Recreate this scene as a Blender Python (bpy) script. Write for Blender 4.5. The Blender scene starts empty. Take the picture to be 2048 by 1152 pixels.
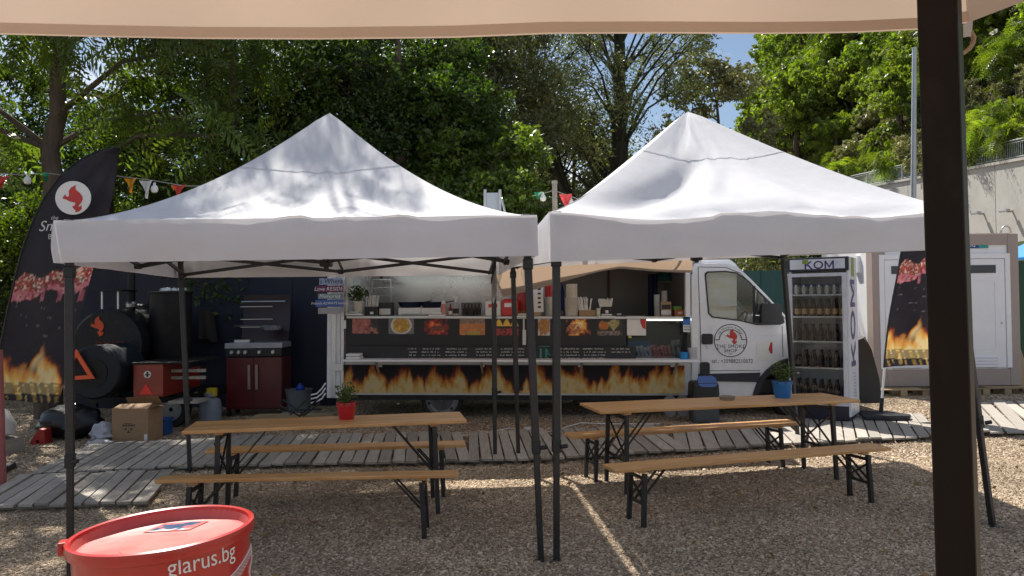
import bpy, math, random
import numpy as np
from math import sin, cos, pi, radians as R
from mathutils import Vector as V, Matrix, noise as mnoise
from mathutils.geometry import tessellate_polygon

sc = bpy.context.scene
COL = sc.collection
rnd = random.Random(7)
rng = np.random.default_rng(7)

# ------------------------------------------------------------------ camera
F, EYE = 1550.0, 1.75                       # focal length in pixels of the 2048 px photograph, eye height
ROLL, PITCH = -0.012, 0.0187
CM = Matrix.Rotation(pi/2 + PITCH, 4, 'X') @ Matrix.Rotation(ROLL, 4, 'Z')
camd = bpy.data.cameras.new('camera')
cam = bpy.data.objects.new('camera', camd)
COL.objects.link(cam)
cam.matrix_world = Matrix.Translation((0, 0, EYE)) @ CM
camd.sensor_width = 36
camd.lens = F/2048*36
camd.clip_start = 0.05
camd.clip_end = 2000
sc.camera = cam

# ------------------------------------------------------------------ light
SUN = V((-0.60, 1.26, 2.0)).normalized()    # towards the sun
w = bpy.data.worlds.new('World')
sc.world = w
w.use_nodes = True
nt = w.node_tree
nt.nodes.clear()
wo = nt.nodes.new('ShaderNodeOutputWorld')
bg = nt.nodes.new('ShaderNodeBackground')
sky = nt.nodes.new('ShaderNodeTexSky')
sky.sky_type = 'NISHITA'
sky.sun_disc = False
sky.sun_elevation = math.asin(SUN.z)
sky.sun_rotation = math.atan2(SUN.x, SUN.y)
sky.air_density = 1.0
sky.dust_density = 0.7
sky.ozone_density = 1.2
tc = nt.nodes.new('ShaderNodeTexCoord')
mp = nt.nodes.new('ShaderNodeMapping')
mp.inputs['Scale'].default_value = (1, 1, 2.6)
cn = nt.nodes.new('ShaderNodeTexNoise')
cn.inputs['Scale'].default_value = 3.2
cn.inputs['Detail'].default_value = 9
cn.inputs['Roughness'].default_value = 0.62
cr = nt.nodes.new('ShaderNodeValToRGB')
cr.color_ramp.elements[0].position = 0.47
cr.color_ramp.elements[1].position = 0.72
mx = nt.nodes.new('ShaderNodeMix')
mx.data_type = 'RGBA'
mx.inputs['B'].default_value = (11.5, 11.9, 12.4, 1)
nt.links.new(tc.outputs['Generated'], mp.inputs['Vector'])
nt.links.new(mp.outputs['Vector'], cn.inputs['Vector'])
nt.links.new(cn.outputs['Fac'], cr.inputs['Fac'])
nt.links.new(cr.outputs['Color'], mx.inputs['Factor'])
nt.links.new(sky.outputs['Color'], mx.inputs['A'])
nt.links.new(mx.outputs['Result'], bg.inputs['Color'])
bg.inputs['Strength'].default_value = 0.060
nt.links.new(bg.outputs['Background'], wo.inputs['Surface'])

sd = bpy.data.lights.new('sun', 'SUN')
sun = bpy.data.objects.new('sun', sd)
COL.objects.link(sun)
sd.energy = 5.0
sd.angle = R(0.55)
sd.color = (1.0, 0.95, 0.86)
sun.rotation_euler = (-SUN).to_track_quat('-Z', 'Y').to_euler()

sc.view_settings.view_transform = 'Standard'
sc.view_settings.look = 'None'
sc.view_settings.exposure = 0.85
sc.view_settings.gamma = 1
sc.view_settings.use_curve_mapping = False
sc.render.engine = 'CYCLES'
sc.cycles.use_denoising = True
sc.cycles.max_bounces = 8
sc.cycles.diffuse_bounces = 3
sc.cycles.glossy_bounces = 3
sc.cycles.transmission_bounces = 5
sc.cycles.transparent_max_bounces = 8
sc.cycles.sample_clamp_indirect = 6
sc.cycles.sample_clamp_direct = 12

# ------------------------------------------------------------------ measuring
CR3 = CM.to_3x3()
EYEP = V((0, 0, EYE))
def ray(px, py): return CR3 @ V(((px-1024)/F, (576-py)/F, -1))
def W(px, py, d):                            # the point seen at a pixel on the upright plane y = d
    r = ray(px, py); return EYEP + r*(d/r.y)
def G(px, py, z=0.0):                        # ... on the level plane z
    r = ray(px, py); return EYEP + r*((z-EYE)/r.z)

# ------------------------------------------------------------------ mesh builder
MW = {}
class MB:
    def __init__(s): s.v = []; s.f = []; s.mi = []
    def add(s, vs, fs, mi=0):
        o = len(s.v)
        s.v += [tuple(p) for p in vs]
        s.f += [tuple(i+o for i in f) for f in fs]
        s.mi += [mi]*len(fs)
        return s
    def box(s, c, size, rot=None, mi=0, taper=1.0):
        c = V(c); hx, hy, hz = [k/2 for k in size]
        pts = []
        for z, k in ((-hz, 1.0), (hz, taper)):
            for x, y in ((-hx, -hy), (hx, -hy), (hx, hy), (-hx, hy)): pts.append(V((x*k, y*k, z)))
        if rot is not None:
            m = Matrix.Rotation(rot, 3, 'Z') if isinstance(rot, (int, float)) else rot
            pts = [m @ p for p in pts]
        return s.add([p+c for p in pts], [(0,3,2,1),(4,5,6,7),(0,1,5,4),(1,2,6,5),(2,3,7,6),(3,0,4,7)], mi)
    def span(s, x0, x1, y0, y1, z0, z1, mi=0):
        return s.box(((x0+x1)/2, (y0+y1)/2, (z0+z1)/2), (abs(x1-x0), abs(y1-y0), abs(z1-z0)), None, mi)
    def bar(s, p, q, w, h=None, up=None, mi=0):
        p, q = V(p), V(q); h = h or w
        d = (q-p); L = d.length; d = d/L
        up = V(up) if up else (V((0,0,1)) if abs(d.z) < 0.9 else V((0,1,0)))
        x = d.cross(up).normalized(); y = x.cross(d)
        m = Matrix((x, y, d)).transposed()
        return s.box((p+q)/2, (w, h, L), m, mi)
    def tube(s, pts, r, n=8, cap=True, mi=0):
        pts = [V(p) for p in pts]; N = len(pts)
        rs = r if isinstance(r, (list, tuple)) else [r]*N
        vs = []; fs = []
        t0 = (pts[1]-pts[0]).normalized()
        x = t0.orthogonal().normalized()
        for i in range(N):
            t = (pts[min(i+1, N-1)] - pts[max(i-1, 0)]).normalized()
            x = (x - t*x.dot(t)).normalized(); y = t.cross(x)
            for k in range(n):
                a = 2*pi*k/n
                vs.append(pts[i] + (x*cos(a)+y*sin(a))*rs[i])
        for i in range(N-1):
            for k in range(n):
                fs.append((i*n+k, i*n+(k+1)%n, (i+1)*n+(k+1)%n, (i+1)*n+k))
        if cap: fs += [tuple(range(n-1, -1, -1)), tuple(range((N-1)*n, N*n))]
        return s.add(vs, fs, mi)
    def lathe(s, c, prof, n=24, m=None, mi=0, cap=True):
        c = V(c); vs = []; fs = []
        for r, z in prof:
            for k in range(n):
                a = 2*pi*k/n
                p = V((r*cos(a), r*sin(a), z))
                vs.append(c + (m @ p if m else p))
        for i in range(len(prof)-1):
            for k in range(n):
                fs.append((i*n+k, i*n+(k+1)%n, (i+1)*n+(k+1)%n, (i+1)*n+k))
        if cap: fs += [tuple(range(n-1, -1, -1)), tuple(range((len(prof)-1)*n, len(prof)*n))]
        return s.add(vs, fs, mi)
    def grid(s, fn, nu, nv, mi=0):
        vs = [fn(i/nu, j/nv) for j in range(nv+1) for i in range(nu+1)]
        k = nu+1
        fs = [(j*k+i, j*k+i+1, (j+1)*k+i+1, (j+1)*k+i) for j in range(nv) for i in range(nu)]
        return s.add(vs, fs, mi)
    def plate(s, outer, holes, fn, t0, t1, mi=0):
        """a plate cut from 2-D outlines; fn(x, y, t) gives the 3-D point, t the depth"""
        loops = [outer]+list(holes)
        tri = tessellate_polygon([[V((a, b, 0)) for a, b in L] for L in loops])
        flat = [p for L in loops for p in L]; n = len(flat)
        vs = [fn(a, b, t0) for a, b in flat]+[fn(a, b, t1) for a, b in flat]
        fs = [tuple(t) for t in tri]+[tuple(i+n for i in reversed(t)) for t in tri]
        o = 0
        for L in loops:
            k = len(L)
            fs += [(o+i, o+(i+1) % k, o+(i+1) % k+n, o+i+n) for i in range(k)]
            o += k
        return s.add(vs, fs, mi)
    def build(s, name, mats, parent=None, smooth=False, bevel=0.0, local=False, origin=None, cols=None, sub=0, fix=True):
        me = bpy.data.meshes.new(name)
        vs = s.v
        if parent is not None and not local:
            inv = MW[parent].inverted(); vs = [tuple(inv @ V(p)) for p in vs]
        elif origin is not None:
            o = V(origin); vs = [tuple(V(p)-o) for p in vs]
        me.from_pydata(vs, [], s.f)
        for m in (mats if isinstance(mats, (list, tuple)) else [mats]): me.materials.append(m)
        if any(s.mi): me.polygons.foreach_set('material_index', s.mi)
        if fix:
            import bmesh
            bm = bmesh.new(); bm.from_mesh(me); bmesh.ops.recalc_face_normals(bm, faces=bm.faces); bm.to_mesh(me); bm.free()
        if smooth:
            me.polygons.foreach_set('use_smooth', [True]*len(me.polygons))
            me.set_sharp_from_angle(angle=R(38))
        if cols is not None:
            a = me.color_attributes.new('Col', 'FLOAT_COLOR', 'POINT')
            c = np.ones((len(s.v), 4), 'f'); c[:, :3] = cols
            a.data.foreach_set('color', c.ravel())
        ob = bpy.data.objects.new(name, me)
        COL.objects.link(ob)
        if parent is not None:
            ob.parent = parent; MW[ob] = MW[parent]
        else:
            if origin is not None: ob.location = origin
            MW[ob] = Matrix.Translation(ob.location)
        if bevel:
            b = ob.modifiers.new('bevel', 'BEVEL'); b.width = bevel; b.segments = 2; b.limit_method = 'ANGLE'; b.angle_limit = R(40)
        if sub:
            b = ob.modifiers.new('sub', 'SUBSURF'); b.levels = sub; b.render_levels = sub
        return ob

def tag(o, label=None, cat=None, group=None, kind=None):
    if label: o['label'] = label
    if cat: o['category'] = cat
    if group: o['group'] = group
    if kind: o['kind'] = kind
    return o
def thing(name, label, cat, loc, rz=0.0, group=None, ry=0.0):
    o = bpy.data.objects.new(name, None); COL.objects.link(o)
    o.empty_display_size = 0.1
    o.location = loc; o.rotation_euler = (0, ry, rz)
    MW[o] = Matrix.Translation(V(loc)) @ Matrix.Rotation(rz, 4, 'Z') @ Matrix.Rotation(ry, 4, 'Y')
    return tag(o, label, cat, group)
def copy_tree(o, parent=None):
    c = o.copy(); COL.objects.link(c); c.parent = parent
    for ch in o.children: copy_tree(ch, c)
    return c

# ------------------------------------------------------------------ materials
MATS = {}
def nn(t, typ, **kw):
    n = t.nodes.new(typ)
    for k, v in kw.items():
        if k in n.inputs: n.inputs[k].default_value = v
        else: setattr(n, k, v)
    return n
def mat(name, col, rough=0.6, metal=0.0, var=0.18, scale=5.0, bump=0.0, bscale=60.0, col2=None, emit=None, estr=1.0,
        transl=0.0, tcol=None, attr=False, spec=0.5, rand=0.0, stretch=None, coat=0.0, dirt=0.0, weave=False):
    if name in MATS: return MATS[name]
    m = bpy.data.materials.new(name); MATS[name] = m
    m.use_nodes = True
    t = m.node_tree; b = t.nodes['Principled BSDF']; out = t.nodes['Material Output']
    b.inputs['Roughness'].default_value = rough
    b.inputs['Metallic'].default_value = metal
    b.inputs['Specular IOR Level'].default_value = spec
    if coat: b.inputs['Coat Weight'].default_value = coat; b.inputs['Coat Roughness'].default_value = 0.08
    tcx = nn(t, 'ShaderNodeTexCoord'); oi = nn(t, 'ShaderNodeObjectInfo')
    mul = nn(t, 'ShaderNodeVectorMath', operation='MULTIPLY_ADD')
    mul.inputs[1].default_value = stretch or (1, 1, 1)
    cmb = nn(t, 'ShaderNodeMath', operation='MULTIPLY'); cmb.inputs[1].default_value = 23.0
    t.links.new(oi.outputs['Random'], cmb.inputs[0])
    t.links.new(tcx.outputs['Object'], mul.inputs[0]); t.links.new(cmb.outputs[0], mul.inputs[2])
    vec = mul.outputs[0]
    nz = nn(t, 'ShaderNodeTexNoise', Scale=scale, Detail=6.0, Roughness=0.6); t.links.new(vec, nz.inputs['Vector'])
    rp = nn(t, 'ShaderNodeValToRGB')
    rp.color_ramp.elements[0].position = 0.28; rp.color_ramp.elements[1].position = 0.72
    c = V(col[:3])
    lo = V(col2) if col2 else c*(1-var); hi = c if col2 else c*(1+var)
    rp.color_ramp.elements[0].color = (*lo, 1); rp.color_ramp.elements[1].color = (*[min(x, 0.92) for x in hi], 1)
    t.links.new(nz.outputs['Fac'], rp.inputs['Fac'])
    cs = rp.outputs['Color']
    if attr:
        at = nn(t, 'ShaderNodeAttribute', attribute_name='Col')
        mm = nn(t, 'ShaderNodeMix', data_type='RGBA', blend_type='MULTIPLY'); mm.inputs['Factor'].default_value = 1.0
        t.links.new(at.outputs['Color'], mm.inputs['A']); t.links.new(cs, mm.inputs['B']); cs = mm.outputs['Result']
    if rand:
        hs = nn(t, 'ShaderNodeHueSaturation')
        mr = nn(t, 'ShaderNodeMapRange'); mr.inputs['To Min'].default_value = 1-rand; mr.inputs['To Max'].default_value = 1+rand
        t.links.new(oi.outputs['Random'], mr.inputs['Value']); t.links.new(mr.outputs['Result'], hs.inputs['Value'])
        t.links.new(cs, hs.inputs['Color']); cs = hs.outputs['Color']
    if dirt:
        n2 = nn(t, 'ShaderNodeTexNoise', Scale=scale*2.7, Detail=8.0, Roughness=0.7); t.links.new(vec, n2.inputs['Vector'])
        r2 = nn(t, 'ShaderNodeValToRGB'); r2.color_ramp.elements[0].position = 0.5; r2.color_ramp.elements[1].position = 0.75
        t.links.new(n2.outputs['Fac'], r2.inputs['Fac'])
        ml = nn(t, 'ShaderNodeMath', operation='MULTIPLY'); ml.inputs[1].default_value = dirt; t.links.new(r2.outputs['Color'], ml.inputs[0])
        md = nn(t, 'ShaderNodeMix', data_type='RGBA'); md.inputs['B'].default_value = (0.12, 0.095, 0.07, 1)
        t.links.new(ml.outputs[0], md.inputs['Factor']); t.links.new(cs, md.inputs['A']); cs = md.outputs['Result']
    t.links.new(cs, b.inputs['Base Color'])
    rr = nn(t, 'ShaderNodeMapRange'); rr.inputs['To Min'].default_value = max(rough-0.1, 0.02); rr.inputs['To Max'].default_value = min(rough+0.1, 1)
    t.links.new(nz.outputs['Fac'], rr.inputs['Value']); t.links.new(rr.outputs['Result'], b.inputs['Roughness'])
    if bump:
        n3 = nn(t, 'ShaderNodeTexNoise', Scale=bscale, Detail=5.0); t.links.new(vec, n3.inputs['Vector'])
        bp = nn(t, 'ShaderNodeBump', Strength=bump, Distance=0.01)
        t.links.new(n3.outputs['Fac'], bp.inputs['Height']); t.links.new(bp.outputs['Normal'], b.inputs['Normal'])
    if emit:
        b.inputs['Emission Color'].default_value = (*emit, 1); b.inputs['Emission Strength'].default_value = estr
    if transl:
        tr = nn(t, 'ShaderNodeBsdfTranslucent'); ms = nn(t, 'ShaderNodeMixShader'); ms.inputs['Fac'].default_value = transl
        if tcol:
            mt = nn(t, 'ShaderNodeMix', data_type='RGBA', blend_type='MULTIPLY'); mt.inputs['Factor'].default_value = 1.0
            mt.inputs['B'].default_value = (*tcol, 1); t.links.new(cs, mt.inputs['A']); t.links.new(mt.outputs['Result'], tr.inputs['Color'])
        else: t.links.new(cs, tr.inputs['Color'])
        t.links.new(b.outputs['BSDF'], ms.inputs[1]); t.links.new(tr.outputs['BSDF'], ms.inputs[2])
        t.links.new(ms.outputs[0], out.inputs['Surface'])
    return m
def glass(name, tint=(0.8, 0.88, 0.86), rough=0.02, clear=0.85, extra=0.0):
    if name in MATS: return MATS[name]
    m = bpy.data.materials.new(name); MATS[name] = m; m.use_nodes = True
    t = m.node_tree; t.nodes.clear()
    out = nn(t, 'ShaderNodeOutputMaterial')
    tr = nn(t, 'ShaderNodeBsdfTransparent'); tr.inputs['Color'].default_value = (*[c*clear for c in tint], 1)
    gl = nn(t, 'ShaderNodeBsdfGlossy')
    mre = nn(t, 'ShaderNodeMath', operation='ADD'); mre.inputs[1].default_value = extra; mre.use_clamp = True; gl.inputs['Roughness'].default_value = rough
    fr = nn(t, 'ShaderNodeFresnel'); fr.inputs['IOR'].default_value = 1.5
    ms = nn(t, 'ShaderNodeMixShader')
    t.links.new(fr.outputs[0], mre.inputs[0]); t.links.new(mre.outputs[0], ms.inputs['Fac']); t.links.new(tr.outputs[0], ms.inputs[1]); t.links.new(gl.outputs[0], ms.inputs[2])
    t.links.new(ms.outputs[0], out.inputs['Surface'])
    return m

def leafmat(name, col, trans=0.45, tcol=(1.5, 1.7, 0.5), rough=0.42, var=0.5):
    """leaf: light comes through; every leaf has its own tint in the attribute Col"""
    m = bpy.data.materials.new(name); m.use_nodes = True
    t = m.node_tree; b = t.nodes['Principled BSDF']; out = t.nodes['Material Output']
    at = nn(t, 'ShaderNodeAttribute', attribute_name='Col')
    oi = nn(t, 'ShaderNodeObjectInfo')
    hs = nn(t, 'ShaderNodeHueSaturation')
    mm = nn(t, 'ShaderNodeMix', data_type='RGBA', blend_type='MULTIPLY'); mm.inputs['Factor'].default_value = 1.0
    mm.inputs['B'].default_value = (*col, 1); t.links.new(at.outputs['Color'], mm.inputs['A'])
    mr = nn(t, 'ShaderNodeMapRange'); mr.inputs['To Min'].default_value = 0.75; mr.inputs['To Max'].default_value = 1.3
    t.links.new(oi.outputs['Random'], mr.inputs['Value']); t.links.new(mr.outputs['Result'], hs.inputs['Value'])
    t.links.new(mm.outputs['Result'], hs.inputs['Color'])
    t.links.new(hs.outputs['Color'], b.inputs['Base Color']); b.inputs['Roughness'].default_value = rough
    b.inputs['Specular IOR Level'].default_value = 0.5
    tr = nn(t, 'ShaderNodeBsdfTranslucent')
    mt = nn(t, 'ShaderNodeMix', data_type='RGBA', blend_type='MULTIPLY'); mt.inputs['Factor'].default_value = 1.0
    mt.inputs['B'].default_value = (*tcol, 1); t.links.new(hs.outputs['Color'], mt.inputs['A']); t.links.new(mt.outputs['Result'], tr.inputs['Color'])
    ms = nn(t, 'ShaderNodeMixShader'); ms.inputs['Fac'].default_value = trans
    t.links.new(b.outputs[0], ms.inputs[1]); t.links.new(tr.outputs[0], ms.inputs[2]); t.links.new(ms.outputs[0], out.inputs['Surface'])
    return m

# ------------------------------------------------------------------ print (flat pictures computed on a fine grid) and lettering
_perm = rng.random((64, 64))
def vnoise(x, y):
    x = np.asarray(x, float); y = np.asarray(y, float)
    xi = np.floor(x).astype(int); yi = np.floor(y).astype(int); fx = x-xi; fy = y-yi
    fx = fx*fx*(3-2*fx); fy = fy*fy*(3-2*fy)
    g = lambda a, b: _perm[a % 64, b % 64]
    return (g(xi, yi)*(1-fx)+g(xi+1, yi)*fx)*(1-fy)+(g(xi, yi+1)*(1-fx)+g(xi+1, yi+1)*fx)*fy
def fbm(x, y, o=4):
    s = 0; a = 0.5
    for i in range(o):
        s = s+a*vnoise(x*2**i+i*7.3, y*2**i+i*3.1); a *= 0.5
    return s/(1-0.5**o)
def ramp(t, stops):
    t = np.clip(t, 0, 1); xs = [s[0] for s in stops]
    return np.stack([np.interp(t, xs, [s[1][k] for s in stops]) for k in range(3)], -1)
def mixc(a, b, k): return a*(1-k[..., None])+b*k[..., None]
FIRE = [(0, (0.016, 0.011, 0.014)), (0.14, (0.06, 0.016, 0.012)), (0.30, (0.32, 0.06, 0.02)), (0.46, (0.68, 0.24, 0.05)), (0.66, (0.86, 0.42, 0.08)), (0.86, (0.92, 0.58, 0.17)), (1, (0.95, 0.74, 0.36))]
def flames(x, v, hgt=0.8, seed=0.0):
    """x in flame widths, v 0..1 up; returns colours"""
    wob = (fbm(x*1.3+seed, v*2.2+seed, 3)-0.5)*0.9*v
    xx = x+wob
    tall = 0.25+0.95*np.abs(fbm(xx*1.1+seed*3, 0.3+0*v, 2)-0.25)*1.2
    fine = fbm(xx*3.4+seed, v*1.6-seed, 4)
    body = tall*hgt*1.15 - v + (fine-0.5)*0.75
    body = body + 0.20*np.clip(1-v*1.9, 0, 1) - 0.45*np.clip(0.40-vnoise(xx*1.7+seed*2, v*0.8+seed), 0, 1)
    lick = np.clip(1-np.abs(vnoise(xx*2.6+seed, v*1.3)-0.5)*5.5, 0, 1)*np.clip(tall*1.4-v, 0, 1)*0.5
    inten = np.clip(body*1.55+lick, 0, 1)*(0.55+0.6*fbm(xx*4, v*5, 3))*1.2
    return ramp(inten, FIRE)
def print_sheet(name, fn, colfn, nu, nv, m, parent, local=False, fix=False):
    """colfn(U, V arrays) -> colours; fn(u, v) -> point"""
    b = MB(); b.grid(fn, nu, nv)
    vv, uu = np.meshgrid(np.linspace(0, 1, nv+1), np.linspace(0, 1, nu+1), indexing='ij')
    c = colfn(uu, vv).reshape(-1, 3)
    return b.build(name, m, parent, local=local, cols=np.clip(c, 0.003, 0.95), fix=fix)
def text_geo(body, size=1.0, shear=0.0, bold=0.0, spacing=1.0, res=3, align='CENTER'):
    cu = bpy.data.curves.new('t', 'FONT'); cu.body = body; cu.size = size; cu.align_x = align; cu.align_y = 'CENTER'
    cu.shear = shear; cu.offset = bold; cu.space_character = spacing; cu.resolution_u = res
    ob = bpy.data.objects.new('t', cu); COL.objects.link(ob)
    dg = bpy.context.evaluated_depsgraph_get(); dg.update()
    me = bpy.data.meshes.new_from_object(ob.evaluated_get(dg))
    vs = [v.co.copy() for v in me.vertices]; fs = [tuple(p.vertices) for p in me.polygons]
    bpy.data.objects.remove(ob); bpy.data.curves.remove(cu); bpy.data.meshes.remove(me)
    return vs, fs
def lettering(name, body, size, fn, m, parent, local=False, sx=1.0, **kw):
    """fn(x, y) places the flat lettering on its surface"""
    vs, fs = text_geo(body, size, **kw)
    b = MB(); b.add([fn(v.x*sx, v.y) for v in vs], fs)
    return b.build(name, m, parent, local=local, fix=False)
def circle(cx, cy, r, n=32, ry=None): return [(cx+r*cos(2*pi*k/n), cy+(ry or r)*sin(2*pi*k/n)) for k in range(n)]
def rrect(x0, y0, x1, y1, r, n=5):
    o = []
    for cx, cy, a0 in ((x1-r, y1-r, 0), (x0+r, y1-r, 90), (x0+r, y0+r, 180), (x1-r, y0+r, 270)):
        o += [(cx+r*cos(R(a0+90*k/n)), cy+r*sin(R(a0+90*k/n))) for k in range(n+1)]
    return o
# the leaping red animal of the shop's badge, in units of the badge radius
BEAST = [(-0.62,-0.02),(-0.45,0.22),(-0.42,0.10),(-0.30,0.06),(-0.22,0.12),(-0.24,0.40),(-0.10,0.62),(0.20,0.76),(0.14,0.60),(0.20,0.45),(0.42,0.28),
         (0.56,0.08),(0.58,-0.10),(0.48,-0.32),(0.34,-0.46),(0.34,-0.54),(0.44,-0.52),(0.52,-0.44),(0.52,-0.66),(0.40,-0.80),(0.22,-0.86),(0.12,-0.86),
         (0.18,-0.78),(0.06,-0.66),(-0.04,-0.50),(0.10,-0.48),(0.16,-0.30),(0.02,-0.26),(-0.22,-0.20),(-0.40,-0.10)]
# ================================================================== shared materials
white_cloth = mat('white_cloth', (0.71, 0.71, 0.75), rough=0.75, var=0.04, scale=1.5, dirt=0.045, transl=0.22, tcol=(1.0, 0.96, 0.92), bump=0.4, bscale=7)
black_steel = mat('black_steel', (0.016, 0.016, 0.018), rough=0.42, var=0.3, scale=9, dirt=0.12)
black_plastic = mat('black_plastic', (0.012, 0.012, 0.014), rough=0.5, var=0.2)
pine = mat('varnished_pine', (0.72, 0.43, 0.18), rough=0.36, dirt=0.5, scale=2.2, stretch=(1.2, 14, 14), col2=(0.50, 0.225, 0.065), bump=0.15, bscale=30, rand=0.1)
grey_wood = mat('weathered_wood', (0.43, 0.39, 0.34), rough=0.85, scale=3.0, stretch=(14, 1.2, 8), col2=(0.26, 0.23, 0.20), bump=0.35, bscale=40, rand=0.22, dirt=0.25)
raw_wood = mat('raw_pallet_wood', (0.45, 0.33, 0.19), rough=0.8, scale=3, stretch=(1.5, 10, 10), col2=(0.30, 0.21, 0.12), rand=0.15, bump=0.2)
white_paint = mat('white_paint', (0.74, 0.75, 0.78), rough=0.28, var=0.05, scale=2, coat=0.3, dirt=0.06)
white_pvc = mat('white_pvc', (0.80, 0.80, 0.83), rough=0.35, var=0.04, scale=3, dirt=0.05)
alu = mat('aluminium', (0.55, 0.56, 0.58), rough=0.35, metal=0.85, var=0.1, scale=8)
steel = mat('brushed_steel', (0.50, 0.51, 0.53), rough=0.33, metal=0.9, var=0.12, scale=4, stretch=(1, 1, 12))
rubber = mat('rubber', (0.018, 0.018, 0.019), rough=0.8, var=0.25, dirt=0.25)
paper = mat('white_paper', (0.75, 0.74, 0.72), rough=0.8, var=0.04)
ink = mat('dark_ink', (0.03, 0.03, 0.04), rough=0.6)
red_ink = mat('red_ink', (0.50, 0.035, 0.03), rough=0.5)
chalk = mat('chalk', (0.62, 0.64, 0.62), rough=0.9, var=0.3, scale=30)
printed = mat('printed_sheet', (1.0, 1.0, 1.0), rough=0.45, var=0.0, attr=True)
printed_cloth = mat('printed_cloth', (1.0, 1.0, 1.0), rough=0.7, var=0.0, attr=True, transl=0.25, bump=0.1, bscale=14)

# ================================================================== ground
gm = bpy.data.materials.new('gravel_bed'); gm.use_nodes = True
t = gm.node_tree; b = t.nodes['Principled BSDF']
tx = nn(t, 'ShaderNodeTexCoord')
vo = nn(t, 'ShaderNodeTexVoronoi', Scale=48.0); t.links.new(tx.outputs['Object'], vo.inputs['Vector'])
n1 = nn(t, 'ShaderNodeTexNoise', Scale=0.5, Detail=6.0); t.links.new(tx.outputs['Object'], n1.inputs['Vector'])
r1 = nn(t, 'ShaderNodeValToRGB'); r1.color_ramp.elements[0].color = (0.18, 0.135, 0.095, 1); r1.color_ramp.elements[1].color = (0.33, 0.26, 0.19, 1)
r1.color_ramp.elements[0].position = 0.35; r1.color_ramp.elements[1].position = 0.68
t.links.new(n1.outputs['Fac'], r1.inputs['Fac'])
sp = nn(t, 'ShaderNodeSeparateColor'); t.links.new(vo.outputs['Color'], sp.inputs['Color'])
mr = nn(t, 'ShaderNodeMapRange'); mr.inputs['To Min'].default_value = 0.6; mr.inputs['To Max'].default_value = 1.35; t.links.new(sp.outputs[0], mr.inputs['Value'])
hs = nn(t, 'ShaderNodeHueSaturation'); t.links.new(r1.outputs['Color'], hs.inputs['Color']); t.links.new(mr.outputs['Result'], hs.inputs['Value'])
t.links.new(hs.outputs['Color'], b.inputs['Base Color']); b.inputs['Roughness'].default_value = 0.9
bp = nn(t, 'ShaderNodeBump', Strength=0.9, Distance=0.02); bp.invert = True
t.links.new(vo.outputs['Distance'], bp.inputs['Height']); t.links.new(bp.outputs['Normal'], b.inputs['Normal'])
g = MB(); g.grid(lambda u, v: V((-300+600*u, -200+900*v, 0)), 12, 12)
ground = tag(g.build('ground', gm, fix=False), kind='structure')

pm = bpy.data.materials.new('pebble'); pm.use_nodes = True
t = pm.node_tree; b = t.nodes['Principled BSDF']
oi = nn(t, 'ShaderNodeObjectInfo'); r1 = nn(t, 'ShaderNodeValToRGB')
els = r1.color_ramp.elements
els[0].position = 0; els[0].color = (0.20, 0.143, 0.096, 1); els[1].position = 1; els[1].color = (0.66, 0.54, 0.405, 1)
for p, c in ((0.3, (0.305, 0.228, 0.155, 1)), (0.6, (0.385, 0.296, 0.205, 1)), (0.85, (0.475, 0.376, 0.27, 1))):
    e = els.new(p); e.color = c
t.links.new(oi.outputs['Random'], r1.inputs['Fac'])
tx = nn(t, 'ShaderNodeTexCoord'); nz = nn(t, 'ShaderNodeTexNoise', Scale=90.0); t.links.new(tx.outputs['Object'], nz.inputs['Vector'])
mm = nn(t, 'ShaderNodeMix', data_type='RGBA', blend_type='OVERLAY'); mm.inputs['Factor'].default_value = 0.25
t.links.new(r1.outputs['Color'], mm.inputs['A']); t.links.new(nz.outputs['Color'], mm.inputs['B'])
ge = nn(t, 'ShaderNodeNewGeometry'); nb = nn(t, 'ShaderNodeTexNoise', Scale=0.9, Detail=5.0); t.links.new(ge.outputs['Position'], nb.inputs['Vector'])
mr = nn(t, 'ShaderNodeMapRange'); mr.inputs['From Min'].default_value = 0.3; mr.inputs['From Max'].default_value = 0.7; mr.inputs['To Min'].default_value = 0.72; mr.inputs['To Max'].default_value = 1.2; t.links.new(nb.outputs['Fac'], mr.inputs['Value'])
hs = nn(t, 'ShaderNodeHueSaturation'); t.links.new(r1.outputs['Color'], hs.inputs['Color']); t.links.new(mr.outputs['Result'], hs.inputs['Value'])
t.links.new(hs.outputs['Color'], b.inputs['Base Color']); b.inputs['Roughness'].default_value = 0.85; b.inputs['Specular IOR Level'].default_value = 0.3

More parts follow.
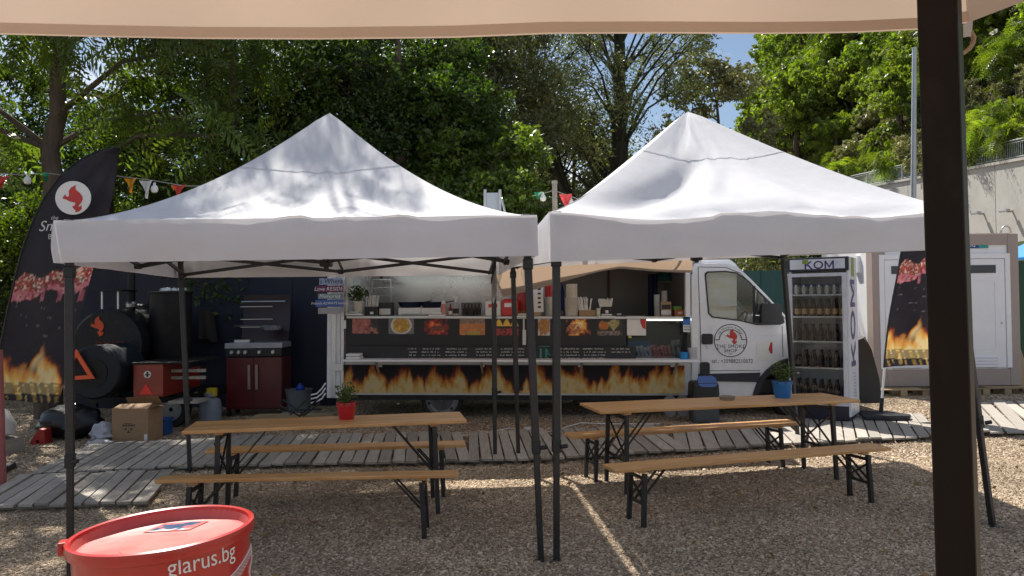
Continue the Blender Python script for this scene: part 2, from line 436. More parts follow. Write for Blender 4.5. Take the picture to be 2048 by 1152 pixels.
def pebbles(y0, y1, dens, s0, s1, seed):
    b = MB()
    b.grid(lambda u, v: V(((-0.70+1.40*u)*(y0+(y1-y0)*v), y0+(y1-y0)*v, 0.002)), 4, 4)
    ob = b.build('gravel', pm, fix=False)
    tag(ob, kind='stuff'); ob['label'] = 'loose tan pebbles covering the yard'
    ng = bpy.data.node_groups.new('pebbles', 'GeometryNodeTree')
    ng.interface.new_socket('Geometry', in_out='INPUT', socket_type='NodeSocketGeometry')
    ng.interface.new_socket('Geometry', in_out='OUTPUT', socket_type='NodeSocketGeometry')
    gi = ng.nodes.new('NodeGroupInput'); go = ng.nodes.new('NodeGroupOutput')
    L = ng.links.new
    jn = ng.nodes.new('GeometryNodeGeometryToInstance')
    for k in range(4):
        ico = ng.nodes.new('GeometryNodeMeshIcoSphere'); ico.inputs['Radius'].default_value = 1; ico.inputs['Subdivisions'].default_value = 1 if y0 > 7 else 2
        pos = ng.nodes.new('GeometryNodeInputPosition')
        nz = ng.nodes.new('ShaderNodeTexNoise'); nz.inputs['Scale'].default_value = 0.9; nz.noise_dimensions = '4D'; nz.inputs['W'].default_value = k*3.7
        sb = ng.nodes.new('ShaderNodeVectorMath'); sb.operation = 'SUBTRACT'; sb.inputs[1].default_value = (0.5, 0.5, 0.5)
        sc_ = ng.nodes.new('ShaderNodeVectorMath'); sc_.operation = 'SCALE'; sc_.inputs['Scale'].default_value = 1.5
        st = ng.nodes.new('GeometryNodeSetPosition'); tr = ng.nodes.new('GeometryNodeTransform')
        tr.inputs['Scale'].default_value = ((1.0, 0.75, 0.55), (1.15, 0.7, 0.7), (0.9, 0.85, 0.5), (1.3, 0.65, 0.6))[k]
        sm = ng.nodes.new('GeometryNodeSetMaterial'); sm.inputs['Material'].default_value = pm
        L(pos.outputs[0], nz.inputs['Vector']); L(nz.outputs['Color'], sb.inputs[0]); L(sb.outputs[0], sc_.inputs[0])
        L(ico.outputs[0], st.inputs['Geometry']); L(sc_.outputs[0], st.inputs['Offset']); L(st.outputs[0], tr.inputs['Geometry'])
        L(tr.outputs[0], sm.inputs['Geometry']); L(sm.outputs[0], jn.inputs[0])
    dp = ng.nodes.new('GeometryNodeDistributePointsOnFaces'); dp.inputs['Density'].default_value = dens; dp.inputs['Seed'].default_value = seed
    ip = ng.nodes.new('GeometryNodeInstanceOnPoints'); ip.inputs['Pick Instance'].default_value = True
    ri = ng.nodes.new('FunctionNodeRandomValue'); ri.data_type = 'INT'; ri.inputs[4].default_value = 0; ri.inputs[5].default_value = 3
    rs = ng.nodes.new('FunctionNodeRandomValue'); rs.data_type = 'FLOAT'; rs.inputs[2].default_value = s0; rs.inputs[3].default_value = s1
    rr = ng.nodes.new('FunctionNodeRandomValue'); rr.data_type = 'FLOAT_VECTOR'; rr.inputs[0].default_value = (-0.4, -0.4, 0); rr.inputs[1].default_value = (0.4, 0.4, 6.28)
    L(gi.outputs[0], dp.inputs['Mesh']); L(dp.outputs['Points'], ip.inputs['Points']); L(jn.outputs[0], ip.inputs['Instance'])
    L(ri.outputs[2], ip.inputs['Instance Index']); L(rs.outputs[1], ip.inputs['Scale']); L(rr.outputs[0], ip.inputs['Rotation'])
    L(ip.outputs[0], go.inputs[0])
    md = ob.modifiers.new('pebbles', 'NODES'); md.node_group = ng
pebbles(4.6, 8.4, 4600, 0.005, 0.0145, 3)
pebbles(8.4, 15.5, 1500, 0.009, 0.021, 5)
pebbles(4.6, 10.5, 55, 0.016, 0.026, 8)

# ================================================================== slatted walkways
def walkway(label, fl, fr, br, bl, n, zt=0.07, gap=0.86):
    P = [G(x, y, zt) for x, y in (fl, fr, br, bl)]
    c = (P[0]+P[1]+P[2]+P[3])/4
    root = thing('slatted_walkway', label, 'wooden walkway', (c.x, c.y, 0), group='slatted wooden mats laid on the gravel')
    e = ((P[1]-P[0])+(P[2]-P[3]))/2/n; f = ((P[3]-P[0])+(P[2]-P[1]))/2
    me = []
    for k in range(3):
        b = MB(); o = -f/2-e*gap/2; th = V((0, 0, -0.022)); dz = V((0, 0, 0.003*(k-1)))
        ins = [o+f*0.012*k, o+e*gap+f*0.006*k, o+e*gap+f*(1-0.008*k), o+f*(1-0.014*(2-k))]
        vs = [q+dz for q in ins]+[q+dz+th for q in ins]
        b.add(vs, [(0,1,2,3),(7,6,5,4),(0,4,5,1),(1,5,6,2),(2,6,7,3),(3,7,4,0)])
        ob = b.build('plank', grey_wood, root, local=True); me.append(ob.data)
        bpy.data.objects.remove(ob)
    for i in range(n):
        s = (i+0.5)/n
        q = (P[0].lerp(P[1], s)+P[3].lerp(P[2], s))/2
        ob = bpy.data.objects.new('plank', rnd.choice(me)); COL.objects.link(ob); ob.parent = root
        ob.location = q-V((c.x, c.y, 0))+V((0, 0, rnd.uniform(-0.004, 0.006)))
        ob.rotation_euler = (rnd.uniform(-.006, .006), rnd.uniform(-.02, .02), rnd.uniform(-.012, .012))
    for s in (0.12, 0.5, 0.88):
        b = MB(); b.bar(P[0].lerp(P[3], s)-V((0, 0, 0.046)), P[1].lerp(P[2], s)-V((0, 0, 0.046)), 0.07, 0.04); b.build('batten', grey_wood, root)
    return root
walkway('wide grey slatted mat nearest the red drum, planks running diagonally', (-60, 1014), (284, 1003), (360, 938), (30, 948), 11)
walkway('grey slatted mat between the cardboard box and the left table', (62, 943), (362, 935), (440, 872), (176, 888), 11)
walkway('slatted walkway behind the left table and benches', (366, 930), (930, 921), (934, 862), (430, 872), 22)
walkway('short slatted walkway at the meeting corner of the two white gazebos', (934, 921), (1132, 915), (1092, 858), (938, 862), 8)
walkway('slatted walkway under the back bench of the right table', (1136, 915), (1372, 897), (1310, 850), (1096, 858), 9)
walkway('slatted walkway between the grey bin and the drinks fridge', (1376, 900), (1590, 884), (1585, 838), (1320, 850), 9)
walkway('sunlit slatted walkway beside the drinks fridge base', (1594, 888), (1876, 868), (1850, 826), (1592, 836), 12)
walkway('pale slatted walkway in full sun in front of the cabin doors', (1880, 868), (2230, 856), (2120, 796), (1858, 806), 11)

# ================================================================== retaining wall, railing, hillside
concrete = mat('concrete', (0.40, 0.39, 0.36), rough=0.85, var=0.12, scale=0.9, bump=0.2, bscale=25, dirt=0.18)
galv = mat('galvanised_steel', (0.45, 0.47, 0.48), rough=0.4, metal=0.6, var=0.12, scale=6)
ZW = 7.2
wa = G(2048, 320, ZW); XW = wa.x
_d = XW/((1760-1024)/F)*1.0; wb = W(1760, 372, _d)
SL = (wb.z-ZW)/(wb.y-wa.y); td = V((0, 1, 0)); wn = V((1, 0, 0)); WEND = 26.0
def wall_top(s): return ZW+SL*s
def wbox(s0_, s1_, x0_, x1_, zd0, zd1, z0=None):
    vs = []
    for s in (s0_, s1_):
        for x in (x0_, x1_): vs += [V((XW+x, wa.y+s, (wall_top(s)+zd0) if z0 is None else z0)), V((XW+x, wa.y+s, wall_top(s)+zd1))]
    return MB().add(vs, [(0,1,3,2),(4,6,7,5),(0,4,5,1),(2,3,7,6),(1,5,7,3),(0,2,6,4)])
root = thing('retaining_wall', 'tall grey concrete retaining wall below the wooded hillside', 'wall', (wa.x, wa.y, 0))
s0 = XW/((1995-1024)/F)-wa.y
k = -4
while s0+k*3.6 < WEND:
    wbox(s0+k*3.6+.02, min(s0+(k+1)*3.6-.02, WEND), 0, .4, 0, 0, 0.0).build('concrete_panel', concrete, root); k += 1
wbox(-12, WEND-.1, .1, .38, 0, -.1, 0.0).build('joint_filler', mat('joint', (0.05, 0.05, 0.05)), root)
wbox(-14, WEND+.05, -.08, .5, 0.002, .12).build('coping', concrete, root)
for s in (-4.9, -3.0, -1.1, 0.85, 2.7, 4.6, 6.6):
    s_ = s0+s; q = V((XW, wa.y+s_, 5.2+SL*s_))
    b = MB(); b.tube([q+wn*0.05, q-wn*0.20-V((0, 0, 0.02))], 0.05, 8); b.box(q-wn*0.24+V((0, 0, 0.03)), (0.18, 0.18, 0.10)); b.tube([q-wn*0.2, q-wn*0.55-V((0, 0, 0.03))], 0.035, 6)
    b.build('drain_spout', galv, root)
root = thing('railing', 'grey metal railing along the top of the concrete wall', 'railing', (wa.x, wa.y, ZW+0.12))
ra = lambda s, z: V((XW+.2, wa.y+s, wall_top(s)+0.12+z))
for z, r in ((0.80, 0.035), (0.10, 0.018), (0.70, 0.018)):
    b = MB(); b.tube([ra(-12, z), ra(WEND, z)], r, 8); b.build('rail', galv, root)
for i in range(20):
    b = MB(); s = -12+i*2.0; b.bar(ra(s, 0), ra(s, 0.8), 0.07, 0.05); b.build('post', galv, root)
b = MB()
for i in range(310):
    s = -12+i*0.12; b.bar(ra(s, 0.1), ra(s, 0.7), 0.016)
tag(b.build('baluster', galv, root), kind='stuff')

def smooth(a, b, x): x = min(max((x-a)/(b-a), 0), 1); return x*x*(3-2*x)
HN = V((.938, .346, 0))
def hill(x, y):
    s = (V((x, y, 0))-V((wa.x, wa.y, 0))).dot(HN)-0.5
    if s < 0: return -0.5
    z = min((7.0+0.84*s)*smooth(9, 23, x-0.32*max(y-50, 0)), 46)+1.2*mnoise.noise(V((x*0.09, y*0.09, 0)))*smooth(0.5, 6, s)
    yl = wa.y+WEND
    if y < yl+3:
        if x < XW+.35: lim = -.5
        else: lim = wall_top(y-wa.y)-.05+1.15*(x-XW-.35)
        z = min(z, lim+(z-lim)*smooth(yl-1, yl+3, y)) if z > lim else z
    return z
hm = mat('hill_soil', (0.12, 0.15, 0.04), rough=0.95, scale=0.35, col2=(0.05, 0.07, 0.022), bump=0.6, bscale=4)
b = MB(); b.grid(lambda u, v: V((XW+.37+(-14+88*u if abs(u-.159091) > 1e-4 else 0), 18+122*v, hill(XW+.37+(-14+88*u if abs(u-.159091) > 1e-4 else 0), 18+122*v))), 88, 100)
tag(b.build('hillside', hm, smooth=True, fix=False), kind='structure')

# ================================================================== cabin on pallets
DH = 14.0
cabin_tan = mat('cabin_tan', (0.36, 0.29, 0.26), rough=0.5, var=0.06, scale=2, dirt=0.08)
x0, z1 = W(1743, 468, DH).x, W(1950, 468, DH).z
x1 = W(2036, 468, DH).x; zb = 0.15
root = thing('sanitary_cabin', 'tan framed cabin with white doors standing on pallets', 'cabin', ((x0+x1)/2, DH+1, zb))
def hx(px): return W(px, 600, DH).x
def hz(py): return W(1890, py, DH).z
fw = 0.24
for nm, a in (('frame_post', (x0, x0+fw, DH, DH+0.25, zb, z1)), ('frame_post', (x1-fw*0.8, x1, DH, DH+0.25, zb, z1)),
              ('frame_beam', (x0+fw, x1-fw*0.8, DH, DH+0.25, z1-0.20, z1)), ('frame_beam', (x0+fw, x1-fw*0.8, DH, DH+0.25, zb, zb+0.30))):
    b = MB(); b.span(*a); b.build(nm, cabin_tan, root, bevel=0.01)
b = MB(); b.span(x0+fw, x1-fw*0.8, DH+0.03, DH+0.09, zb+0.3, z1-0.2); b.build('front_wall', white_pvc, root)
b = MB(); b.span(x0+0.012, x0+0.06, DH+0.25, DH+2.3, zb+0.02, z1-0.02); b.build('side_wall', white_pvc, root)
b = MB(); b.span(x1-0.06, x1-0.012, DH+0.25, DH+2.3, zb+0.02, z1-0.02); b.build('side_wall', white_pvc, root)
b = MB(); b.span(x0+0.02, x1-0.02, DH+2.24, DH+2.3, zb, z1); b.build('back_wall', white_pvc, root)
b = MB(); b.span(x0, x1, DH+0.25, DH+2.32, z1-0.06, z1+0.03); b.build('roof', cabin_tan, root)
dark_glass = mat('dark_window', (0.03, 0.035, 0.045), rough=0.12, var=0.1)
for a, c in ((1759, 1868), (1909, 2021)):
    xa, xc = hx(a), hx(c); zt = hz(508); zl = zb+0.32
    d = MB()
    for s in ((xa, xa+0.09, zl, zt), (xc-0.09, xc, zl, zt), (xa+0.09, xc-0.09, zt-0.09, zt)): d.span(s[0], s[1], DH-0.015, DH+0.035, s[2], s[3])
    d.build('door_frame', white_pvc, root, bevel=0.004)
    lf = MB(); lf.span(xa+0.10, xc-0.10, DH-0.005, DH+0.03, zl+0.01, zt-0.10); leaf = lf.build('door', white_pvc, root)
    m = 0.22
    b = MB(); b.span(xa+m, xc-m-0.04, DH-0.014, DH-0.004, hz(547), hz(531)); b.build('window_slit', dark_glass, leaf)
    b = MB()
    za, zc = hz(700), hz(560)
    for s in ((xa+m, xc-m-.04, za, za+.025), (xa+m, xc-m-.04, zc-.025, zc), (xa+m, xa+m+.025, za+.025, zc-.025), (xc-m-.065, xc-m-.04, za+.025, zc-.025)): b.span(s[0], s[1], DH-.013, DH-.004, s[2], s[3])
    b.build('panel_moulding', white_pvc, leaf)
    for i in range(4):
        zz = hz(735)+i*0.055; b = MB(); b.bar((xa+m, DH-.008, zz), (xc-m-.04, DH-.008, zz), 0.012, 0.04, up=(0, -1, 0.7)); b.build('louvre_slat', white_pvc, leaf)
    b = MB(); b.tube([(xc-0.17, DH-0.03, hz(647)), (xc-0.17, DH, hz(647))], 0.016, 10); b.build('lock', alu, leaf)
sg = MB(); sg.span(hx(1912), hx(1980), DH+0.012, DH+0.028, hz(497), hz(484)); sgn = sg.build('name_plate', mat('sign_blue', (0.015, 0.06, 0.28), rough=0.3), root)
b = MB(); b.plate([(hx(1962), hz(497)), (hx(1980), hz(497)), (hx(1980), hz(484)), (hx(1956), hz(484))], [], lambda a, c, t: V((a, t, c)), DH+0.008, DH+0.0115)
b.build('green_corner', mat('sign_teal', (0.02, 0.30, 0.28), rough=0.3), sgn)
lettering('lettering', 'rmod', 0.13, lambda x, y: V((hx(1938)+x, DH+0.0075, hz(490)+y)), paper, sgn)
b = MB(); b.tube([V((hx(2022), DH+0.1, z1))+V((0.09*cos(a), 0, 0.13*sin(a)+0.02)) for a in [pi*i/8 for i in range(9)]], 0.018, 6); b.build('lifting_eye', galv, root)
sw = MB(); sp = W(1733, 531, 14.6)
sw.span(x0-0.05, x0+0.011, 14.5, 14.68, sp.z-0.14, sp.z+0.18); sw.build('socket_box', white_pvc, root)

def pallet(label, c, rz, L=1.2, Wd=0.8):
    root = thing('pallet', label, 'pallet', c, rz, 'wooden pallets lying on the gravel')
    for y in (-Wd/2+0.07, -Wd/4, 0, Wd/4, Wd/2-0.07):
        b = MB(); b.span(-L/2, L/2, y-0.055, y+0.055, 0.118, 0.14); b.build('plank', raw_wood, root, local=True)
    for x in (-L/2+0.06, 0, L/2-0.06):
        for y in (-Wd/2+0.07, 0, Wd/2-0.07):
            b = MB(); b.span(x-0.06, x+0.06, y-0.06, y+0.06, 0.02, 0.118); b.build('block', raw_wood, root, local=True)
    for y in (-Wd/2+0.07, 0, Wd/2-0.07):
        b = MB(); b.span(-L/2, L/2, y-0.055, y+0.055, 0, 0.02); b.build('bottom_board', raw_wood, root, local=True)
for lab, px, d in (('pallet under the left corner of the tan cabin', 1785, 13.7), ('pallet under the middle of the tan cabin behind the post', 1890, 13.75), ('pallet under the right cabin door', 1995, 13.8)):
    pallet(lab, (hx(px), d+0.35, 0), 0.01)

# fences and odds behind
fence_green = mat('teal_sheet', (0.012, 0.075, 0.065), rough=0.5, var=0.15, scale=1.2, dirt=0.1)
root = thing('green_fence', 'dark teal sheet metal fence behind the white truck cab', 'fence', (5.4, 16.5, 0))
xa, xb = W(1380, 560, 16.5).x, W(1735, 560, 16.5).x; zt = W(1520, 541, 16.5).z
n = 5
for i in range(n):
    u0 = xa+(xb-xa)*i/n; u1 = xa+(xb-xa)*(i+1)/n-0.012
    b = MB(); b.grid(lambda u, v: V((u0+(u1-u0)*u, 16.5+0.003*(1 if int(u*16) % 2 else -1), zt*v)), 16, 1); b.build('sheet_panel', fence_green, root)
    b = MB(); b.span(u0-0.03, u0+0.03, 16.53, 16.58, 0, zt+0.02); b.build('post', fence_green, root)
b = MB(); b.span(xa, xb, 16.52, 16.56, zt-0.06, zt); b.build('rail', fence_green, root)
root = thing('green_fence', 'dark green panel fence right of the tan cabin', 'fence', (W(2090, 600, 16).x, 16, 0))
for i in range(3):
    u0 = W(2030, 600, 16).x+i*0.55
    b = MB(); b.span(u0, u0+0.53, 16, 16.04, 0.05, W(2045, 522, 16).z); b.build('panel', mat('fence_dark_green', (0.012, 0.06, 0.03), rough=0.6), root)
root = thing('blue_canopy', 'bright blue canopy edge beyond the right end of the cabin', 'canopy', (W(2075, 600, 17.5).x, 17.5, 0))
q = W(2075, 515, 17.5); bl = mat('blue_cloth', (0.02, 0.25, 0.72), rough=0.7, transl=0.2)
b = MB(); b.add([(q.x-.5, 17, q.z), (q.x+.9, 17, q.z), (q.x+.9, 18.4, q.z), (q.x-.5, 18.4, q.z), (q.x+.2, 17.7, q.z+.5)], [(0,1,4),(1,2,4),(2,3,4),(3,0,4)]); b.build('roof', bl, root)
b = MB(); b.span(q.x-.5, q.x+.9, 16.99, 17.0, q.z-0.16, q.z); b.build('valance', white_cloth, root)
b = MB(); b.bar((q.x+.8, 17.1, 0), (q.x+.8, 17.1, q.z), 0.05); b.build('pole', alu, root)
root = thing('timber_stack', 'loose boards and timber leaning at the right end of the cabin', 'timber', (W(2046, 700, 14.4).x, 14.4, 0))
for i in range(5):
    q = W(2042+i*7, 690+i*6, 14.4+i*0.08); b = MB(); b.bar((q.x+0.02, q.y-0.05, 0.0), (q.x-0.05+0.03*i, q.y+0.3, q.z+0.25-0.12*i), 0.09, 0.022); b.build('board', raw_wood, root)

# lamp post
root = thing('lamp_post', 'tall slim grey metal post in front of the green hillside', 'post', (W(1824, 600, 26).x, 26, 0))
q0, q1 = W(1823, 620, 26), W(1829, 98, 26); q0.z = 0
b = MB(); b.tube([q0, q0.lerp(q1, 0.5), q1], [0.105, 0.092, 0.075], 12); b.build('pole', galv, root, smooth=True)
b = MB(); b.tube([q1, q1+V((0, 0, 0.05))], 0.085, 12); b.build('cap', galv, root)
b = MB(); b.lathe((q0.x, q0.y, 0), [(0.2, 0), (0.2, 0.03), (0.12, 0.06)], 12); b.build('base_flange', galv, root)
# ================================================================== food truck
YT = 11.6
q = W(882, 803, YT)
truck = thing('food_truck', 'white food truck with open serving hatch, flame banner and round red animal badge', 'food truck', (q.x, YT, 0), ry=0.014)
TI = MW[truck].inverted()
def T(px, py, dy=0.0):
    q = TI @ W(px, py, YT+dy); return q.x, q.z
def tspan(b, px0, py0, px1, py1, y0, y1, ref=None, mi=0):
    xa, za = T(px0, py0, y0 if ref is None else ref); xb, zb = T(px1, py1, y0 if ref is None else ref)
    b.span(min(xa, xb), max(xa, xb), y0, y1, min(za, zb), max(za, zb), mi); return b
def tpart(name, m, *spans, parent=None, bevel=0.0):
    b = MB()
    for s in spans: tspan(b, *s)
    return b.build(name, m, parent or truck, local=True, bevel=bevel)
blackboard = mat('blackboard', (0.018, 0.019, 0.022), rough=0.55, var=0.25, scale=3, dirt=0.05)
inner_grey = mat('inner_panel', (0.22, 0.205, 0.19), rough=0.5, var=0.08, scale=1.5)
foil = mat('steel_splashback', (0.42, 0.40, 0.40), rough=0.28, metal=0.75, var=0.2, scale=1.3, bump=0.5, bscale=3.2)
chassis_m = mat('chassis_black', (0.012, 0.012, 0.013), rough=0.7, var=0.3, dirt=0.3)
DEEP = 1.95
xl = T(688, 600)[0]; xr = T(1383, 600)[0]; zfl = T(900, 742)[1]; zop = T(900, 632)[1]; ztop = 2.86
def lspan(name, m, *a, bevel=0.0, parent=None):
    b = MB(); b.span(*a); return b.build(name, m, parent or truck, local=True, bevel=bevel)
lspan('roof', white_paint, xl-0.02, xr+0.02, -0.02, DEEP+0.02, ztop-0.05, ztop, bevel=0.01)
lspan('header_panel', white_paint, xl, xr, 0, 0.06, 2.30, ztop-0.05)
xk = T(1250, 700)[0]
lspan('lower_side_panel', white_paint, xl, xk, 0, 0.05, T(900, 790)[1], zop-0.04)
lspan('lower_side_panel', white_paint, xk, xr, 0, 0.05, T(900, 790)[1], T(1300, 722)[1])
lspan('left_wall', white_paint, xl, xl+0.05, 0.05, DEEP-0.05, 0.42, ztop-0.05)
lspan('back_wall', foil, xl, T(1120, 600, DEEP-0.05)[0], DEEP-0.05, DEEP, 0.42, ztop-0.05)
lspan('back_panel', inner_grey, T(1120, 600, DEEP-0.05)[0], xr, DEEP-0.05, DEEP, 0.42, ztop-0.05)
lspan('partition_wall', inner_grey, xr-0.05, xr, 0.06, DEEP-0.05, 0.42, ztop-0.05)
lspan('ceiling', inner_grey, xl+0.05, xr-0.05, 0.06, DEEP-0.05, ztop-0.09, ztop-0.05)
lspan('floor', chassis_m, xl+0.05, xr-0.05, 0.05, DEEP-0.05, 0.42, zfl-0.3)
lspan('counter_top', steel, xl+0.05, xr-0.05, -0.06, 0.62, zop-0.04, zop, bevel=0.006)
xw = T(1217, 600, DEEP-0.06)[0]
b = MB(); b.tube([(xw, DEEP-0.09, 1.0), (xw, DEEP-0.09, 2.75)], 0.02, 8); b.build('conduit', mat('rust_pipe', (0.12, 0.06, 0.05), rough=0.6), truck, local=True)
# left corner profile
for k, (a, c) in enumerate(((655, 662), (663.5, 671), (672, 680), (682, 687))):
    tpart('corner_profile', alu if k % 2 else white_paint, (a, 548, c, 796, -0.05-0.02*(k % 2), 0.06), bevel=0.004)
tpart('hinge_block', alu, (664, 728, 686, 742, -0.10, -0.075), bevel=0.004)
tpart('latch', alu, (686, 640, 692, 658, -0.09, -0.05), bevel=0.004)
# chassis, skirt, wheels
lspan('chassis', chassis_m, xl+0.2, T(1740, 700)[0], 0.35, DEEP-0.35, 0.34, 0.62)
tpart('skirt', chassis_m, (690, 788, 1384, 801, 0.03, 0.12))
lspan('fuel_tank', chassis_m, T(1150, 700)[0], T(1270, 700)[0], 0.1, 0.6, 0.22, 0.52, bevel=0.03)
rim_m = mat('wheel_silver', (0.30, 0.31, 0.32), rough=0.4, metal=0.5, var=0.2, dirt=0.2)
def wheel(cx, cz, y, out=-1):
    tm = Matrix.Rotation(pi/2, 3, 'X')
    b = MB(); b.lathe((cx, y, cz), [(0.215, -0.10), (0.30, -0.11), (0.312, -0.085), (0.318, -0.04), (0.318, 0.04), (0.312, 0.085), (0.30, 0.11), (0.215, 0.10)], 40, tm, cap=False)
    wh = b.build('wheel', rubber, truck, local=True, smooth=True)
    f = y+out*0.10
    b = MB(); b.lathe((cx, f, cz), [(0.25, 0.0), (0.25, 0.012), (0.215, 0.03), (0.20, -0.03)], 36, tm); b.build('rim', rim_m, wh, local=True, smooth=True)
    b = MB(); b.lathe((cx, f-0.022, cz), [(0.172, -0.01), (0.17, 0.012), (0.05, 0.03), (0.03, 0.05), (0.001, 0.05)], 32, tm); b.build('hubcap', mat('hub_grey', (0.16, 0.165, 0.175), rough=0.4, metal=0.4), wh, local=True, smooth=True)
    b = MB()
    for k in range(6):
        a = 2*pi*k/6+0.3; b.lathe((cx+0.20*cos(a), f-0.033, cz+0.20*sin(a)), [(0.02, -0.01), (0.02, 0.006)], 10, tm)
    b.build('vent_holes', rubber, wh, local=True)
rwx, rwz = T(882, 803)
wheel(rwx, 0.30, 0.26); wheel(rwx, 0.30, DEEP-0.26, 1)
fwx, fwz = T(1594, 806)
wheel(fwx, 0.30, 0.20); wheel(fwx, 0.30, DEEP-0.2, 1)

# serving shelf
xs0, zs0 = T(686, 723, -0.40); xs1, zs1 = T(1401, 727, -0.40)
lspan('serving_shelf', white_pvc, xs0, xs1, -0.40, -0.01, zs1+0.012, zs1+0.045, bevel=0.008)
for px in (760, 965, 1160, 1345):
    x = T(px, 700)[0]; b = MB(); b.bar((x, -0.34, zs1+0.01), (x, 0.0, zs1-0.22), 0.03, 0.02); b.build('shelf_bracket', alu, truck, local=True)
    tpart('banner_clip', paper, (px-4, 730, px+4, 734, -0.07, -0.055))
# menu boards and their pictures
mb_ = tpart('menu_board', blackboard, (691, 631, 1252, 723, -0.045, -0.012), bevel=0.004)
cb_ = tpart('chalk_board', blackboard, (700, 692, 1272, 722, -0.075, -0.047), bevel=0.004)
b = MB(); tspan(b, 699, 690.5, 1272, 692, -0.08, -0.047); b.build('board_rim', mat('rim_dark', (0.06, 0.06, 0.065), rough=0.5), cb_, local=True)
def food(kind):
    def fn(u, v):
        x, y = u*3, v*2; n = fbm(x*2.2+kind*5, y*2.2, 4); m = fbm(x*6+kind, y*6+3, 3); d = np.hypot((u-.5)*1.5, (v-.5)*1.2)
        if kind == 0:
            c = mixc(np.stack([.20+.5*m, .04+.22*m, .035+.18*m], -1), np.full(u.shape+(3,), .03), np.clip((n-.55+.5*(u-.5)*(v+.3))*7, 0, 1))
        elif kind == 1:
            c = np.full(u.shape+(3,), .12)*(1+m[..., None]); c = mixc(c, np.full(c.shape, .62), ((d < .62)*1.0)); f = np.stack([.70+.2*m, .30+.3*n, .05+.07*m], -1)*(.55+.9*np.abs(n-.5)[..., None]*2)
            c = mixc(c, f, (d < .52)*1.0)
        elif kind == 2:
            c = ramp(np.clip(.95-d*1.1+1.2*(n-.5)-.25*v, 0, 1), [(0, (.02,.018,.02)), (.3, (.30,.03,.02)), (.6, (.85,.12,.03)), (.85, (.9,.35,.1)), (1, (.25,.06,.05))])
            c = mixc(c, np.stack([.10+.2*m, .03+.05*m, .025+.02*m], -1), (np.hypot((u-.52)*2.3, (v-.35)*3.4) < .62)*1.0)
        elif kind == 3:
            c = np.stack([.30+.5*n, .14+.28*n*m, .03+.08*m], -1); c = mixc(c, np.stack([.05+.4*m, .05+.25*m, .04+.2*m], -1), (v > .66+.2*(n-.5))*1.0)
            c = mixc(c, np.stack([.30+.2*m, .30+.1*m, .12*m], -1), ((v < .17+.1*m)&(np.abs(u-.55) < .2+.15*n))*.7)
        elif kind == 4:
            c = np.full(u.shape+(3,), .02); a = np.abs(np.sin(u*9.5)); c = mixc(c, np.stack([.85+0*m, .38+.3*m, .15*m], -1), ((v > .5)&(v < .55+.35*a))*1.0)
            c = mixc(c, np.stack([.28+.2*m, .02+.05*m, .02+.05*m], -1), ((v < .42)&(m > .45))*1.0)
        elif kind == 5:
            c = np.full(u.shape+(3,), .55); c = mixc(c, np.stack([.42*m+.2, .22*m+.08, .06*m+.02], -1), (np.hypot((u-.5)*1.1, (v-.55)*.9)+.5*(n-.5) < .48)*1.0)
        elif kind == 6:
            c = ramp(np.clip(1.05-d*1.2+1.6*(n-.5), 0, 1), FIRE); c = mixc(c, np.stack([.15+.5*m, .05+.2*m, .02+.1*m], -1), ((np.hypot((u-.35)*2.2, (v-.38)*2.6) < .7)&(m > .42))*1.0)
        else:
            c = np.full(u.shape+(3,), .035); c = mixc(c, np.stack([.75*m+.1, .28*n+.05, .06*m], -1), ((np.hypot((u-.28)*2.6, (v-.55)*2.6)+.6*(n-.5) < .6))*1.0)
            c = mixc(c, np.stack([.5*m+.1, .42*m+.1, .25*m], -1), ((np.hypot((u-.66)*3, (v-.6)*2.0)+.7*(n-.5) < .6))*1.0); c = mixc(c, np.stack([.30*m+.04, .2*m+.05, .25*m], -1), ((v < .25)&(m > .4))*1.0)
        return c
    return fn
for k, (a, c, ya, yc) in enumerate(((704, 757, 630.5, 667), (777, 828, 631, 668), (848, 899, 632, 669), (919, 970, 633, 670), (990, 1037, 635, 671), (1076, 1100, 635, 671), (1132, 1181, 635, 671), (1195, 1244, 635, 671))):
    xa, za = T(a, yc, -.05); xc, zc = T(c, ya, -.05)
    zc = min(zc, zop-0.012); print_sheet('food_picture', lambda u, v: (xa+(xc-xa)*u, -0.049, za+(zc-za)*v), food(k), 40, 26, printed, mb_, local=True)
# chalk writing: short hand-drawn strokes, illegible as in the photo
for gx0, gx1, rows in ((815, 835, 4), (842, 882, 4), (890, 935, 5), (950, 985, 3), (1000, 1050, 3), (1116, 1160, 4), (1166, 1212, 4), (1220, 1262, 2)):
    b = MB()
    for i in range(rows):
        x = gx0+rnd.uniform(0, 4)
        while x < gx1-3:
            h = rnd.uniform(1.6, 3.2); y = 695+i*6.3
            pts = [T(x+dx, y+4-dy_*h, -0.08) for dx, dy_ in ((0, 0), (0.4, 1), (1.1, rnd.random()), (1.8, 0.1), (2.2, rnd.uniform(.5, 1)))]
            for p, r_ in zip(pts[:-1], pts[1:]): b.bar((p[0], -0.0775, p[1]), (r_[0], -0.0775, r_[1]), 0.004, 0.003, up=(0, 1, 0))
            x += rnd.choice((2.6, 2.9, 3.2, 5.5))
    b.build('chalk_writing', chalk, cb_, local=True)
b = MB()
for s in ((1079, 692, 1100, 693.2), (1080, 697, 1083, 716), (1091, 697, 1093, 716), (1079, 718, 1100, 720.5)): tspan(b, *s, -0.079, -0.0755)
b.tube([(T(1096, 703)[0]+0.03*cos(a), -0.078, T(1096, 711)[1]+0.03*sin(a)) for a in [2*pi*i/14 for i in range(12)]], 0.006, 5); tspan(b, 1094, 700, 1096, 708, -0.079, -0.0755)
b.build('teal_sign_print', mat('teal_print', (0.02, 0.30, 0.27), rough=0.6), cb_, local=True)
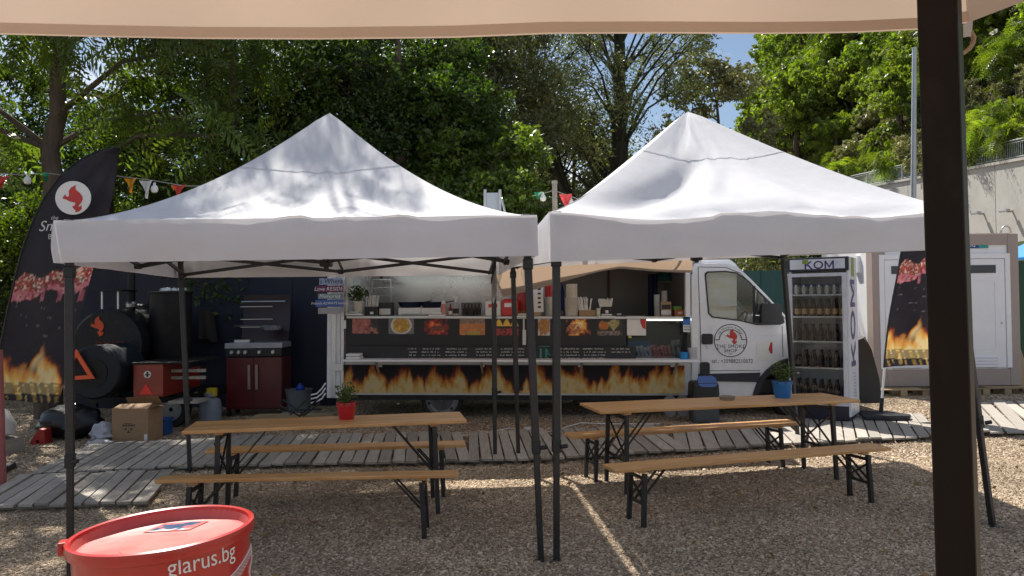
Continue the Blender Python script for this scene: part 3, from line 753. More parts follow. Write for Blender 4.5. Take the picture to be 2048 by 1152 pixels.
for px, py in ((708, 628), (874, 630), (1047, 632), (1214, 633)):
    cl = tpart('board_lamp', alu, (px-17, py-1, px+17, py+3, -0.14, -0.06), (px-11, py-5, px+10, py-2, -0.06, 0.02), bevel=0.003)
tpart('hanging_bracket', steel, (1045, 660, 1052, 690, -0.09, -0.05), (1046, 636, 1049, 660, -0.085, -0.05), bevel=0.003)
st = tpart('box_pile', paper, (692, 708, 719, 713, -0.34, -0.10), (692, 714, 720, 718, -0.35, -0.10), (691, 718.6, 720, 722, -0.35, -0.10), bevel=0.004)
# flame banner
xa, za = T(686, 787.5, -.06); xc, zc = T(1369, 731, -.06); za2 = T(1369, 785, -.06)[1]; za = (za+za2)/2
print_sheet('flame_banner', lambda u, v: (xa+(xc-xa)*u, -0.06-0.008*sin(u*40)*(1-v), za+(zc-za)*v), lambda U, Vv: flames(U*24, Vv*0.80, 1.12, 2.3)*0.82, 620, 52, printed_cloth, truck, local=True)
# lamp tube
tb = lspan('strip_lamp', alu, T(736, 546, .5)[0], T(966, 546, .5)[0], 0.5, 0.56, T(850, 545, .5)[1]+.01, T(850, 545, .5)[1]+.05)
xa, z_ = T(739, 546.5, .5); xc = T(963, 546, .5)[0]
b = MB(); b.tube([(xa, .515, z_), (xc, .515, z_)], 0.016, 8); b.build('tube', mat('lit_tube', (0.8, 0.8, 0.8), emit=(0.85, 1.0, 0.97), estr=5.0), tb, local=True)
# display case on the right
cg = glass('case_glass', clear=0.82)
case = tpart('display_case', steel, (1252, 716, 1386, 723, -0.02, 0.5), (1256, 634, 1386, 641, 0.05, 0.5), bevel=0.004)
b = MB(); z0_ = T(1300, 716)[1]; z1_ = T(1300, 641)[1]; xa = T(1256, 700)[0]; xc = T(1384, 700)[0]
b.add([(xa, -0.015, z0_), (xc, -0.015, z0_), (xc, 0.10, z1_), (xa, 0.10, z1_)], [(0, 1, 2, 3)]); b.build('pane', cg, case, local=True)
tpart('light_bar', mat('case_light', (0.7, 0.7, 0.65), rough=0.4, emit=(1.0, 0.95, 0.8), estr=2.5), (1294, 637, 1380, 641, 0.03, 0.05), parent=case)
tpart('case_back', mat('case_back', (0.07, 0.08, 0.06), rough=0.4), (1256, 641, 1386, 716, 0.47, 0.5), parent=case)
for px, py in ((1312, 634), (1356, 634), (1260, 674)): tpart('magnet', mat('lime', (0.5, 0.6, 0.12)), (px-3, py-2, px+3, py+2, -0.03, -0.01), parent=case)
# poster card whose printed square is left blank
pc = tpart('poster', paper, (1254, 632, 1292, 671, -0.035, -0.028))
b = MB(); xy = [T(a, c) for a, c in ((1279, 634), (1290.5, 634), (1290.5, 659), (1284, 655), (1280, 645))]
b.plate(xy, [], lambda a, c, t: (a, t, c), -0.039, -0.0365); b.build('red_corner', red_ink, pc, local=True)
tpart('terminal_sign', mat('blue_sign', (0.03, 0.14, 0.42), rough=0.4), (1366, 634, 1381, 650, -0.06, -0.03))
kp = tpart('price_card', paper, (1367, 650, 1380, 664, -0.06, -0.035))
b = MB()
for i in range(3):
    for j in range(2): tspan(b, 1369+i*4, 652+j*5.5, 1371+i*4, 655+j*5.5, -0.063, -0.061)
b.build('card_print', ink, kp, local=True)
# inside shelf and curtain on the right
lspan('wall_shelf', inner_grey, T(1312, 560, 1.2)[0], xr-0.06, 1.2, 1.5, T(1330, 562, 1.2)[1]-0.02, T(1330, 562, 1.2)[1])
b = MB(); b.grid(lambda u, v: (T(1296+20*u, 600, 1.0)[0], 1.0+0.03*sin(u*14), T(1300, 632, 1.0)[1]+(T(1300, 548, 1.0)[1]-T(1300, 632, 1.0)[1])*v), 14, 4); b.build('navy_curtain', mat('navy_cloth', (0.012, 0.02, 0.07), rough=0.8), truck, local=True, smooth=True)
tpart('right_profile', white_paint, (1371, 540, 1381, 634, -0.04, 0.05), bevel=0.004)
tpart('right_frame', white_paint, (1383, 548, 1396, 790, -0.03, 0.05), bevel=0.005)
# roof vent behind the left gazebo
xa, za = T(967, 425, 1.0); xc, zc = T(1003, 383, 1.0)
vent = lspan('roof_vent', mat('vent_sheet', (0.42, 0.46, 0.50), rough=0.35, metal=0.3), xa+0.05, xc-0.05, 1.0, 1.02, ztop, zc-0.02)
for x in (xa+0.025, xc-0.025): lspan('vent_post', galv, x-0.022, x+0.022, 0.97, 1.05, ztop-0.02, zc+0.03, parent=vent)
b = MB(); b.bar((xc, 1.05, zc-0.1), (xc+0.16, 1.5, ztop), 0.03); b.build('stay', galv, vent, local=True)

# ------------------------------------------------------------------ cab
SIDE = [(1385,799),(1385,535),(1391,528),(1450,526),(1474,532),(1502,558),(1535,592),(1570,630),(1582,635),(1640,646),(1700,657),(1728,674),(1742,700),(1757,756),(1763,806),(1676,808)]
cxa, cya = 1594, 806
SIDE += [(cxa+78*cos(a), cya-80*sin(a)) for a in [pi*i/16 for i in range(0, 17)]]
SIDE += [(1514, 799)]
WIN = [(1409,548),(1414,543),(1450,541.5),(1474,545),(1497,561),(1533,599),(1566,632),(1569,645),(1560,649),(1512,650),(1481,642),(1424,635),(1416,627)]
tp = lambda L, dy=0.0: [T(a, c, dy) for a, c in L]
XZ = lambda a, c, t: (a, t, c)
b = MB(); b.plate(tp(SIDE), [tp(WIN)], XZ, 0.0, 0.03); cab = b.build('cab_side', white_paint, truck, local=True, bevel=0.006)
b = MB(); b.plate(tp(SIDE), [tp(WIN)], XZ, DEEP-0.03, DEEP); b.build('cab_side', white_paint, truck, local=True)
# skin across: roof, windscreen, bonnet, nose, bumper
S2 = tp(SIDE)
def skin(name, i, j, m, y0=0.03, y1=DEEP-0.03, off=0.0):
    b = MB()
    for k in range(i, j):
        a, c = S2[k], S2[k+1]; d = V((c[0]-a[0], 0, c[1]-a[1])); n = V((-d.z, 0, d.x)).normalized()*0.012
        b.add([(a[0], y0, a[1]), (a[0], y1, a[1]), (c[0], y1, c[1]), (c[0], y0, c[1]), (a[0]+n.x, y0, a[1]+n.z), (a[0]+n.x, y1, a[1]+n.z), (c[0]+n.x, y1, c[1]+n.z), (c[0]+n.x, y0, c[1]+n.z)],
              [(0,1,2,3),(7,6,5,4),(0,4,5,1),(1,5,6,2),(2,6,7,3),(3,7,4,0)])
    return b.build(name, m, truck, local=True)
skin('cab_roof', 1, 4, white_paint); skin('bonnet', 8, 11, white_paint); skin('bumper', 11, 14, black_plastic, 0.0, DEEP)
ws = skin('windscreen', 4, 7, glass('car_glass', tint=(0.55, 0.68, 0.66), clear=0.75))
b = MB(); b.plate(tp([(1690, 690), (1727, 676), (1742, 700), (1757, 756), (1763, 806), (1690, 806)]), [], XZ, -0.02, 0.0); b.build('bumper_corner', black_plastic, truck, local=True, bevel=0.006)
b = MB(); b.plate(tp([(1396, 530), (1404, 519), (1466, 518), (1480, 530)]), [], XZ, 0.12, DEEP-0.12); b.build('roof_spoiler', white_paint, truck, local=True, bevel=0.02)
lspan('cab_floor', black_plastic, T(1388, 700)[0], T(1740, 700)[0], 0.04, DEEP-0.04, 0.42, 0.62)
lspan('cab_rear_wall', black_plastic, T(1386, 700)[0], T(1390, 700)[0], 0.04, DEEP-0.04, 0.6, T(1390, 535)[1])
for yy in (0.3, 1.2):
    xs, zs = T(1418, 700)
    b = MB(); b.box((xs+0.28, yy+0.22, 1.02), (0.48, 0.46, 0.16)); b.bar((xs+0.10, yy+0.22, 1.08), (xs-0.02, yy+0.22, 1.72), 0.44, 0.12, up=(0, 1, 0)); b.box((xs-0.03, yy+0.22, 1.84), (0.10, 0.26, 0.18))
    b.build('seat', mat('seat_cloth', (0.03, 0.032, 0.04), rough=0.9), truck, local=True, bevel=0.04)
xs, zs = T(1545, 655)
b = MB(); b.box((xs+0.05, DEEP/2, zs-0.12), (0.5, DEEP-0.12, 0.28)); b.build('dashboard', black_plastic, truck, local=True, bevel=0.05)
b = MB(); b.tube([V((xs-0.33, 0.55, zs+0.06))+V((0.10*cos(a), 0.21*sin(a), 0.17*cos(a))) for a in [2*pi*i/20 for i in range(21)]], 0.015, 6, cap=False); b.build('steering_wheel', black_plastic, truck, local=True, smooth=True)
# crumpled pale sheet added behind the door glass, standing in for the tents' reflection
sh = mat('reflection_sheet', (0.62, 0.58, 0.53), rough=0.42, metal=0.15, var=0.12, scale=3)
def shade(u, v):
    px, py = 1404+72*u, 540+98*(1-v); x, z = T(px, py, 0.06)
    return (x, 0.075+0.035*mnoise.noise(V((u*1.6+v, v*9, 1)))+0.05*u*u, z)
b = MB(); b.grid(shade, 20, 26); b.build('reflection_sheet', sh, truck, local=True, smooth=True, fix=False)
# glass and rubber of the door window
inner = [(1483.0+(a-1483)*0.965, 595+(c-595)*0.955) for a, c in WIN]
frm = MB(); frm.plate(tp(WIN), [tp(inner)], XZ, -0.008, 0.02); frm.build('window_rubber', black_plastic, cab, local=True)
b = MB(); P_ = tp(inner); b.add([(a, 0.006, c) for a, c in P_], [tuple(t_) for t_ in tessellate_polygon([[V((a, c, 0)) for a, c in P_]])]); b.build('window', glass('door_glass', tint=(0.86, 0.9, 0.88), clear=0.92, extra=0.05), cab, local=True)
tpart('window_divider', black_plastic, (1506, 572, 1511, 646, -0.004, 0.012), parent=cab)
# door joints, trim, handle, arch, mirror
def strip(name, L, wd, m, y=-0.003, th=0.006, par=None):
    b = MB(); P = tp(L)
    for p, r_ in zip(P[:-1], P[1:]): b.bar((p[0], y, p[1]), (r_[0], y, r_[1]), wd, th, up=(0, 1, 0))
    return b.build(name, m, par or cab, local=True)
joint_m = mat('joint_dark', (0.03, 0.03, 0.035), rough=0.7)
strip('door_joint', [(1396, 534), (1397, 560), (1400, 640), (1402, 738)], 0.008, joint_m)
strip('door_joint', [(1397, 534), (1452, 535), (1480, 546), (1536, 600), (1573, 640)], 0.008, joint_m)
strip('door_joint', [(1564, 652), (1566, 714)], 0.007, joint_m)
strip('door_joint', [(1402, 741), (1520, 741)], 0.006, joint_m)
strip('door_crease', [(1402, 670), (1600, 668)], 0.010, white_paint, -0.003)
dh = MB(); dh.plate(rrect(*T(1403, 688.5), *T(1425, 667.5), 0.03), [], XZ, -0.03, 0.0); dhb = dh.build('door_handle', black_plastic, cab, local=True, bevel=0.006)
b = MB(); b.lathe((T(1415, 693)[0], 0, T(1415, 695)[1]), [(0.022, 0), (0.022, 0.006), (0.012, 0.008)], 14, Matrix.Rotation(pi/2, 3, 'X')); b.build('lock', alu, cab, local=True)
dk = mat('trim_navy', (0.02, 0.022, 0.032), rough=0.55, var=0.15)
b = MB(); b.plate(tp([(1391, 748), (1521, 745), (1516, 764), (1391, 762)]), [], XZ, -0.02, 0.0); b.build('side_trim', dk, cab, local=True, bevel=0.006)
b = MB(); b.plate(rrect(*T(1400, 750), *T(1418, 724), 0.035), [], XZ, -0.05, 0.0); b.build('mud_flap', black_plastic, cab, local=True, bevel=0.01)
arc = [(cxa+90*cos(a), cya-92*sin(a)) for a in [pi*i/20 for i in range(0, 21)]]+[(cxa+79*cos(a), cya-81*sin(a)) for a in [pi*i/20 for i in range(20, -1, -1)]]
b = MB(); b.plate(tp(arc), [], XZ, -0.045, 0.02); b.build('wheel_arch', dk, cab, local=True, bevel=0.008)
lspan('wheel_well', chassis_m, T(1512, 760)[0], T(1680, 760)[0], 0.42, 0.46, 0.2, T(1594, 726)[1])
b = MB(); b.plate(rrect(*T(1522, 648, -.12), *T(1562, 607, -.12), 0.05), [], XZ, -0.17, -0.05); mir = b.build('door_mirror', black_plastic, truck, local=True, bevel=0.03)
b = MB(); b.bar((T(1555, 640)[0], -0.08, T(1555, 640)[1]), (T(1562, 644)[0], 0.01, T(1562, 644)[1]), 0.06); b.build('mirror_arm', black_plastic, mir, local=True)
# badge on the door
cx, cz = T(1461, 681); R_ = 0.247
bd = MB(); bd.plate(circle(cx, cz, R_, 48), [circle(cx, cz, R_*0.955, 48)], XZ, -0.006, 0.0)
ia = [(cx+R_*.68*cos(a), cz+R_*.04+R_*.62*sin(a)) for a in [pi*i/24 for i in range(25)]]
for L in (ia, [(cx-R_*.97, cz+R_*.04), (cx-R_*.68, cz+R_*.04)], [(cx+R_*.68, cz+R_*.06), (cx+R_*.97, cz+R_*.06)], [(cx-R_*.86, cz-R_*.50), (cx-R_*.70, cz-R_*.52)], [(cx+R_*.86, cz-R_*.46), (cx+R_*.74, cz-R_*.46)]):
    for p, r_ in zip(L[:-1], L[1:]): bd.bar((p[0], -0.003, p[1]), (r_[0], -0.003, r_[1]), 0.011, 0.006, up=(0, 1, 0))
badge = bd.build('badge', ink, cab, local=True)
b = MB(); b.plate([(cx+0.02+a*R_*.56, cz+R_*.27+c*R_*.58) for a, c in BEAST], [], XZ, -0.007, -0.001); b.build('badge_animal', red_ink, badge, local=True)
tz = lambda x0, z0: (lambda x, y: (x0+x, -0.004, z0+y))
lettering('badge_lettering', 'THE SMOKE', 0.074, tz(cx, cz-R_*.36), ink, badge, local=True, spacing=1.12)
lettering('badge_lettering', 'SHOP', 0.074, tz(cx, cz-R_*.62), ink, badge, local=True, spacing=1.12)
def arcmap(r):
    def fn(x, y):
        a = pi/2-x/r; return (cx+(r+y)*cos(a), -0.004, cz+R_*.04+(r+y)*sin(a)*0.96)
    return fn
lettering('badge_lettering', 'Up Horizon Avenue', 0.050, arcmap(R_*.80), mat('ink_grey', (0.10, 0.10, 0.11)), badge, local=True, spacing=1.1)
lettering('badge_lettering', 'EST.', 0.034, tz(cx, cz-R_*.82), MATS['ink_grey'], badge, local=True)
xx, zz = T(1464.5, 722.5)
lettering('phone_number', 'tel.: +359882510072', 0.088, tz(xx, zz), ink, cab, local=True, sx=0.80, spacing=1.05)
st = tpart('sticker', paper, (1513, 683, 1546, 720, -0.004, -0.001), parent=cab)
b = MB(); b.plate(tp([(1541, 684.5), (1544.5, 684.5), (1544.5, 708), (1540, 706), (1537, 698)]), [], XZ, -0.0065, -0.0045); b.build('sticker_corner', red_ink, st, local=True)

# ------------------------------------------------------------------ goods on the counter (each lifts off: things of their own)
cr_ = lambda name, col, **k: mat(name, col, **k)
def item(name, label, cat, px, dy, group=None, py=None):
    if py is None:
        l, z = T(px, 631, dy); q = MW[truck] @ V((l, dy, zop))
    else: q = W(px, py, YT+dy)
    return thing(name, label, cat, q, 0, group)
def px2m(dy): return (YT+dy)/F
def lat(root, name, m, prof, dy=0.0, off=(0, 0), n=16, smooth=True, parent=None):
    k = px2m(dy); b = MB(); b.lathe((off[0]*k, 0, off[1]*k), [(r*k, z*k) for r, z in prof], n); return b.build(name, m, parent or root, local=True, smooth=smooth)
def bx(root, name, m, x0, x1, z0, z1, dep, dy=0.0, y0=0.0, parent=None, bevel=0.003):
    k = px2m(dy); b = MB(); b.span(x0*k, x1*k, y0, y0+dep, z0*k, z1*k); return b.build(name, m, parent or root, local=True, bevel=bevel)
herb = leafmat('herb_leaf', (0.06, 0.10, 0.03), var=0.5)
def leafy(name, root, m, cz, rad, n, size, spread=1.0, stems=6, seed=1):
    r = np.random.default_rng(seed); b = MB()
    for _ in range(stems):
        a = r.random()*6.28; e = V((cos(a)*rad*.7*r.random(), sin(a)*rad*.7*r.random(), cz+rad*(r.random()*.8)))
        b.tube([V((0, 0, cz-rad*1.2)), V((e.x*.4, e.y*.4, cz-rad*.3)), e], 0.004, 4)
    b.build('stem', mat('stem_green', (0.08, 0.09, 0.03)), root, local=True)
    b = MB(); cols = []
    for _ in range(n):
        d = V(r.normal(size=3)).normalized(); p = V((0, 0, cz))+d*rad*(r.random()**.5); p.z = cz+(p.z-cz)*spread
        t1 = V(r.normal(size=3)).normalized(); t2 = t1.orthogonal(); s = size*(.6+.8*r.random())
        b.add([p-t1*s, p+t2*s*.35, p+t1*s, p-t2*s*.35], [(0, 1, 2, 3)]); c = .6+.9*r.random(); cols += [(c, c, c*.8)]*4
    return b.build(name, m, root, local=True, cols=np.array(cols), fix=False)
cream = cr_('cream_plastic', (0.62, 0.58, 0.50), rough=0.5); wht = paper; redp = cr_('red_plastic', (0.55, 0.02, 0.02), rough=0.35, coat=0.2)
blackp = black_plastic; clearp = cr_('milky_plastic', (0.6, 0.6, 0.58), rough=0.25, transl=0.4); kraft = cr_('kraft_card', (0.40, 0.27, 0.15), rough=0.8)
r = item('flower_pot', 'cream pot with a bushy green herb on the left end of the serving counter', 'plant pot', 716, 0.12)
lat(r, 'pot', cream, [(9, 0), (12, 26), (13, 26), (13, 29), (11, 29), (10, 24)], .12); leafy('foliage', r, herb, 0.33, 0.17, 260, 0.03, 0.8, seed=3)
r = item('straw_holder', 'black box of wrapped straws beside the cream herb pot', 'holder', 743, 0.08)
bx(r, 'box', blackp, -14, 12, 0, 18, .12, .08); b = MB()
for i in range(16):
    x = (-12+i*1.5)*px2m(.08); b.bar((x, .05+.03*(i % 3), .1), (x+rnd.uniform(-.03, .03), .05, .27+rnd.uniform(0, .05)), .012)
b.build('straw', wht, r, local=True); bx(r, 'label', wht, -3, 4, 3, 8, .004, .08, -.004)
r = item('napkin_box', 'dark box with white napkins between the straws and the pans', 'box', 771, .2); bx(r, 'box', cr_('dark_box', (.03, .035, .045)), -14, 14, 0, 26, .2, .2); bx(r, 'napkins', wht, -12, 10, 2, 14, .02, .2, -.02)
r = item('knife_rack', 'wire utensil rack standing behind the straws against the steel wall', 'rack', 762, 1.2, None, 612)
for x in (-18, 20): b = MB(); b.bar((x*px2m(1.2), 0, 0), (x*px2m(1.2), 0, .42), .012); b.build('upright', steel, r, local=True)
for z in (20, 36, 52): bx(r, 'shelf', steel, -20, 22, z, z+2, .2, 1.2)
bx(r, 'handle', blackp, -2, 4, 54, 66, .03, 1.2)
for px, lab in ((821, 'blue dark pan nearest the steel splashback, left of two'), (866, 'dark blue pan under the lamp tube, right of two')):
    r = item('roasting_pan', lab, 'pan', px, .35, 'dark pans on the counter'); k = px2m(.35)
    b = MB(); b.lathe((0, 0, .12), [(.14, 0), (.19, .09), (.2, .09), (.15, .0)], 20); b.build('pan', cr_('enamel_navy', (.015, .02, .05), rough=.25), r, local=True, smooth=True)
    b = MB(); b.span(-.17, .17, -.1, .1, 0, .12); b.build('stand', steel, r, local=True); b = MB(); b.bar((.19, 0, .2), (.33, -.05, .22), .03, .015); b.build('handle', blackp, r, local=True)
r = item('cutting_board', 'pale cutting board lying flat in front of the dark pans', 'board', 838, .05); bx(r, 'board', cr_('board_grey', (.3, .29, .28)), -38, 40, 0, 3, .28, .05)
r = item('sauce_bottle', 'pink sauce bottle with white cap beside the pump bottle', 'bottle', 887, .05); lat(r, 'bottle', cr_('pink_sauce', (.55, .22, .2), rough=.3), [(5.5, 0), (5.5, 20), (4, 24)]); lat(r, 'cap', wht, [(4, 24), (4, 30), (3, 31)])
r = item('sauce_bottle', 'small red bottle with a white label next to the pump bottle', 'bottle', 901, .07); lat(r, 'bottle', cr_('dark_red', (.2, .02, .02), rough=.25), [(4, 0), (4, 14), (1.8, 19), (1.8, 24)]); lat(r, 'label', wht, [(4.2, 3), (4.2, 10)])
r = item('pump_bottle', 'clear sanitiser bottle with a white pump head', 'bottle', 912, .05); lat(r, 'bottle', clearp, [(6, 0), (6, 22), (3, 27)]); lat(r, 'label', blackp, [(6.1, 5), (6.1, 15)]); lat(r, 'pump', wht, [(2, 27), (2, 36), (3, 36), (3, 38)]); bx(r, 'nozzle', wht, -6, 2, 36, 38.5, .02, .05)
r = item('wire_basket', 'black wire basket of small bottles on the counter behind the pole', 'basket', 943, .12); k = px2m(.12); b = MB()
for i in range(15): b.tube([((-19+i*2.6)*k, 0, 0), ((-20+i*2.8)*k, 0, 26*k)], .004, 5); b.tube([((-19+i*2.6)*k, .18, 0), ((-20+i*2.8)*k, .2, 26*k)], .004, 5)
b.build('wire', blackp, r, local=True)
for z in (2, 14, 26): b = MB(); b.bar((-20*k, 0, z*k), (20*k, 0, z*k), .008); b.build('rim_wire', blackp, r, local=True)
for i in range(5): lat(r, 'bottle', cr_('brown_glass', (.06, .025, .012), rough=.15), [(3.4, 0), (3.4, 14), (1.5, 19), (1.5, 24)], .12, (-14+i*7, 0), 10).location = (0, .1, 0)
r = item('paper_box', 'white box with a red label behind the dark pole', 'box', 986, .06); bx(r, 'box', wht, -15, 15, 0, 30, .25, .06); bx(r, 'label', redp, -9, 9, 17, 24, .003, .06, -.003)
r = item('napkin_dispenser', 'red napkin dispenser with a white label on the counter', 'dispenser', 1020, .06); bx(r, 'body', redp, -17, 16, 0, 32, .25, .06, bevel=.02); bx(r, 'label', wht, -11, 11, 18, 26, .003, .06, -.003); lat(r, 'lid', redp, [(14, 32), (12, 34), (3, 35)], .06).location = (0, .12, 0)
r = item('jug', 'red and yellow bottle standing behind the white menu stand', 'bottle', 1044, .5); lat(r, 'body', redp, [(9, 10), (11, 26), (10, 44), (4, 56), (3, 62)], .5); lat(r, 'base', cr_('amber', (.5, .22, .04)), [(8, 0), (10, 22)], .5)
r = item('menu_stand', 'white printed menu stand with a yellow top on the counter', 'menu stand', 1070, .03); bx(r, 'card', wht, -18, 17, 8, 58, .01, .03); bx(r, 'foot', kraft, -12, 12, 0, 8, .1, .03)
for x in (-9, 11): bx(r, 'yellow_tab', cr_('yellow_plastic', (.65, .33, .03)), x-5, x+5, 58, 68, .012, .03)
for i in range(5):
    for x in (-9, 9): bx(r, 'print', ink, x-3, x+3, 16+i*9, 20+i*9, .002, .03, -.002)
r = item('canister', 'tall canister, red top and pale base, behind the front pole', 'canister', 1105, .3); lat(r, 'base', cream, [(15, 0), (15, 38)], .3); lat(r, 'lid', redp, [(15.3, 38), (15.3, 66), (13, 68)], .3)
r = item('blue_bottle', 'tall navy bottle between the canister and the paper rolls', 'bottle', 1121, .35); lat(r, 'bottle', cr_('navy_plastic', (.01, .02, .12), rough=.3), [(8, 0), (8, 50), (4, 64), (3, 72)], .35)
r = item('coffee_box', 'small dark box at the foot of the navy bottle', 'box', 1118, .05); bx(r, 'box', cr_('dark_box2', (.05, .05, .06)), -9, 9, 0, 11, .1, .05)
r = item('paper_roll', 'large cream paper roll standing on the counter under another roll', 'paper roll', 1143, .12, 'stacked paper rolls'); lat(r, 'roll', cr_('roll_grey', (.50, .46, .41), rough=.9), [(13, 0), (13, 37)], .12, n=24)
r = item('paper_roll', 'cream paper roll topmost of the two stacked rolls', 'paper roll', 1144, .12, 'stacked paper rolls'); k = px2m(.12); r.location.z += 37.2*k; MW[r] = Matrix.Translation(r.location); lat(r, 'roll', cr_('roll_cream', (.62, .56, .46), rough=.9), [(11.5, 0), (11.5, 27)], .12, n=24)
r = item('cutlery_holder', 'kraft box of white wrapped cutlery right of the paper rolls', 'holder', 1175, .05); bx(r, 'box', kraft, -17, 16, 0, 12, .16, .05)
b = MB()
for i in range(11): x = (-15+i*2.1)*px2m(.05); b.bar((x, .06, .06), (x+rnd.uniform(-.05, .06), .06+rnd.uniform(-.03, .05), .24+rnd.uniform(0, .06)), .016, .005)
b.build('cutlery', wht, r, local=True)
r = item('cutlery_holder', 'black cup of white sticks with a small white tag', 'holder', 1213, .05); bx(r, 'cup', blackp, -10, 12, 0, 19, .14, .05, bevel=.01); bx(r, 'tag', wht, -2, 4, 6, 12, .003, .05, -.003)
b = MB()
for i in range(13): x = (-15+i*2.4)*px2m(.05); b.bar((x*.7, .06, .1), (x, .06, .25+rnd.uniform(0, .03)), .012, .006)
b.build('stick', wht, r, local=True)
r = item('salt_shaker', 'small pale cup left of the black stick holder', 'cup', 1197, .04); lat(r, 'cup', cream, [(4, 0), (4, 16)], .04)
r = item('card_reader', 'grey card reader lying on the counter right of the stick holder', 'card reader', 1236, .04); bx(r, 'body', blackp, -13, 10, 0, 7, .1, .04, bevel=.01); bx(r, 'screen', cr_('grey_screen', (.3, .33, .35), rough=.2), -2, 7, 2, 6, .003, .04, -.003)
cup = cr_('clear_cup', (.62, .63, .63), rough=.2, transl=.35)
for px, h, z, lab in ((1314, 46, 0, 'taller stack of clear plastic cups beside the brown tea box'), (1329, 22, 29, 'short stack of clear cups on top of the brown tea box')):
    r = item('cup_stack', lab, 'cups', px, .3, 'stacks of clear cups'); r.location.z += z*px2m(.3); MW[r] = Matrix.Translation(r.location); pr = []
    n = int(h/3.6)
    for i in range(n): pr += [(5.2, i*3.6), (6.3, i*3.6+3.0), (6.6, i*3.6+3.4)]
    lat(r, 'cups', cup, pr, .3, n=18)
r = item('tea_box', 'brown tea box with a white label below the short cup stack', 'box', 1334, .28); bx(r, 'box', kraft, -12, 9, 0, 29, .14, .28); bx(r, 'label', wht, -11, 8, 3, 12, .003, .28, -.003); bx(r, 'print', ink, -10, 7, 14, 23, .003, .28, -.003)
r = item('snack_box', 'orange snack box with a green top beside the right window post', 'box', 1358, .25); bx(r, 'box', cr_('orange_card', (.5, .14, .04)), -8, 12, 0, 13, .12, .25); bx(r, 'label', wht, -2, 7, 4, 9, .003, .25, -.003); bx(r, 'green_lid', cr_('green_card', (.16, .35, .05)), -10, 6, 13, 20, .1, .25)
q = W(1356, 562, YT+1.2); r = thing('spotted_box', 'white box with dark dots on the upper shelf', 'box', q); bx(r, 'box', wht, -9, 11, 0, 16, .14, 1.2); bx(r, 'red_lid', redp, -6, 11, 16, 24, .13, 1.2); b = MB(); k = px2m(1.2)
for i in range(4):
    for j in range(3): b.lathe(((-6+i*4.6)*k, -.002, (3+j*5)*k), [(1.5*k, -.001), (1.5*k, .002)], 8, Matrix.Rotation(pi/2, 3, 'X'))
b.build('dots', ink, r, local=True)
q = W(1330, 562, YT+1.2); r = thing('teal_bag', 'dark teal bag lying on the upper shelf', 'bag', q); b = MB(); b.lathe((0, .1, 0), [(.14, 0), (.17, .06), (.12, .13), (.03, .15)], 12); b.build('bag', cr_('teal_bag', (.02, .1, .1)), r, local=True, smooth=True)
# packs in the display case
zc0 = T(1300, 716)[1]
for px, wd, h, m, lab in ((1288, 32, 22, cr_('pack_blue', (.50, .55, .66), rough=.3, var=.3, scale=30), 'heap of white and blue packs in the glass display case'), (1322, 44, 24, cr_('pack_pink', (.66, .26, .28), rough=.3, var=.4, scale=30), 'heap of pink wrapped packs in the glass display case'), (1353, 20, 34, cr_('pack_grey', (.32, .31, .32), rough=.35, var=.3, scale=14), 'grey bag standing in the corner of the display case')):
    k = px2m(.1); x = T(px, 700, .1)[0]; q = MW[truck] @ V((x, .2, zc0)); r = thing('food_packs', lab, 'packs', q)
    nk = max(1, int(wd/7))
    for i in range(nk):
        x0 = (-wd/2+i*wd/nk)*k
        b = MB(); b.grid(lambda u, v: V((x0+(wd/nk*k)*(.06+.88*u)+.012*sin(v*7), -.09+.05*v-.05*sin(pi*u)*sin(pi*min(v*1.2, 1)), (h*(.8+.3*vnoise(i*1.7, 2.)))*k*v)), 6, 8); b.build('pack', m, r, local=True, smooth=True, fix=False)
x = T(1292, 716, .3)[0]; q = MW[truck] @ V((x, .42, zc0)); r = thing('blue_tray', 'blue tray at the back of the glass display case', 'tray', q); bx(r, 'tray', cr_('tray_blue', (.05, .22, .42)), -34, 10, 10, 30, .02, .3)
q = W(1368, 725, YT-.15); r = thing('blue_cup', 'bright blue plastic cup on the right end of the white shelf', 'cup', q); q.z = (MW[truck] @ V((T(1368, 700)[0], 0, zs1+.045))).z; r.location = q; MW[r] = Matrix.Translation(q); lat(r, 'cup', cr_('blue_plastic', (.01, .2, .48), rough=.3), [(8, 0), (9, 14), (7.5, 14), (7, 2)], -.15)
q = W(1385, 724, YT-.12); q.z = r.location.z; r = thing('clear_tub', 'clear plastic tub beside the blue cup on the shelf end', 'tub', q); lat(r, 'tub', cup, [(8, 0), (9, 22), (8.4, 22), (7.4, 1)], -.12)

# planks of words hanging on the left corner of the truck
root = thing('word_sign', 'stack of painted word planks hanging at the left corner of the truck', 'sign', W(660, 592, YT-.5))
for i, (a, c, ya, yc, col, txt, tm_) in enumerate(((638, 684, 556, 570, (.30, .36, .52), 'is Where', ink), (632, 687, 571, 585, (.14, .03, .09), 'Love RESIDES', paper), (636, 683, 587, 598, (.20, .27, .30), 'Memories', paper), (631, 687, 599, 614, (.07, .13, .36), 'Friends ALWAYS belong', paper), (636, 682, 615, 628, (.36, .34, .36), None, None))):
    p0 = W(a, yc, YT-.5); p1 = W(c, ya, YT-.5); b = MB(); b.span(p0.x, p1.x, YT-.5, YT-.485, p0.z, p1.z); pl = b.build('word_plank', mat('plank_paint%s' % 'abcde'[i], col, rough=.7, var=.15, scale=9), root, bevel=.004)
    if txt: lettering('lettering', txt, (.095, .078, .075, .052)[i], lambda x, y: V(((p0.x+p1.x)/2+x, YT-.502, (p0.z+p1.z)/2+y)), tm_, pl, shear=.2)
b = MB()
for px in (645, 675):
    p = W(px, 556, YT-.493); e = W(px, 545, YT-.493); b.tube([p, e], .004, 4)
    p = W(px, 615, YT-.482); e = W(px, 560, YT-.482); b.tube([p, e], .004, 4)
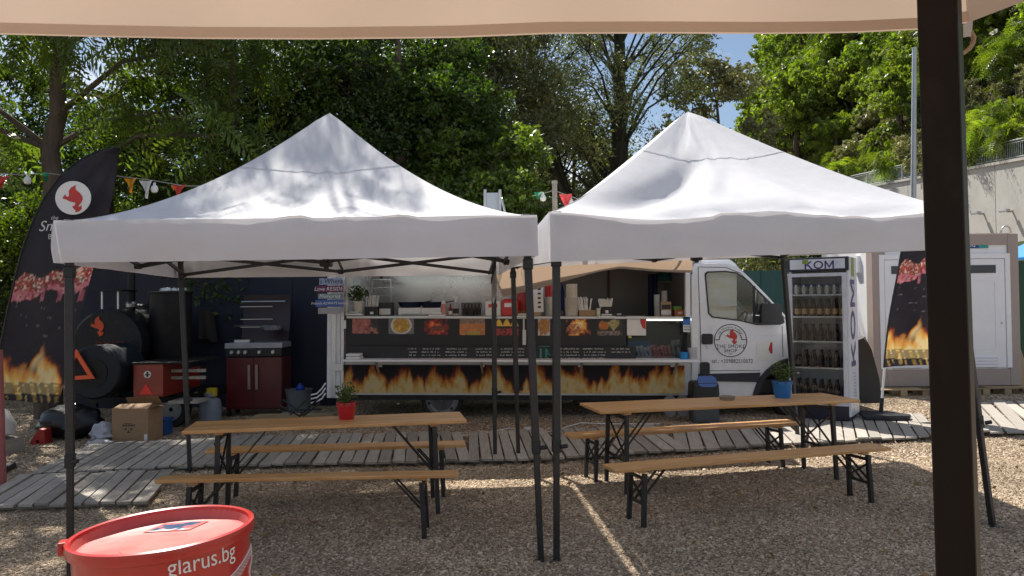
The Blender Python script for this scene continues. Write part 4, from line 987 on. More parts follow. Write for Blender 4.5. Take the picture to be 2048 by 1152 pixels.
b.build('hanging_cord', cr_('cord', (.2, .17, .13)), root)

# beige awning sheet over the hatch
beige = mat('beige_cloth', (0.62, 0.51, 0.40), rough=0.8, var=0.05, scale=1.5, transl=0.2, tcol=(1.1, 0.95, 0.85), bump=0.2, bscale=8)
bot = [(700, 506), (850, 508), (984, 516), (1006, 594), (1060, 582), (1130, 562), (1200, 543), (1240, 537), (1310, 543), (1384, 546)]  # leftmost points run unseen behind the left gazebo, added to shade the walkway
def polyl(L, s):
    s = s*(len(L)-1); i = min(int(s), len(L)-2); f = s-i; return L[i][0]*(1-f)+L[i+1][0]*f, L[i][1]*(1-f)+L[i+1][1]*f
root = thing('hatch_awning', 'beige cloth awning hanging over the open serving hatch', 'awning', (W(1200, 600, YT-.9).x, YT-.9, 2.2))
def aw(u, v):
    px, py = polyl(bot, u)
    q = W(px, py, YT-.10); e = V((q.x*.85-.3*(1-u), 9.12+.62*u, 2.46+.02*sin(u*9)))
    return q.lerp(e, v)+V((0, 0.02*sin(u*17), -0.06*sin(pi*v)*(.6+.4*sin(u*12)**2)))
b = MB(); b.grid(aw, 72, 14); b.build('cloth', beige, root, smooth=True, fix=False)
def awd(u, v):
    px, py = polyl(bot, u); q = aw(u, 1); q.z += .001-.13*v; q.y += -.004+.02*v*sin(u*23); return q
b = MB(); b.grid(awd, 72, 3); b.build('hem', beige, root, smooth=True, fix=False)
b = MB(); q0 = aw(0, 0); q1 = aw(1, 0); b.tube([aw(k/12, 1)+V((0, .014, .014)) for k in range(13)], .012, 6); b.build('front_bar', alu, root)
for u in (.30, .98):
    b = MB(); b.bar(aw(u, 1)+V((0, .02, .03)), V((aw(u, 1).x*1.02, YT-.03, 2.62)), .03); b.build('arm', alu, root)
# ================================================================== white gazebos
def gazebo(label, feet, tops, dirs, peak, pow_, sag, vb, wr, seed, creases=(), outk=(1, 1, 1, 1)):
    """feet: FL FR BR BL ground points; tops: eave-corner points (top of the valance)"""
    c = (feet[0]+feet[1]+feet[2]+feet[3])/4
    root = thing('gazebo', label, 'gazebo', (c.x, c.y, 0), group='white pop-up gazebos')
    ctr = (tops[0]+tops[1]+tops[2]+tops[3])/4
    def eave(i, u):
        a, e = tops[i], tops[(i+1) % 4]; q = a.lerp(e, u)
        q.z -= sag[i]*abs(sin(2*pi*u))**1.4
        q.z += 0.008*mnoise.noise(V((u*5, i*3.1, seed)))
        o = (q-ctr); o.z = 0; o.normalize()
        q -= o*0.015*sin(pi*u)
        return q
    def roofpt(i, u, tt):
        e = eave(i, u); f = tt**pow_
        if tt > .93: f = f-(tt-.93)*.25
        q = e.lerp(peak, tt); q.z = e.z+(peak.z-e.z)*f
        q.z -= 0.05*sin(pi*u)*sin(pi*tt)
        wv = wr*(1-tt)*mnoise.noise(V((u*7+i*5, tt*2.2+u*2, seed)))+wr*.5*mnoise.noise(V((u*16+i*5+tt*6, tt*3, seed+9)))*(1-tt)+wr*.22*mnoise.noise(V((u*38+i*5-tt*14, tt*4, seed+19)))*(1-tt*.7)
        q.z += wv*sin(pi*min(u*1.02, 1))
        for (ci, u0, t0, u1, t1, dep, wd) in creases:
            if ci == i:
                d = V((u1-u0, t1-t0)); L = d.length; d /= L; r_ = V((u-u0, tt-t0)); al = max(0, min(r_.dot(d)/L, 1)); off = (r_-d*al*L); sd = off.x*d.y-off.y*d.x
                q.z -= dep*math.exp(-(off.length/wd)**2)*sin(pi*min(max(al, .02), .98))
        return q
    for i in range(4):
        b = MB(); b.grid(lambda u, v: roofpt(i, u, v), 44, 30); b.build('roof_panel', white_cloth, root, smooth=True, fix=False)
        def val(u, v):
            q = eave(i, u); zb = vb[i][0]*(1-u)+vb[i][1]*u
            o = (q-ctr); o.z = 0; o.normalize(); z = q.z+(zb-q.z)*v
            k = 0.012*sin(v*pi)+0.030*v*mnoise.noise(V((u*6, v*1.2+i*4, seed+3)))+0.020*v*mnoise.noise(V((u*17, v*2+i*4, seed+5)))
            q = q+o*(0.012+k)*outk[i]; q.z = z
            return q
        b = MB(); b.grid(val, 60, 8); b.build('valance', white_cloth, root, smooth=True, fix=False)
        # stitched seam and hem lines
        b = MB(); P = [roofpt(i, u/24, .60)+V((0, 0, .004)) for u in range(25)]
        for p, r_ in zip(P[:-1], P[1:]): b.bar(p, r_, .004, .0015)
        b.build('seam', mat('seam_thread', (.58, .58, .62)), root)
    # legs
    lt = []
    for i in range(4):
        ft = feet[i]; tp_ = tops[i]; o = (ctr-tp_); o.z = 0; o.normalize(); up = tp_+o*0.085; up.z -= .03; lt.append(up)
        d = (up-ft); m = ft+d*0.33
        ang = dirs[i]
        b = MB(); b.bar(m, up, .050, .050, up=(cos(ang), sin(ang), 0)); lg = b.build('leg', black_steel, root, bevel=.006)
        b = MB(); b.bar(ft+d*.004, m+d*.03, .040, .040, up=(cos(ang), sin(ang), 0)); b.build('inner_leg', black_steel, lg, bevel=.004)
        b = MB(); b.bar(m-d*.018, m+d*.022, .058, .058, up=(cos(ang), sin(ang), 0)); b.tube([m+V((.03, -.03, 0)), m+V((.075, -.045, .01))], .016, 8); b.build('height_lock', black_plastic, lg, bevel=.008)
        b = MB(); b.box(ft+V((0, 0, .004)), (.11, .11, .008)); b.build('foot_plate', black_steel, lg)
        b = MB(); b.box(up-V((0, 0, .02)), (.07, .07, .12), ang)
        for s in (1, -1):
            a = tops[(i+s) % 4]-tp_; a.z = 0; a.normalize(); b.box(up+a*.075-V((0, 0, .02)), (.09, .05, .075), math.atan2(a.y, a.x))
        b.build('corner_bracket', black_plastic, lg, bevel=.01)
        sl = up-d.normalized()*.30; b = MB(); b.box(sl, (.066, .066, .08), ang)
        b.build('slider', black_plastic, lg, bevel=.01)
    DZ = .22
    for i in range(4):
        a, e = lt[i], lt[(i+1) % 4]; m = (a+e)/2
        mh = m+V((0, 0, .0)); ml = m-V((0, 0, DZ-.03)); dn = V((0, 0, -DZ)); off = (ctr-m); off.z = 0; off.normalize(); off *= .030
        for p, r_ in ((a, ml), (a+dn, mh), (e, ml), (e+dn, mh)):
            b = MB(); o = off*.6 if p.z > a.z-.1 else off*1.8; b.bar(p+o, r_+o, .016, .034); b.build('truss_bar', black_steel, root)
        b = MB(); b.box(mh, (.05, .06, .05)); b.box(ml, (.05, .06, .05)); b.build('truss_joint', black_plastic, root, bevel=.006)
        hubl = V((ctr.x, ctr.y, ml.z+.02)); hubh = V((ctr.x, ctr.y, mh.z+.10))
        b = MB(); b.bar(mh, hubl+(mh-hubl)*.03, .016, .034); b.build('truss_bar', black_steel, root)
        b = MB(); b.bar(ml+V((.03, .0, 0)), hubh, .016, .034); b.build('truss_bar', black_steel, root)
    hubl = V((ctr.x, ctr.y, lt[0].z-DZ+.05))
    b = MB(); b.box(hubl, (.10, .10, .06)); b.box(hubl+V((0, 0, .32)), (.10, .10, .06)); b.build('hub', black_plastic, root, bevel=.01)
    b = MB(); b.tube([hubl-V((0, 0, .05)), V((peak.x, peak.y, peak.z-.16))], .022, 10); b.build('centre_pole', black_steel, root)
    b = MB(); b.lathe((peak.x, peak.y, peak.z-.17), [(.03, 0), (.08, .03), (.06, .06), (.001, .075)], 14); b.build('pole_cap', black_plastic, root, smooth=True)
    return root, roofpt
f = [G(141, 1157), G(1082, 1120), G(990, 922), G(380, 944)]
D = [p.y for p in f]
L_tops = [W(111, 441, D[0]-.05), W(1071, 430, D[1]-.05), W(997, 500, D[2]+.1), W(352, 512, D[3]+.1)]
zt = (L_tops[0].z+L_tops[1].z)/2
for i in (2, 3): L_tops[i] = V((L_tops[i].x, L_tops[i].y, zt))
pk = W(660, 220, (D[0]+D[1]+D[2]+D[3])/4)
ctr = sum(L_tops, V((0, 0, 0)))/4
vbL = W(111, 526, D[0]-.05).z; vbR = W(1071, 512, D[1]-.05).z
gaz1, _ = gazebo('left white pop-up gazebo with dappled tree shade on its roof', f, L_tops, (.3, .1, .2, .2), V((ctr.x+(pk.x-ctr.x)*.8, ctr.y, pk.z)), 1.52, (0, .01, 0, .01), ((vbL, vbR), (vbR, zt-.27), (zt-.27, zt-.27), (zt-.27, vbL)), .042, 1.0, outk=(1, .2, 1, 1),
       creases=((0, .97, .02, .62, .55, .05, .04), (0, .03, .02, .30, .5, .04, .05)))
f2 = [G(1113, 1120), G(1985, 1052), G(1596, 880), G(1037, 918)]
D2 = [p.y for p in f2]
R_tops = [W(1099, 424, D2[0]-.05), W(1926, 418, D2[1]-.05), V((0, 0, 0)), V((0, 0, 0))]
zt2 = (R_tops[0].z+R_tops[1].z)/2
br = W(1563, 515, D2[2]); bl = W(1018, 515, D2[3]); R_tops[2] = V((br.x+.05, br.y+.05, zt2+.12)); R_tops[3] = V((bl.x-.03, bl.y+.05, zt2))
ctr2 = sum(R_tops, V((0, 0, 0)))/4
pk2 = W(1372, 219, ctr2.y)
v0 = W(1096, 524, D2[0]-.05).z; v1 = W(1926, 498, D2[1]-.05).z
gaz2, _ = gazebo('right white pop-up gazebo with a fully sunlit creased roof', f2, R_tops, (.15, .5, .4, .2), V((ctr2.x+(pk2.x-ctr2.x)*.8, ctr2.y, pk2.z)), 1.2, (.060, .04, .02, .03), ((v0, v1), (v1, zt2-.10), (zt2-.10, zt2-.25), (zt2-.25, v0)), .052, 5.0, outk=(1, 1, 1, .2),
       creases=((0, .05, .06, .42, .66, .10, .07), (0, .12, .02, .66, .16, .06, .05), (0, .45, .03, .70, .12, .05, .03), (0, .62, .10, .95, .03, .05, .05)))
# clear sheet closing the gap between the gazebos
sheet_m = mat('milky_sheet', (.72, .71, .70), rough=.22, transl=.4, var=.1, scale=6)
tt_ = sheet_m.node_tree; so = tt_.nodes['Material Output']; sl_ = so.inputs['Surface'].links[0].from_socket
tp1 = nn(tt_, 'ShaderNodeBsdfTransparent'); ms1 = nn(tt_, 'ShaderNodeMixShader'); ms1.inputs['Fac'].default_value = .62
tt_.links.new(sl_, ms1.inputs[1]); tt_.links.new(tp1.outputs[0], ms1.inputs[2]); tt_.links.new(ms1.outputs[0], so.inputs['Surface'])
root = thing('plastic_sheet', 'crumpled milky plastic sheet bridging the gap between the two gazebos', 'plastic sheet', (.1, 6.5, 1.9))
def gap(u, v):
    s = .30+.66*v
    a = L_tops[1].lerp(L_tops[2], s); e = R_tops[0].lerp(R_tops[3], s); q = a.lerp(e, u)
    q.z += -.05-.16*sin(pi*u)*(1-.3*v)-.03*v+.035*mnoise.noise(V((u*3, v*9, 2)))+.02*mnoise.noise(V((u*8, v*22, 5)))
    q.x += .02*mnoise.noise(V((u*2, v*12, 8)))
    return q
b = MB(); b.grid(gap, 12, 60); b.build('sheet', sheet_m, root, smooth=True, fix=False)
def flap(u, v):
    q = gap(u, .97)+V((-.10*v, -.02, -.42*v*(1-.65*abs(u-.35))+.03*sin(9*u+v*3))); q.y -= .05*sin(v*5+u*4); return q
b = MB(); b.grid(flap, 12, 10); b.build('loose_end', sheet_m, root, smooth=True, fix=False)
def ftap(u, v):
    q = gap(u, .0); q += V((.0, -.02-.02*sin(u*7+v*3), -.30*v*(1-.3*u))); return q
b = MB(); b.grid(ftap, 8, 8); b.build('loose_end', sheet_m, root, smooth=True, fix=False)

# ================================================================== folding tables and benches
def trestle(name, label, cat, p0, p1, wd, zt, legin, legw, group, feet=None):
    """p0, p1: ends of the top's middle line (ground x, y); legs fold at legin from each end"""
    p0, p1 = V((p0[0], p0[1], 0)), V((p1[0], p1[1], 0)); d = (p1-p0); L = d.length; d /= L; n = V((-d.y, d.x, 0))
    c = (p0+p1)/2; root = thing(name, label, cat, c, math.atan2(d.y, d.x), group)
    th = .028
    nb = 3 if wd > .4 else 1
    for k in range(nb):
        w0 = -wd/2+wd*k/nb+(.003 if k else 0); w1 = -wd/2+wd*(k+1)/nb-(.003 if k < nb-1 else 0)
        b = MB(); b.span(-L/2, L/2, w0, w1, zt-th, zt); b.build('board', pine, root, local=True, bevel=.006)
    for s in (-1, 1):
        x = s*(L/2-legin)
        b = MB(); b.span(x-.035, x+.035, -wd/2+.03, wd/2-.03, zt-th-.022, zt-th); b.build('crosspiece', pine, root, local=True, bevel=.003)
        for sy in (-1, 1):
            b = MB(); b.bar((x, sy*legw*.46, zt-th-.02), (x+s*.02, sy*legw/2, 0), .036, .036); b.build('leg', black_steel, root, local=True, bevel=.004)
        zl = zt*.38
        for zz in (zl, zt-th-.06):
            b = MB(); b.bar((x+.005*s, -legw*.47, zz), (x+.005*s, legw*.47, zz), .022); b.build('leg_crossbar', black_steel, root, local=True)
        b = MB(); b.bar((x+.008*s, -legw*.47, zl+.02), (x+.008*s, legw*.47, zt-th-.08), .014); b.build('diagonal_brace', black_steel, root, local=True)
        b = MB(); b.bar((x+.008*s, legw*.47, zl+.02), (x+.022*s, -legw*.47, zt-th-.08), .014); b.build('diagonal_brace', black_steel, root, local=True)
        for sy in (-1, 1):
            b = MB(); b.bar((x, sy*.05, zl+.01), (x-s*zt*.46, sy*.05, zt-th-.012), .02, .012); b.build('folding_strut', black_steel, root, local=True)
    return root
def mid(a, c, z): p, q = G(*a, z), G(*c, z); return (p+q)/2
def tr_px(name, label, cat, lf, lb, rf, rb, z, legin, legw, group):
    P = [G(*a, z) for a in (lf, lb, rf, rb)]
    l = (P[0]+P[1])/2; r = (P[2]+P[3])/2; d = (r-l).normalized(); n = V((-d.y, d.x, 0))
    wd = ((P[1]-P[0]).dot(n)+(P[3]-P[2]).dot(n))/2
    return trestle(name, label, cat, l, r, wd, z, legin, legw, group)
t1 = tr_px('folding_table', 'pine folding table under the left gazebo with a red flower pot', 'table', (352, 862), (402, 843), (928, 841), (925, 822), .77, .27, .54, 'pine folding tables')
tr_px('folding_bench', 'pine bench nearest the red drum, front of the left table', 'bench', (301, 960), (335, 951), (925, 949), (908, 939), .46, .27, .26, 'pine folding benches')
tr_px('folding_bench', 'pine bench behind the left table, dappled with sun', 'bench', (410, 902), (425, 893), (931, 889), (929, 880), .47, .22, .26, 'pine folding benches')
t2 = tr_px('folding_table', 'pine folding table under the right gazebo with a blue flower pot', 'table', (1189, 822), (1170, 806), (1709, 801), (1655, 784), .77, .27, .54, 'pine folding tables')
tr_px('folding_bench', 'pine bench in front of the right table, reaching towards the thick post', 'bench', (1222, 940), (1212, 928), (1780, 896), (1745, 884), .46, .25, .26, 'pine folding benches')
tr_px('folding_bench', 'sunlit pine bench behind the right table', 'bench', (1140, 873), (1132, 865), (1594, 846), (1582, 837), .46, .25, .26, 'pine folding benches')

def flowerpot(label, q, r0, r1, h, m, seed, lh, n):
    root = thing('flower_pot', label, 'plant pot', q)
    b = MB(); b.lathe((0, 0, 0), [(r0, 0), (r1*.94, h*.80), (r1, h*.81), (r1, h), (r1*.93, h), (r1*.90, h*.82), (r0*.8, h*.75)], 22); b.build('pot', m, root, local=True, smooth=True)
    b = MB(); b.lathe((0, 0, h*.86), [(r1*.9, 0), (.001, .012)], 16); b.build('soil', mat('soil', (.03, .02, .014), rough=1), root, local=True)
    b = MB()
    for k in range(8): a = 2*pi*k/8; b.box((r1*1.003*cos(a), r1*1.003*sin(a), h*.91), (.002, .012, .02), a)
    b.build('rim_slot', black_plastic, root, local=True)
    leafy('foliage', root, herb, h+lh*.45, lh*.62, n, .018, 1.0, 14, seed)
    return root
q = G(693, 838, .77); flowerpot('red flower pot with a wispy herb on the left table', q, .063, .086, .145, mat('pot_red', (.50, .012, .015), rough=.35), 4, .17, 150)
q = G(1565, 795, .77); flowerpot('bright blue flower pot with a small plant on the right table', q, .075, .098, .165, mat('pot_blue', (.008, .14, .42), rough=.35), 8, .20, 240)
q = G(1454, 799, .77); root = thing('ashtray', 'small clear glass ashtray on the right table', 'ashtray', q); b = MB(); b.lathe((0, 0, 0), [(.07, 0), (.08, .035), (.066, .035), (.055, .01)], 18); b.build('bowl', mat('smoky_glass', (.25, .22, .17), rough=.1, var=.4, scale=40), root, local=True, smooth=True)

# ================================================================== red drum in front
drum_red = mat('drum_red', (.46, .020, .015), rough=.30, var=.16, scale=4, coat=.4, dirt=.10)
lid_red = mat('lid_red', (.58, .14, .12), rough=.45, scale=5, col2=(.40, .045, .038), bump=.15, bscale=18, dirt=.12)
RD = .325
def drumctr():
    qa, qb = W(140, 1075, 1), W(512, 1032, 1)
    best = None
    for k in range(200):
        d = 2.2+k*.006; r_ = (W(512, 1032, d)-W(140, 1075, d)).length/2
        if best is None or abs(r_-RD) < best[0]: best = (abs(r_-RD), d)
    d = best[1]; return (W(140, 1075, d)+W(512, 1032, d))/2
dc = drumctr(); ZD = dc.z
drum = thing('steel_drum', 'red steel drum used as a standing table, white lettering on its side', 'drum', (dc.x+.045*ZD, dc.y, dc.z*.0), 0, None, -.045)
b = MB(); b.lathe((0, 0, 0), [(.28, .0), (.288, .02), (.283, .04), (.283, .30), (.292, .315), (.283, .33), (.283, .58), (.292, .595), (.283, .61), (.283, ZD-.05), (.288, ZD-.03)], 64, cap=False); b.build('body', drum_red, drum, local=True, smooth=True)
b = MB(); b.lathe((0, 0, 0), [(.287, ZD-.045), (.299, ZD-.04), (.303, ZD-.022), (.300, ZD-.004), (.291, ZD), (.283, ZD-.004), (.280, ZD-.02)], 72, cap=False); b.build('clamp_ring', drum_red, drum, local=True, smooth=True)
b = MB(); b.lathe((0, 0, 0), [(.282, ZD-.012), (.272, ZD-.042), (.262, ZD-.047), (.001, ZD-.045)], 64, cap=False); b.build('lid', lid_red, drum, local=True, smooth=True)
a0 = pi*1.0+.25
# parts that face the viewer are set by the angle round the drum measured from the viewer's direction
face = -pi/2
def da(px, py):                              # angle on the drum seen at a pixel (local)
    for k in range(400):
        a = face-1.5+3.0*k/399
        p = MW[drum] @ V((.284*cos(a), .284*sin(a), 0)); yield a, p
def ang_of(px):
    best = None
    for a, p in da(px, 0):
        v = CR3.transposed() @ (V((p.x, p.y, ZD-.12))-EYEP); xx = 1024+F*v.x/-v.z
        if best is None or abs(xx-px) < best[0]: best = (abs(xx-px), a)
    return best[1]
al = ang_of(154)
b = MB(); b.box((.306*cos(al-.15), .306*sin(al-.15), ZD-.022), (.026, .05, .045), al-.15); b.tube([(.312*cos(al-.05), .312*sin(al-.05), ZD-.02), (.312*cos(al-.28), .312*sin(al-.28), ZD-.022)], .011, 8); b.build('ring_bolt', drum_red, drum, local=True, bevel=.004)
def drum_hit(px, py, rr=.2845):
    I = MW[drum].inverted(); o = I @ EYEP; d = I.to_3x3() @ ray(px, py)
    A_, B_, C_ = d.x*d.x+d.y*d.y, 2*(o.x*d.x+o.y*d.y), o.x*o.x+o.y*o.y-rr*rr
    D_ = B_*B_-4*A_*C_; tt = (-B_-math.sqrt(max(D_, 0)))/(2*A_); p = o+d*tt
    return math.atan2(p.y, p.x), p.z
h0, h1 = drum_hit(334, 1138), drum_hit(470, 1100)
ac = (h0[0]+h1[0])/2; aw_ = h1[0]-h0[0]
# place the word by the height its middle has in the photo
pm_ = MW[drum] @ V((.284*cos(ac), .284*sin(ac), 0)); zc = (h0[1]+h1[1])/2; zsl = (h1[1]-h0[1])/(aw_*.284)
vs, fs = text_geo('glarus.bg', 1.0, res=5); wid = max(v.x for v in vs)-min(v.x for v in vs)
sc_t = aw_*.284/wid
b = MB(); b.add([(.2845*cos(ac+v.x*sc_t/.284), .2845*sin(ac+v.x*sc_t/.284), zc+v.y*sc_t*1.12+zsl*v.x*sc_t) for v in vs], fs); b.build('lettering', paper, drum, local=True, fix=False)
# the bird's wing in line drawing beside the word
b = MB()
def onD(px, py): a, z = drum_hit(px, py, .2852); return V((.2852*cos(a), .2852*sin(a), z))
wl_ = [(505, 1087), (498, 1101), (491, 1114), (483, 1127), (474, 1139), (463, 1151), (450, 1163)]; wr_ = [(507, 1090), (506, 1104), (504, 1118), (501, 1131), (499, 1143), (500, 1152), (506, 1160)]
for L_ in (wl_, wr_):
    for p, r_ in zip(L_[:-1], L_[1:]): b.bar(onD(*p), onD(*r_), .0045, .0012)
for i in range(26):
    s_ = i/25; a_, c_ = polyl(wl_, s_), polyl(wr_, max(s_-.10, 0)); f_ = .75-.25*s_
    b.bar(onD(*a_), onD(a_[0]+(c_[0]-a_[0])*f_, a_[1]+(c_[1]-a_[1])*f_), .0032, .0012)
b.build('bird_drawing', paper, drum, local=True)
I_ = MW[drum].inverted(); o_ = I_ @ EYEP; d_ = I_.to_3x3() @ ray(345, 1053); hp = o_+d_*((ZD-.043-o_.z)/d_.z)
lb = MB(); lb.grid(lambda u, v: V((hp.x-.085+.17*u+.03*v, hp.y-.055+.11*v, ZD-.0435)), 20, 12)
vv, uu = np.meshgrid(np.linspace(0, 1, 13), np.linspace(0, 1, 21), indexing='ij'); n_ = fbm(uu*7, vv*7, 4)
c_ = mixc(np.stack([.015+.05*n_, .035+.08*n_, .07+.14*n_], -1), np.full(n_.shape+(3,), .55), (vv < .20+.5*(n_-.5))*1.0); ed_ = np.minimum(np.minimum(uu, 1-uu), np.minimum(vv, 1-vv)); c_ = mixc(c_, np.stack([.58+0*n_, .15+0*n_, .13+0*n_], -1), ((n_ > .64) | (ed_ < .16*n_))*1.0)
b = MB()
for (x0s, y0s, x1s, y1s) in ((236, 1102, 254, 1110), (238, 1104, 247, 1111), (300, 1112, 312, 1115), (258, 1117, 266, 1122), (196, 1120, 204, 1135), (410, 1084, 428, 1080)):
    A_, B_2 = drum_hit(x0s, y0s, .2842), drum_hit(x1s, y1s, .2842)
    b.bar(V((.2842*cos(A_[0]), .2842*sin(A_[0]), A_[1])), V((.2842*cos(B_2[0]), .2842*sin(B_2[0]), B_2[1])), .0016, .0008)
b.build('scratch', mat('scratch_pale', (.62, .20, .15)), drum, local=True)
lb.build('worn_sticker', mat('worn_print', (1, 1, 1), rough=.85, spec=.1, var=0, attr=True), drum, local=True, cols=c_.reshape(-1, 3), fix=False)

# ================================================================== the canopy we stand under
DC = 1.22
canopy_m = mat('tan_canopy', (.60, .495, .425), rough=.8, var=.05, scale=2, transl=.36, dirt=.05, tcol=(1.0, .95, .9), bump=.15, bscale=9)
root = thing('tan_gazebo', 'tan gazebo overhead whose front edge and black corner post frame the view', 'gazebo', (W(1885, 600, 1.12).x, 1.12, 0))
hem = [(-300, 68), (0, 69), (200, 74), (400, 78), (640, 79), (900, 76), (1100, 68), (1300, 67), (1540, 68), (1700, 66), (1870, 58), (1934, 46)]
def hemp(s):
    x = -300+2234*s
    return x, float(np.interp(x, [h[0] for h in hem], [h[1] for h in hem]))
def fv(u, v):
    px, py = hemp(u); q = W(px, py, DC+.012*sin(u*9)); return q+V((0, 0.015*sin(u*31)*v+.012*v, .32*v))
b = MB(); b.grid(fv, 70, 8); b.build('front_valance', canopy_m, root, smooth=True, fix=False)
def fh(u, v):
    q = fv(u, .0); q.z += .0005+.0175*v; q.y -= .006-.002*v; return q
b = MB(); b.grid(fh, 70, 2); b.build('hem', canopy_m, root, smooth=True, fix=False)
c0 = fv(1, 0); c1 = W(2010, 0, .92)
sdir = (V((c1.x, c1.y, 0))-V((c0.x, c0.y, 0))).normalized(); sdir = V((.30, -1, 0)).normalized()
zs = c0.z
b = MB(); b.grid(lambda u, v: c0+sdir*(2.6*u)+V((.01*sin(u*20)*(1-v), 0, .32*v)), 30, 4); b.build('side_valance', canopy_m, root, smooth=True, fix=False)
A = fv(0, 1); B = fv(1, 1); Cc = B+sdir*2.6; Dd = A+V((0, -2.7, 0)); pk3 = (A+B+Cc+Dd)/4+V((0, 0, .95))
for p, r_ in ((A, B), (B, Cc), (Cc, Dd), (Dd, A)):
    b = MB(); b.grid(lambda u, v: p.lerp(r_, u).lerp(pk3, v)-V((0, 0, .15*sin(pi*v))), 12, 10); b.build('roof_panel', canopy_m, root, smooth=True, fix=False)
# post, turned so that two faces show
pd = 1.09
pt, pb = W(1879, 20, pd), W(1917, 1152, pd); dd = (pb-pt).normalized(); top = pt-dd*.22; ft = pb+dd*((pb.z)/abs(dd.z))
b = MB(); b.bar(ft, top, .050, .050, up=(cos(.92), sin(.92), 0)); b.build('post', mat('post_black', (.012, .008, .006), rough=.45, spec=.15, var=.5, scale=3, stretch=(1, 1, .4), dirt=.15), root, bevel=.004)
b = MB(); b.box(ft+V((0, 0, .004)), (.12, .12, .008)); b.build('foot_plate', black_steel, root)
b = MB(); b.box(top-V((0, 0, .03)), (.09, .09, .10), .6); b.bar(top+V((0, .01, 0)), top+V((-.9, .03, -.02)), .03, .02); b.bar(top, top+sdir*.9, .03, .02); b.build('corner_bracket', black_plastic, root, bevel=.006)
flp = [W(x, y, 1.16) for x, y in ((1928, 48), (1946, 40), (1943, 72), (1928, 74))]
b = MB(); b.add(flp+[p+V((0, .002, 0)) for p in flp], [(0,1,2,3),(7,6,5,4),(0,4,5,1),(1,5,6,2),(2,6,7,3),(3,7,4,0)]); b.build('corner_tab', white_cloth, root)
b = MB(); b.tube([W(x, y, 1.16) for x, y in ((1944, 64), (1950, 74), (1948, 86), (1940, 98), (1926, 108))], .0022, 6); b.tube([W(x, y, 1.165) for x, y in ((1942, 70), (1945, 80), (1941, 92), (1928, 104))], .0016, 6); b.build('tie_strap', mat('strap', (.42, .30, .20), rough=.7), root, smooth=True)

# ================================================================== drinks fridge
def kom(b, x0, y0, wd, ht, fn):
    K = [(0,0),(.18,0),(.18,.36),(.28,.46),(.62,0),(.86,0),(.40,.58),(.82,1),(.58,1),(.18,.58),(.18,1),(0,1)]
    M = [(0,0),(.17,0),(.17,.66),(.45,.12),(.55,.12),(.83,.66),(.83,0),(1,0),(1,1),(.84,1),(.5,.36),(.16,1),(0,1)]
    b.plate([(x0+a*wd, y0+c*ht) for a, c in K], [], fn, 0, .002)
    b.plate(circle(x0+wd*1.42, y0+ht*.5, wd*.50, 28, ht*.52), [circle(x0+wd*1.42, y0+ht*.5, wd*.33, 28, ht*.35)], fn, 0, .002)
    b.plate([(x0+wd*(2.05+a*.95), y0+c*ht) for a, c in M], [], fn, 0, .002)
FD = 10.6
fq = G(1650, 838, .07); froot = thing('drinks_fridge', 'tall glass-door drinks fridge lettered KOM full of bottles', 'fridge', (W(1700, 680, FD).x, FD, .07), 0)
fz = lambda py, x=1650: W(x, py, FD).z
fx = lambda px, py=680: W(px, py, FD).x
fwhite = mat('fridge_white', (.66, .68, .74), rough=.3, var=.05)
fnavy = mat('fridge_navy', (.012, .013, .035), rough=.35)
fgrey = mat('fridge_grey', (.55, .57, .63), rough=.35)
kom_blue = mat('kom_blue', (.035, .025, .16), rough=.4)
kom_green = mat('kom_green', (.20, .28, .02), rough=.45)
X1 = fx(1700); X0 = X1-.80; Zb = .07; Zt = fz(513); FW = X1-X0; FDp = .58
b = MB(); b.span(X0, X0+.03, FD+.05, FD+FDp, Zb+.28, Zt); b.span(X1-.03, X1, FD+.0, FD+FDp, Zb+.06, Zt); b.span(X0+.03, X1-.03, FD+FDp-.03, FD+FDp, Zb+.28, Zt); b.span(X0+.03, X1-.03, FD+.05, FD+FDp-.03, Zt-.03, Zt); b.build('cabinet', fwhite, froot, bevel=.004)
b = MB(); b.span(X0+.034, X1-.034, FD+FDp-.045, FD+FDp-.034, Zb+.28, Zt-.2); b.build('inner_back', mat('fridge_inside', (.55, .57, .62), rough=.4), froot)
b = MB(); b.span(X0, X1-.032, FD+.02, FD+FDp-.04, Zb, Zb+.27); b.build('base', fnavy, froot, bevel=.006)
b = MB(); zh0, zh1 = fz(541), fz(513); b.span(X0-.01, X1+.002, FD-.03, FD+.045, zh0, zh1); hd = b.build('header', fnavy, froot, bevel=.006)
b = MB(); b.span(X0+.03, X1-.04, FD-.036, FD-.031, zh0+.03, zh1-.025); b.build('header_panel', mat('header_lit', (.62, .65, .72), rough=.3), hd)
hz_ = (zh0+zh1)/2; hc = (X0+X1)/2
b = MB(); kom(b, hc-.17, hz_-.065, .13, .11, lambda a, c, t: V((a, FD-.0385+t, c))); b.build('lettering', kom_blue, hd)
b = MB(); b.span(hc-.20, hc-.12, FD-.039, FD-.0365, hz_+.01, zh1-.03); b.build('green_tab', kom_green, hd)
b = MB()
for k in range(6): b.bar((hc+.14+.03*k, FD-.0375, hz_-.02+.02*sin(k*2)), (hc+.19+.028*k, FD-.0375, hz_+.045*cos(k*1.7)), .004, .002)
b.build('hop_drawing', mat('print_grey', (.33, .36, .42)), hd)
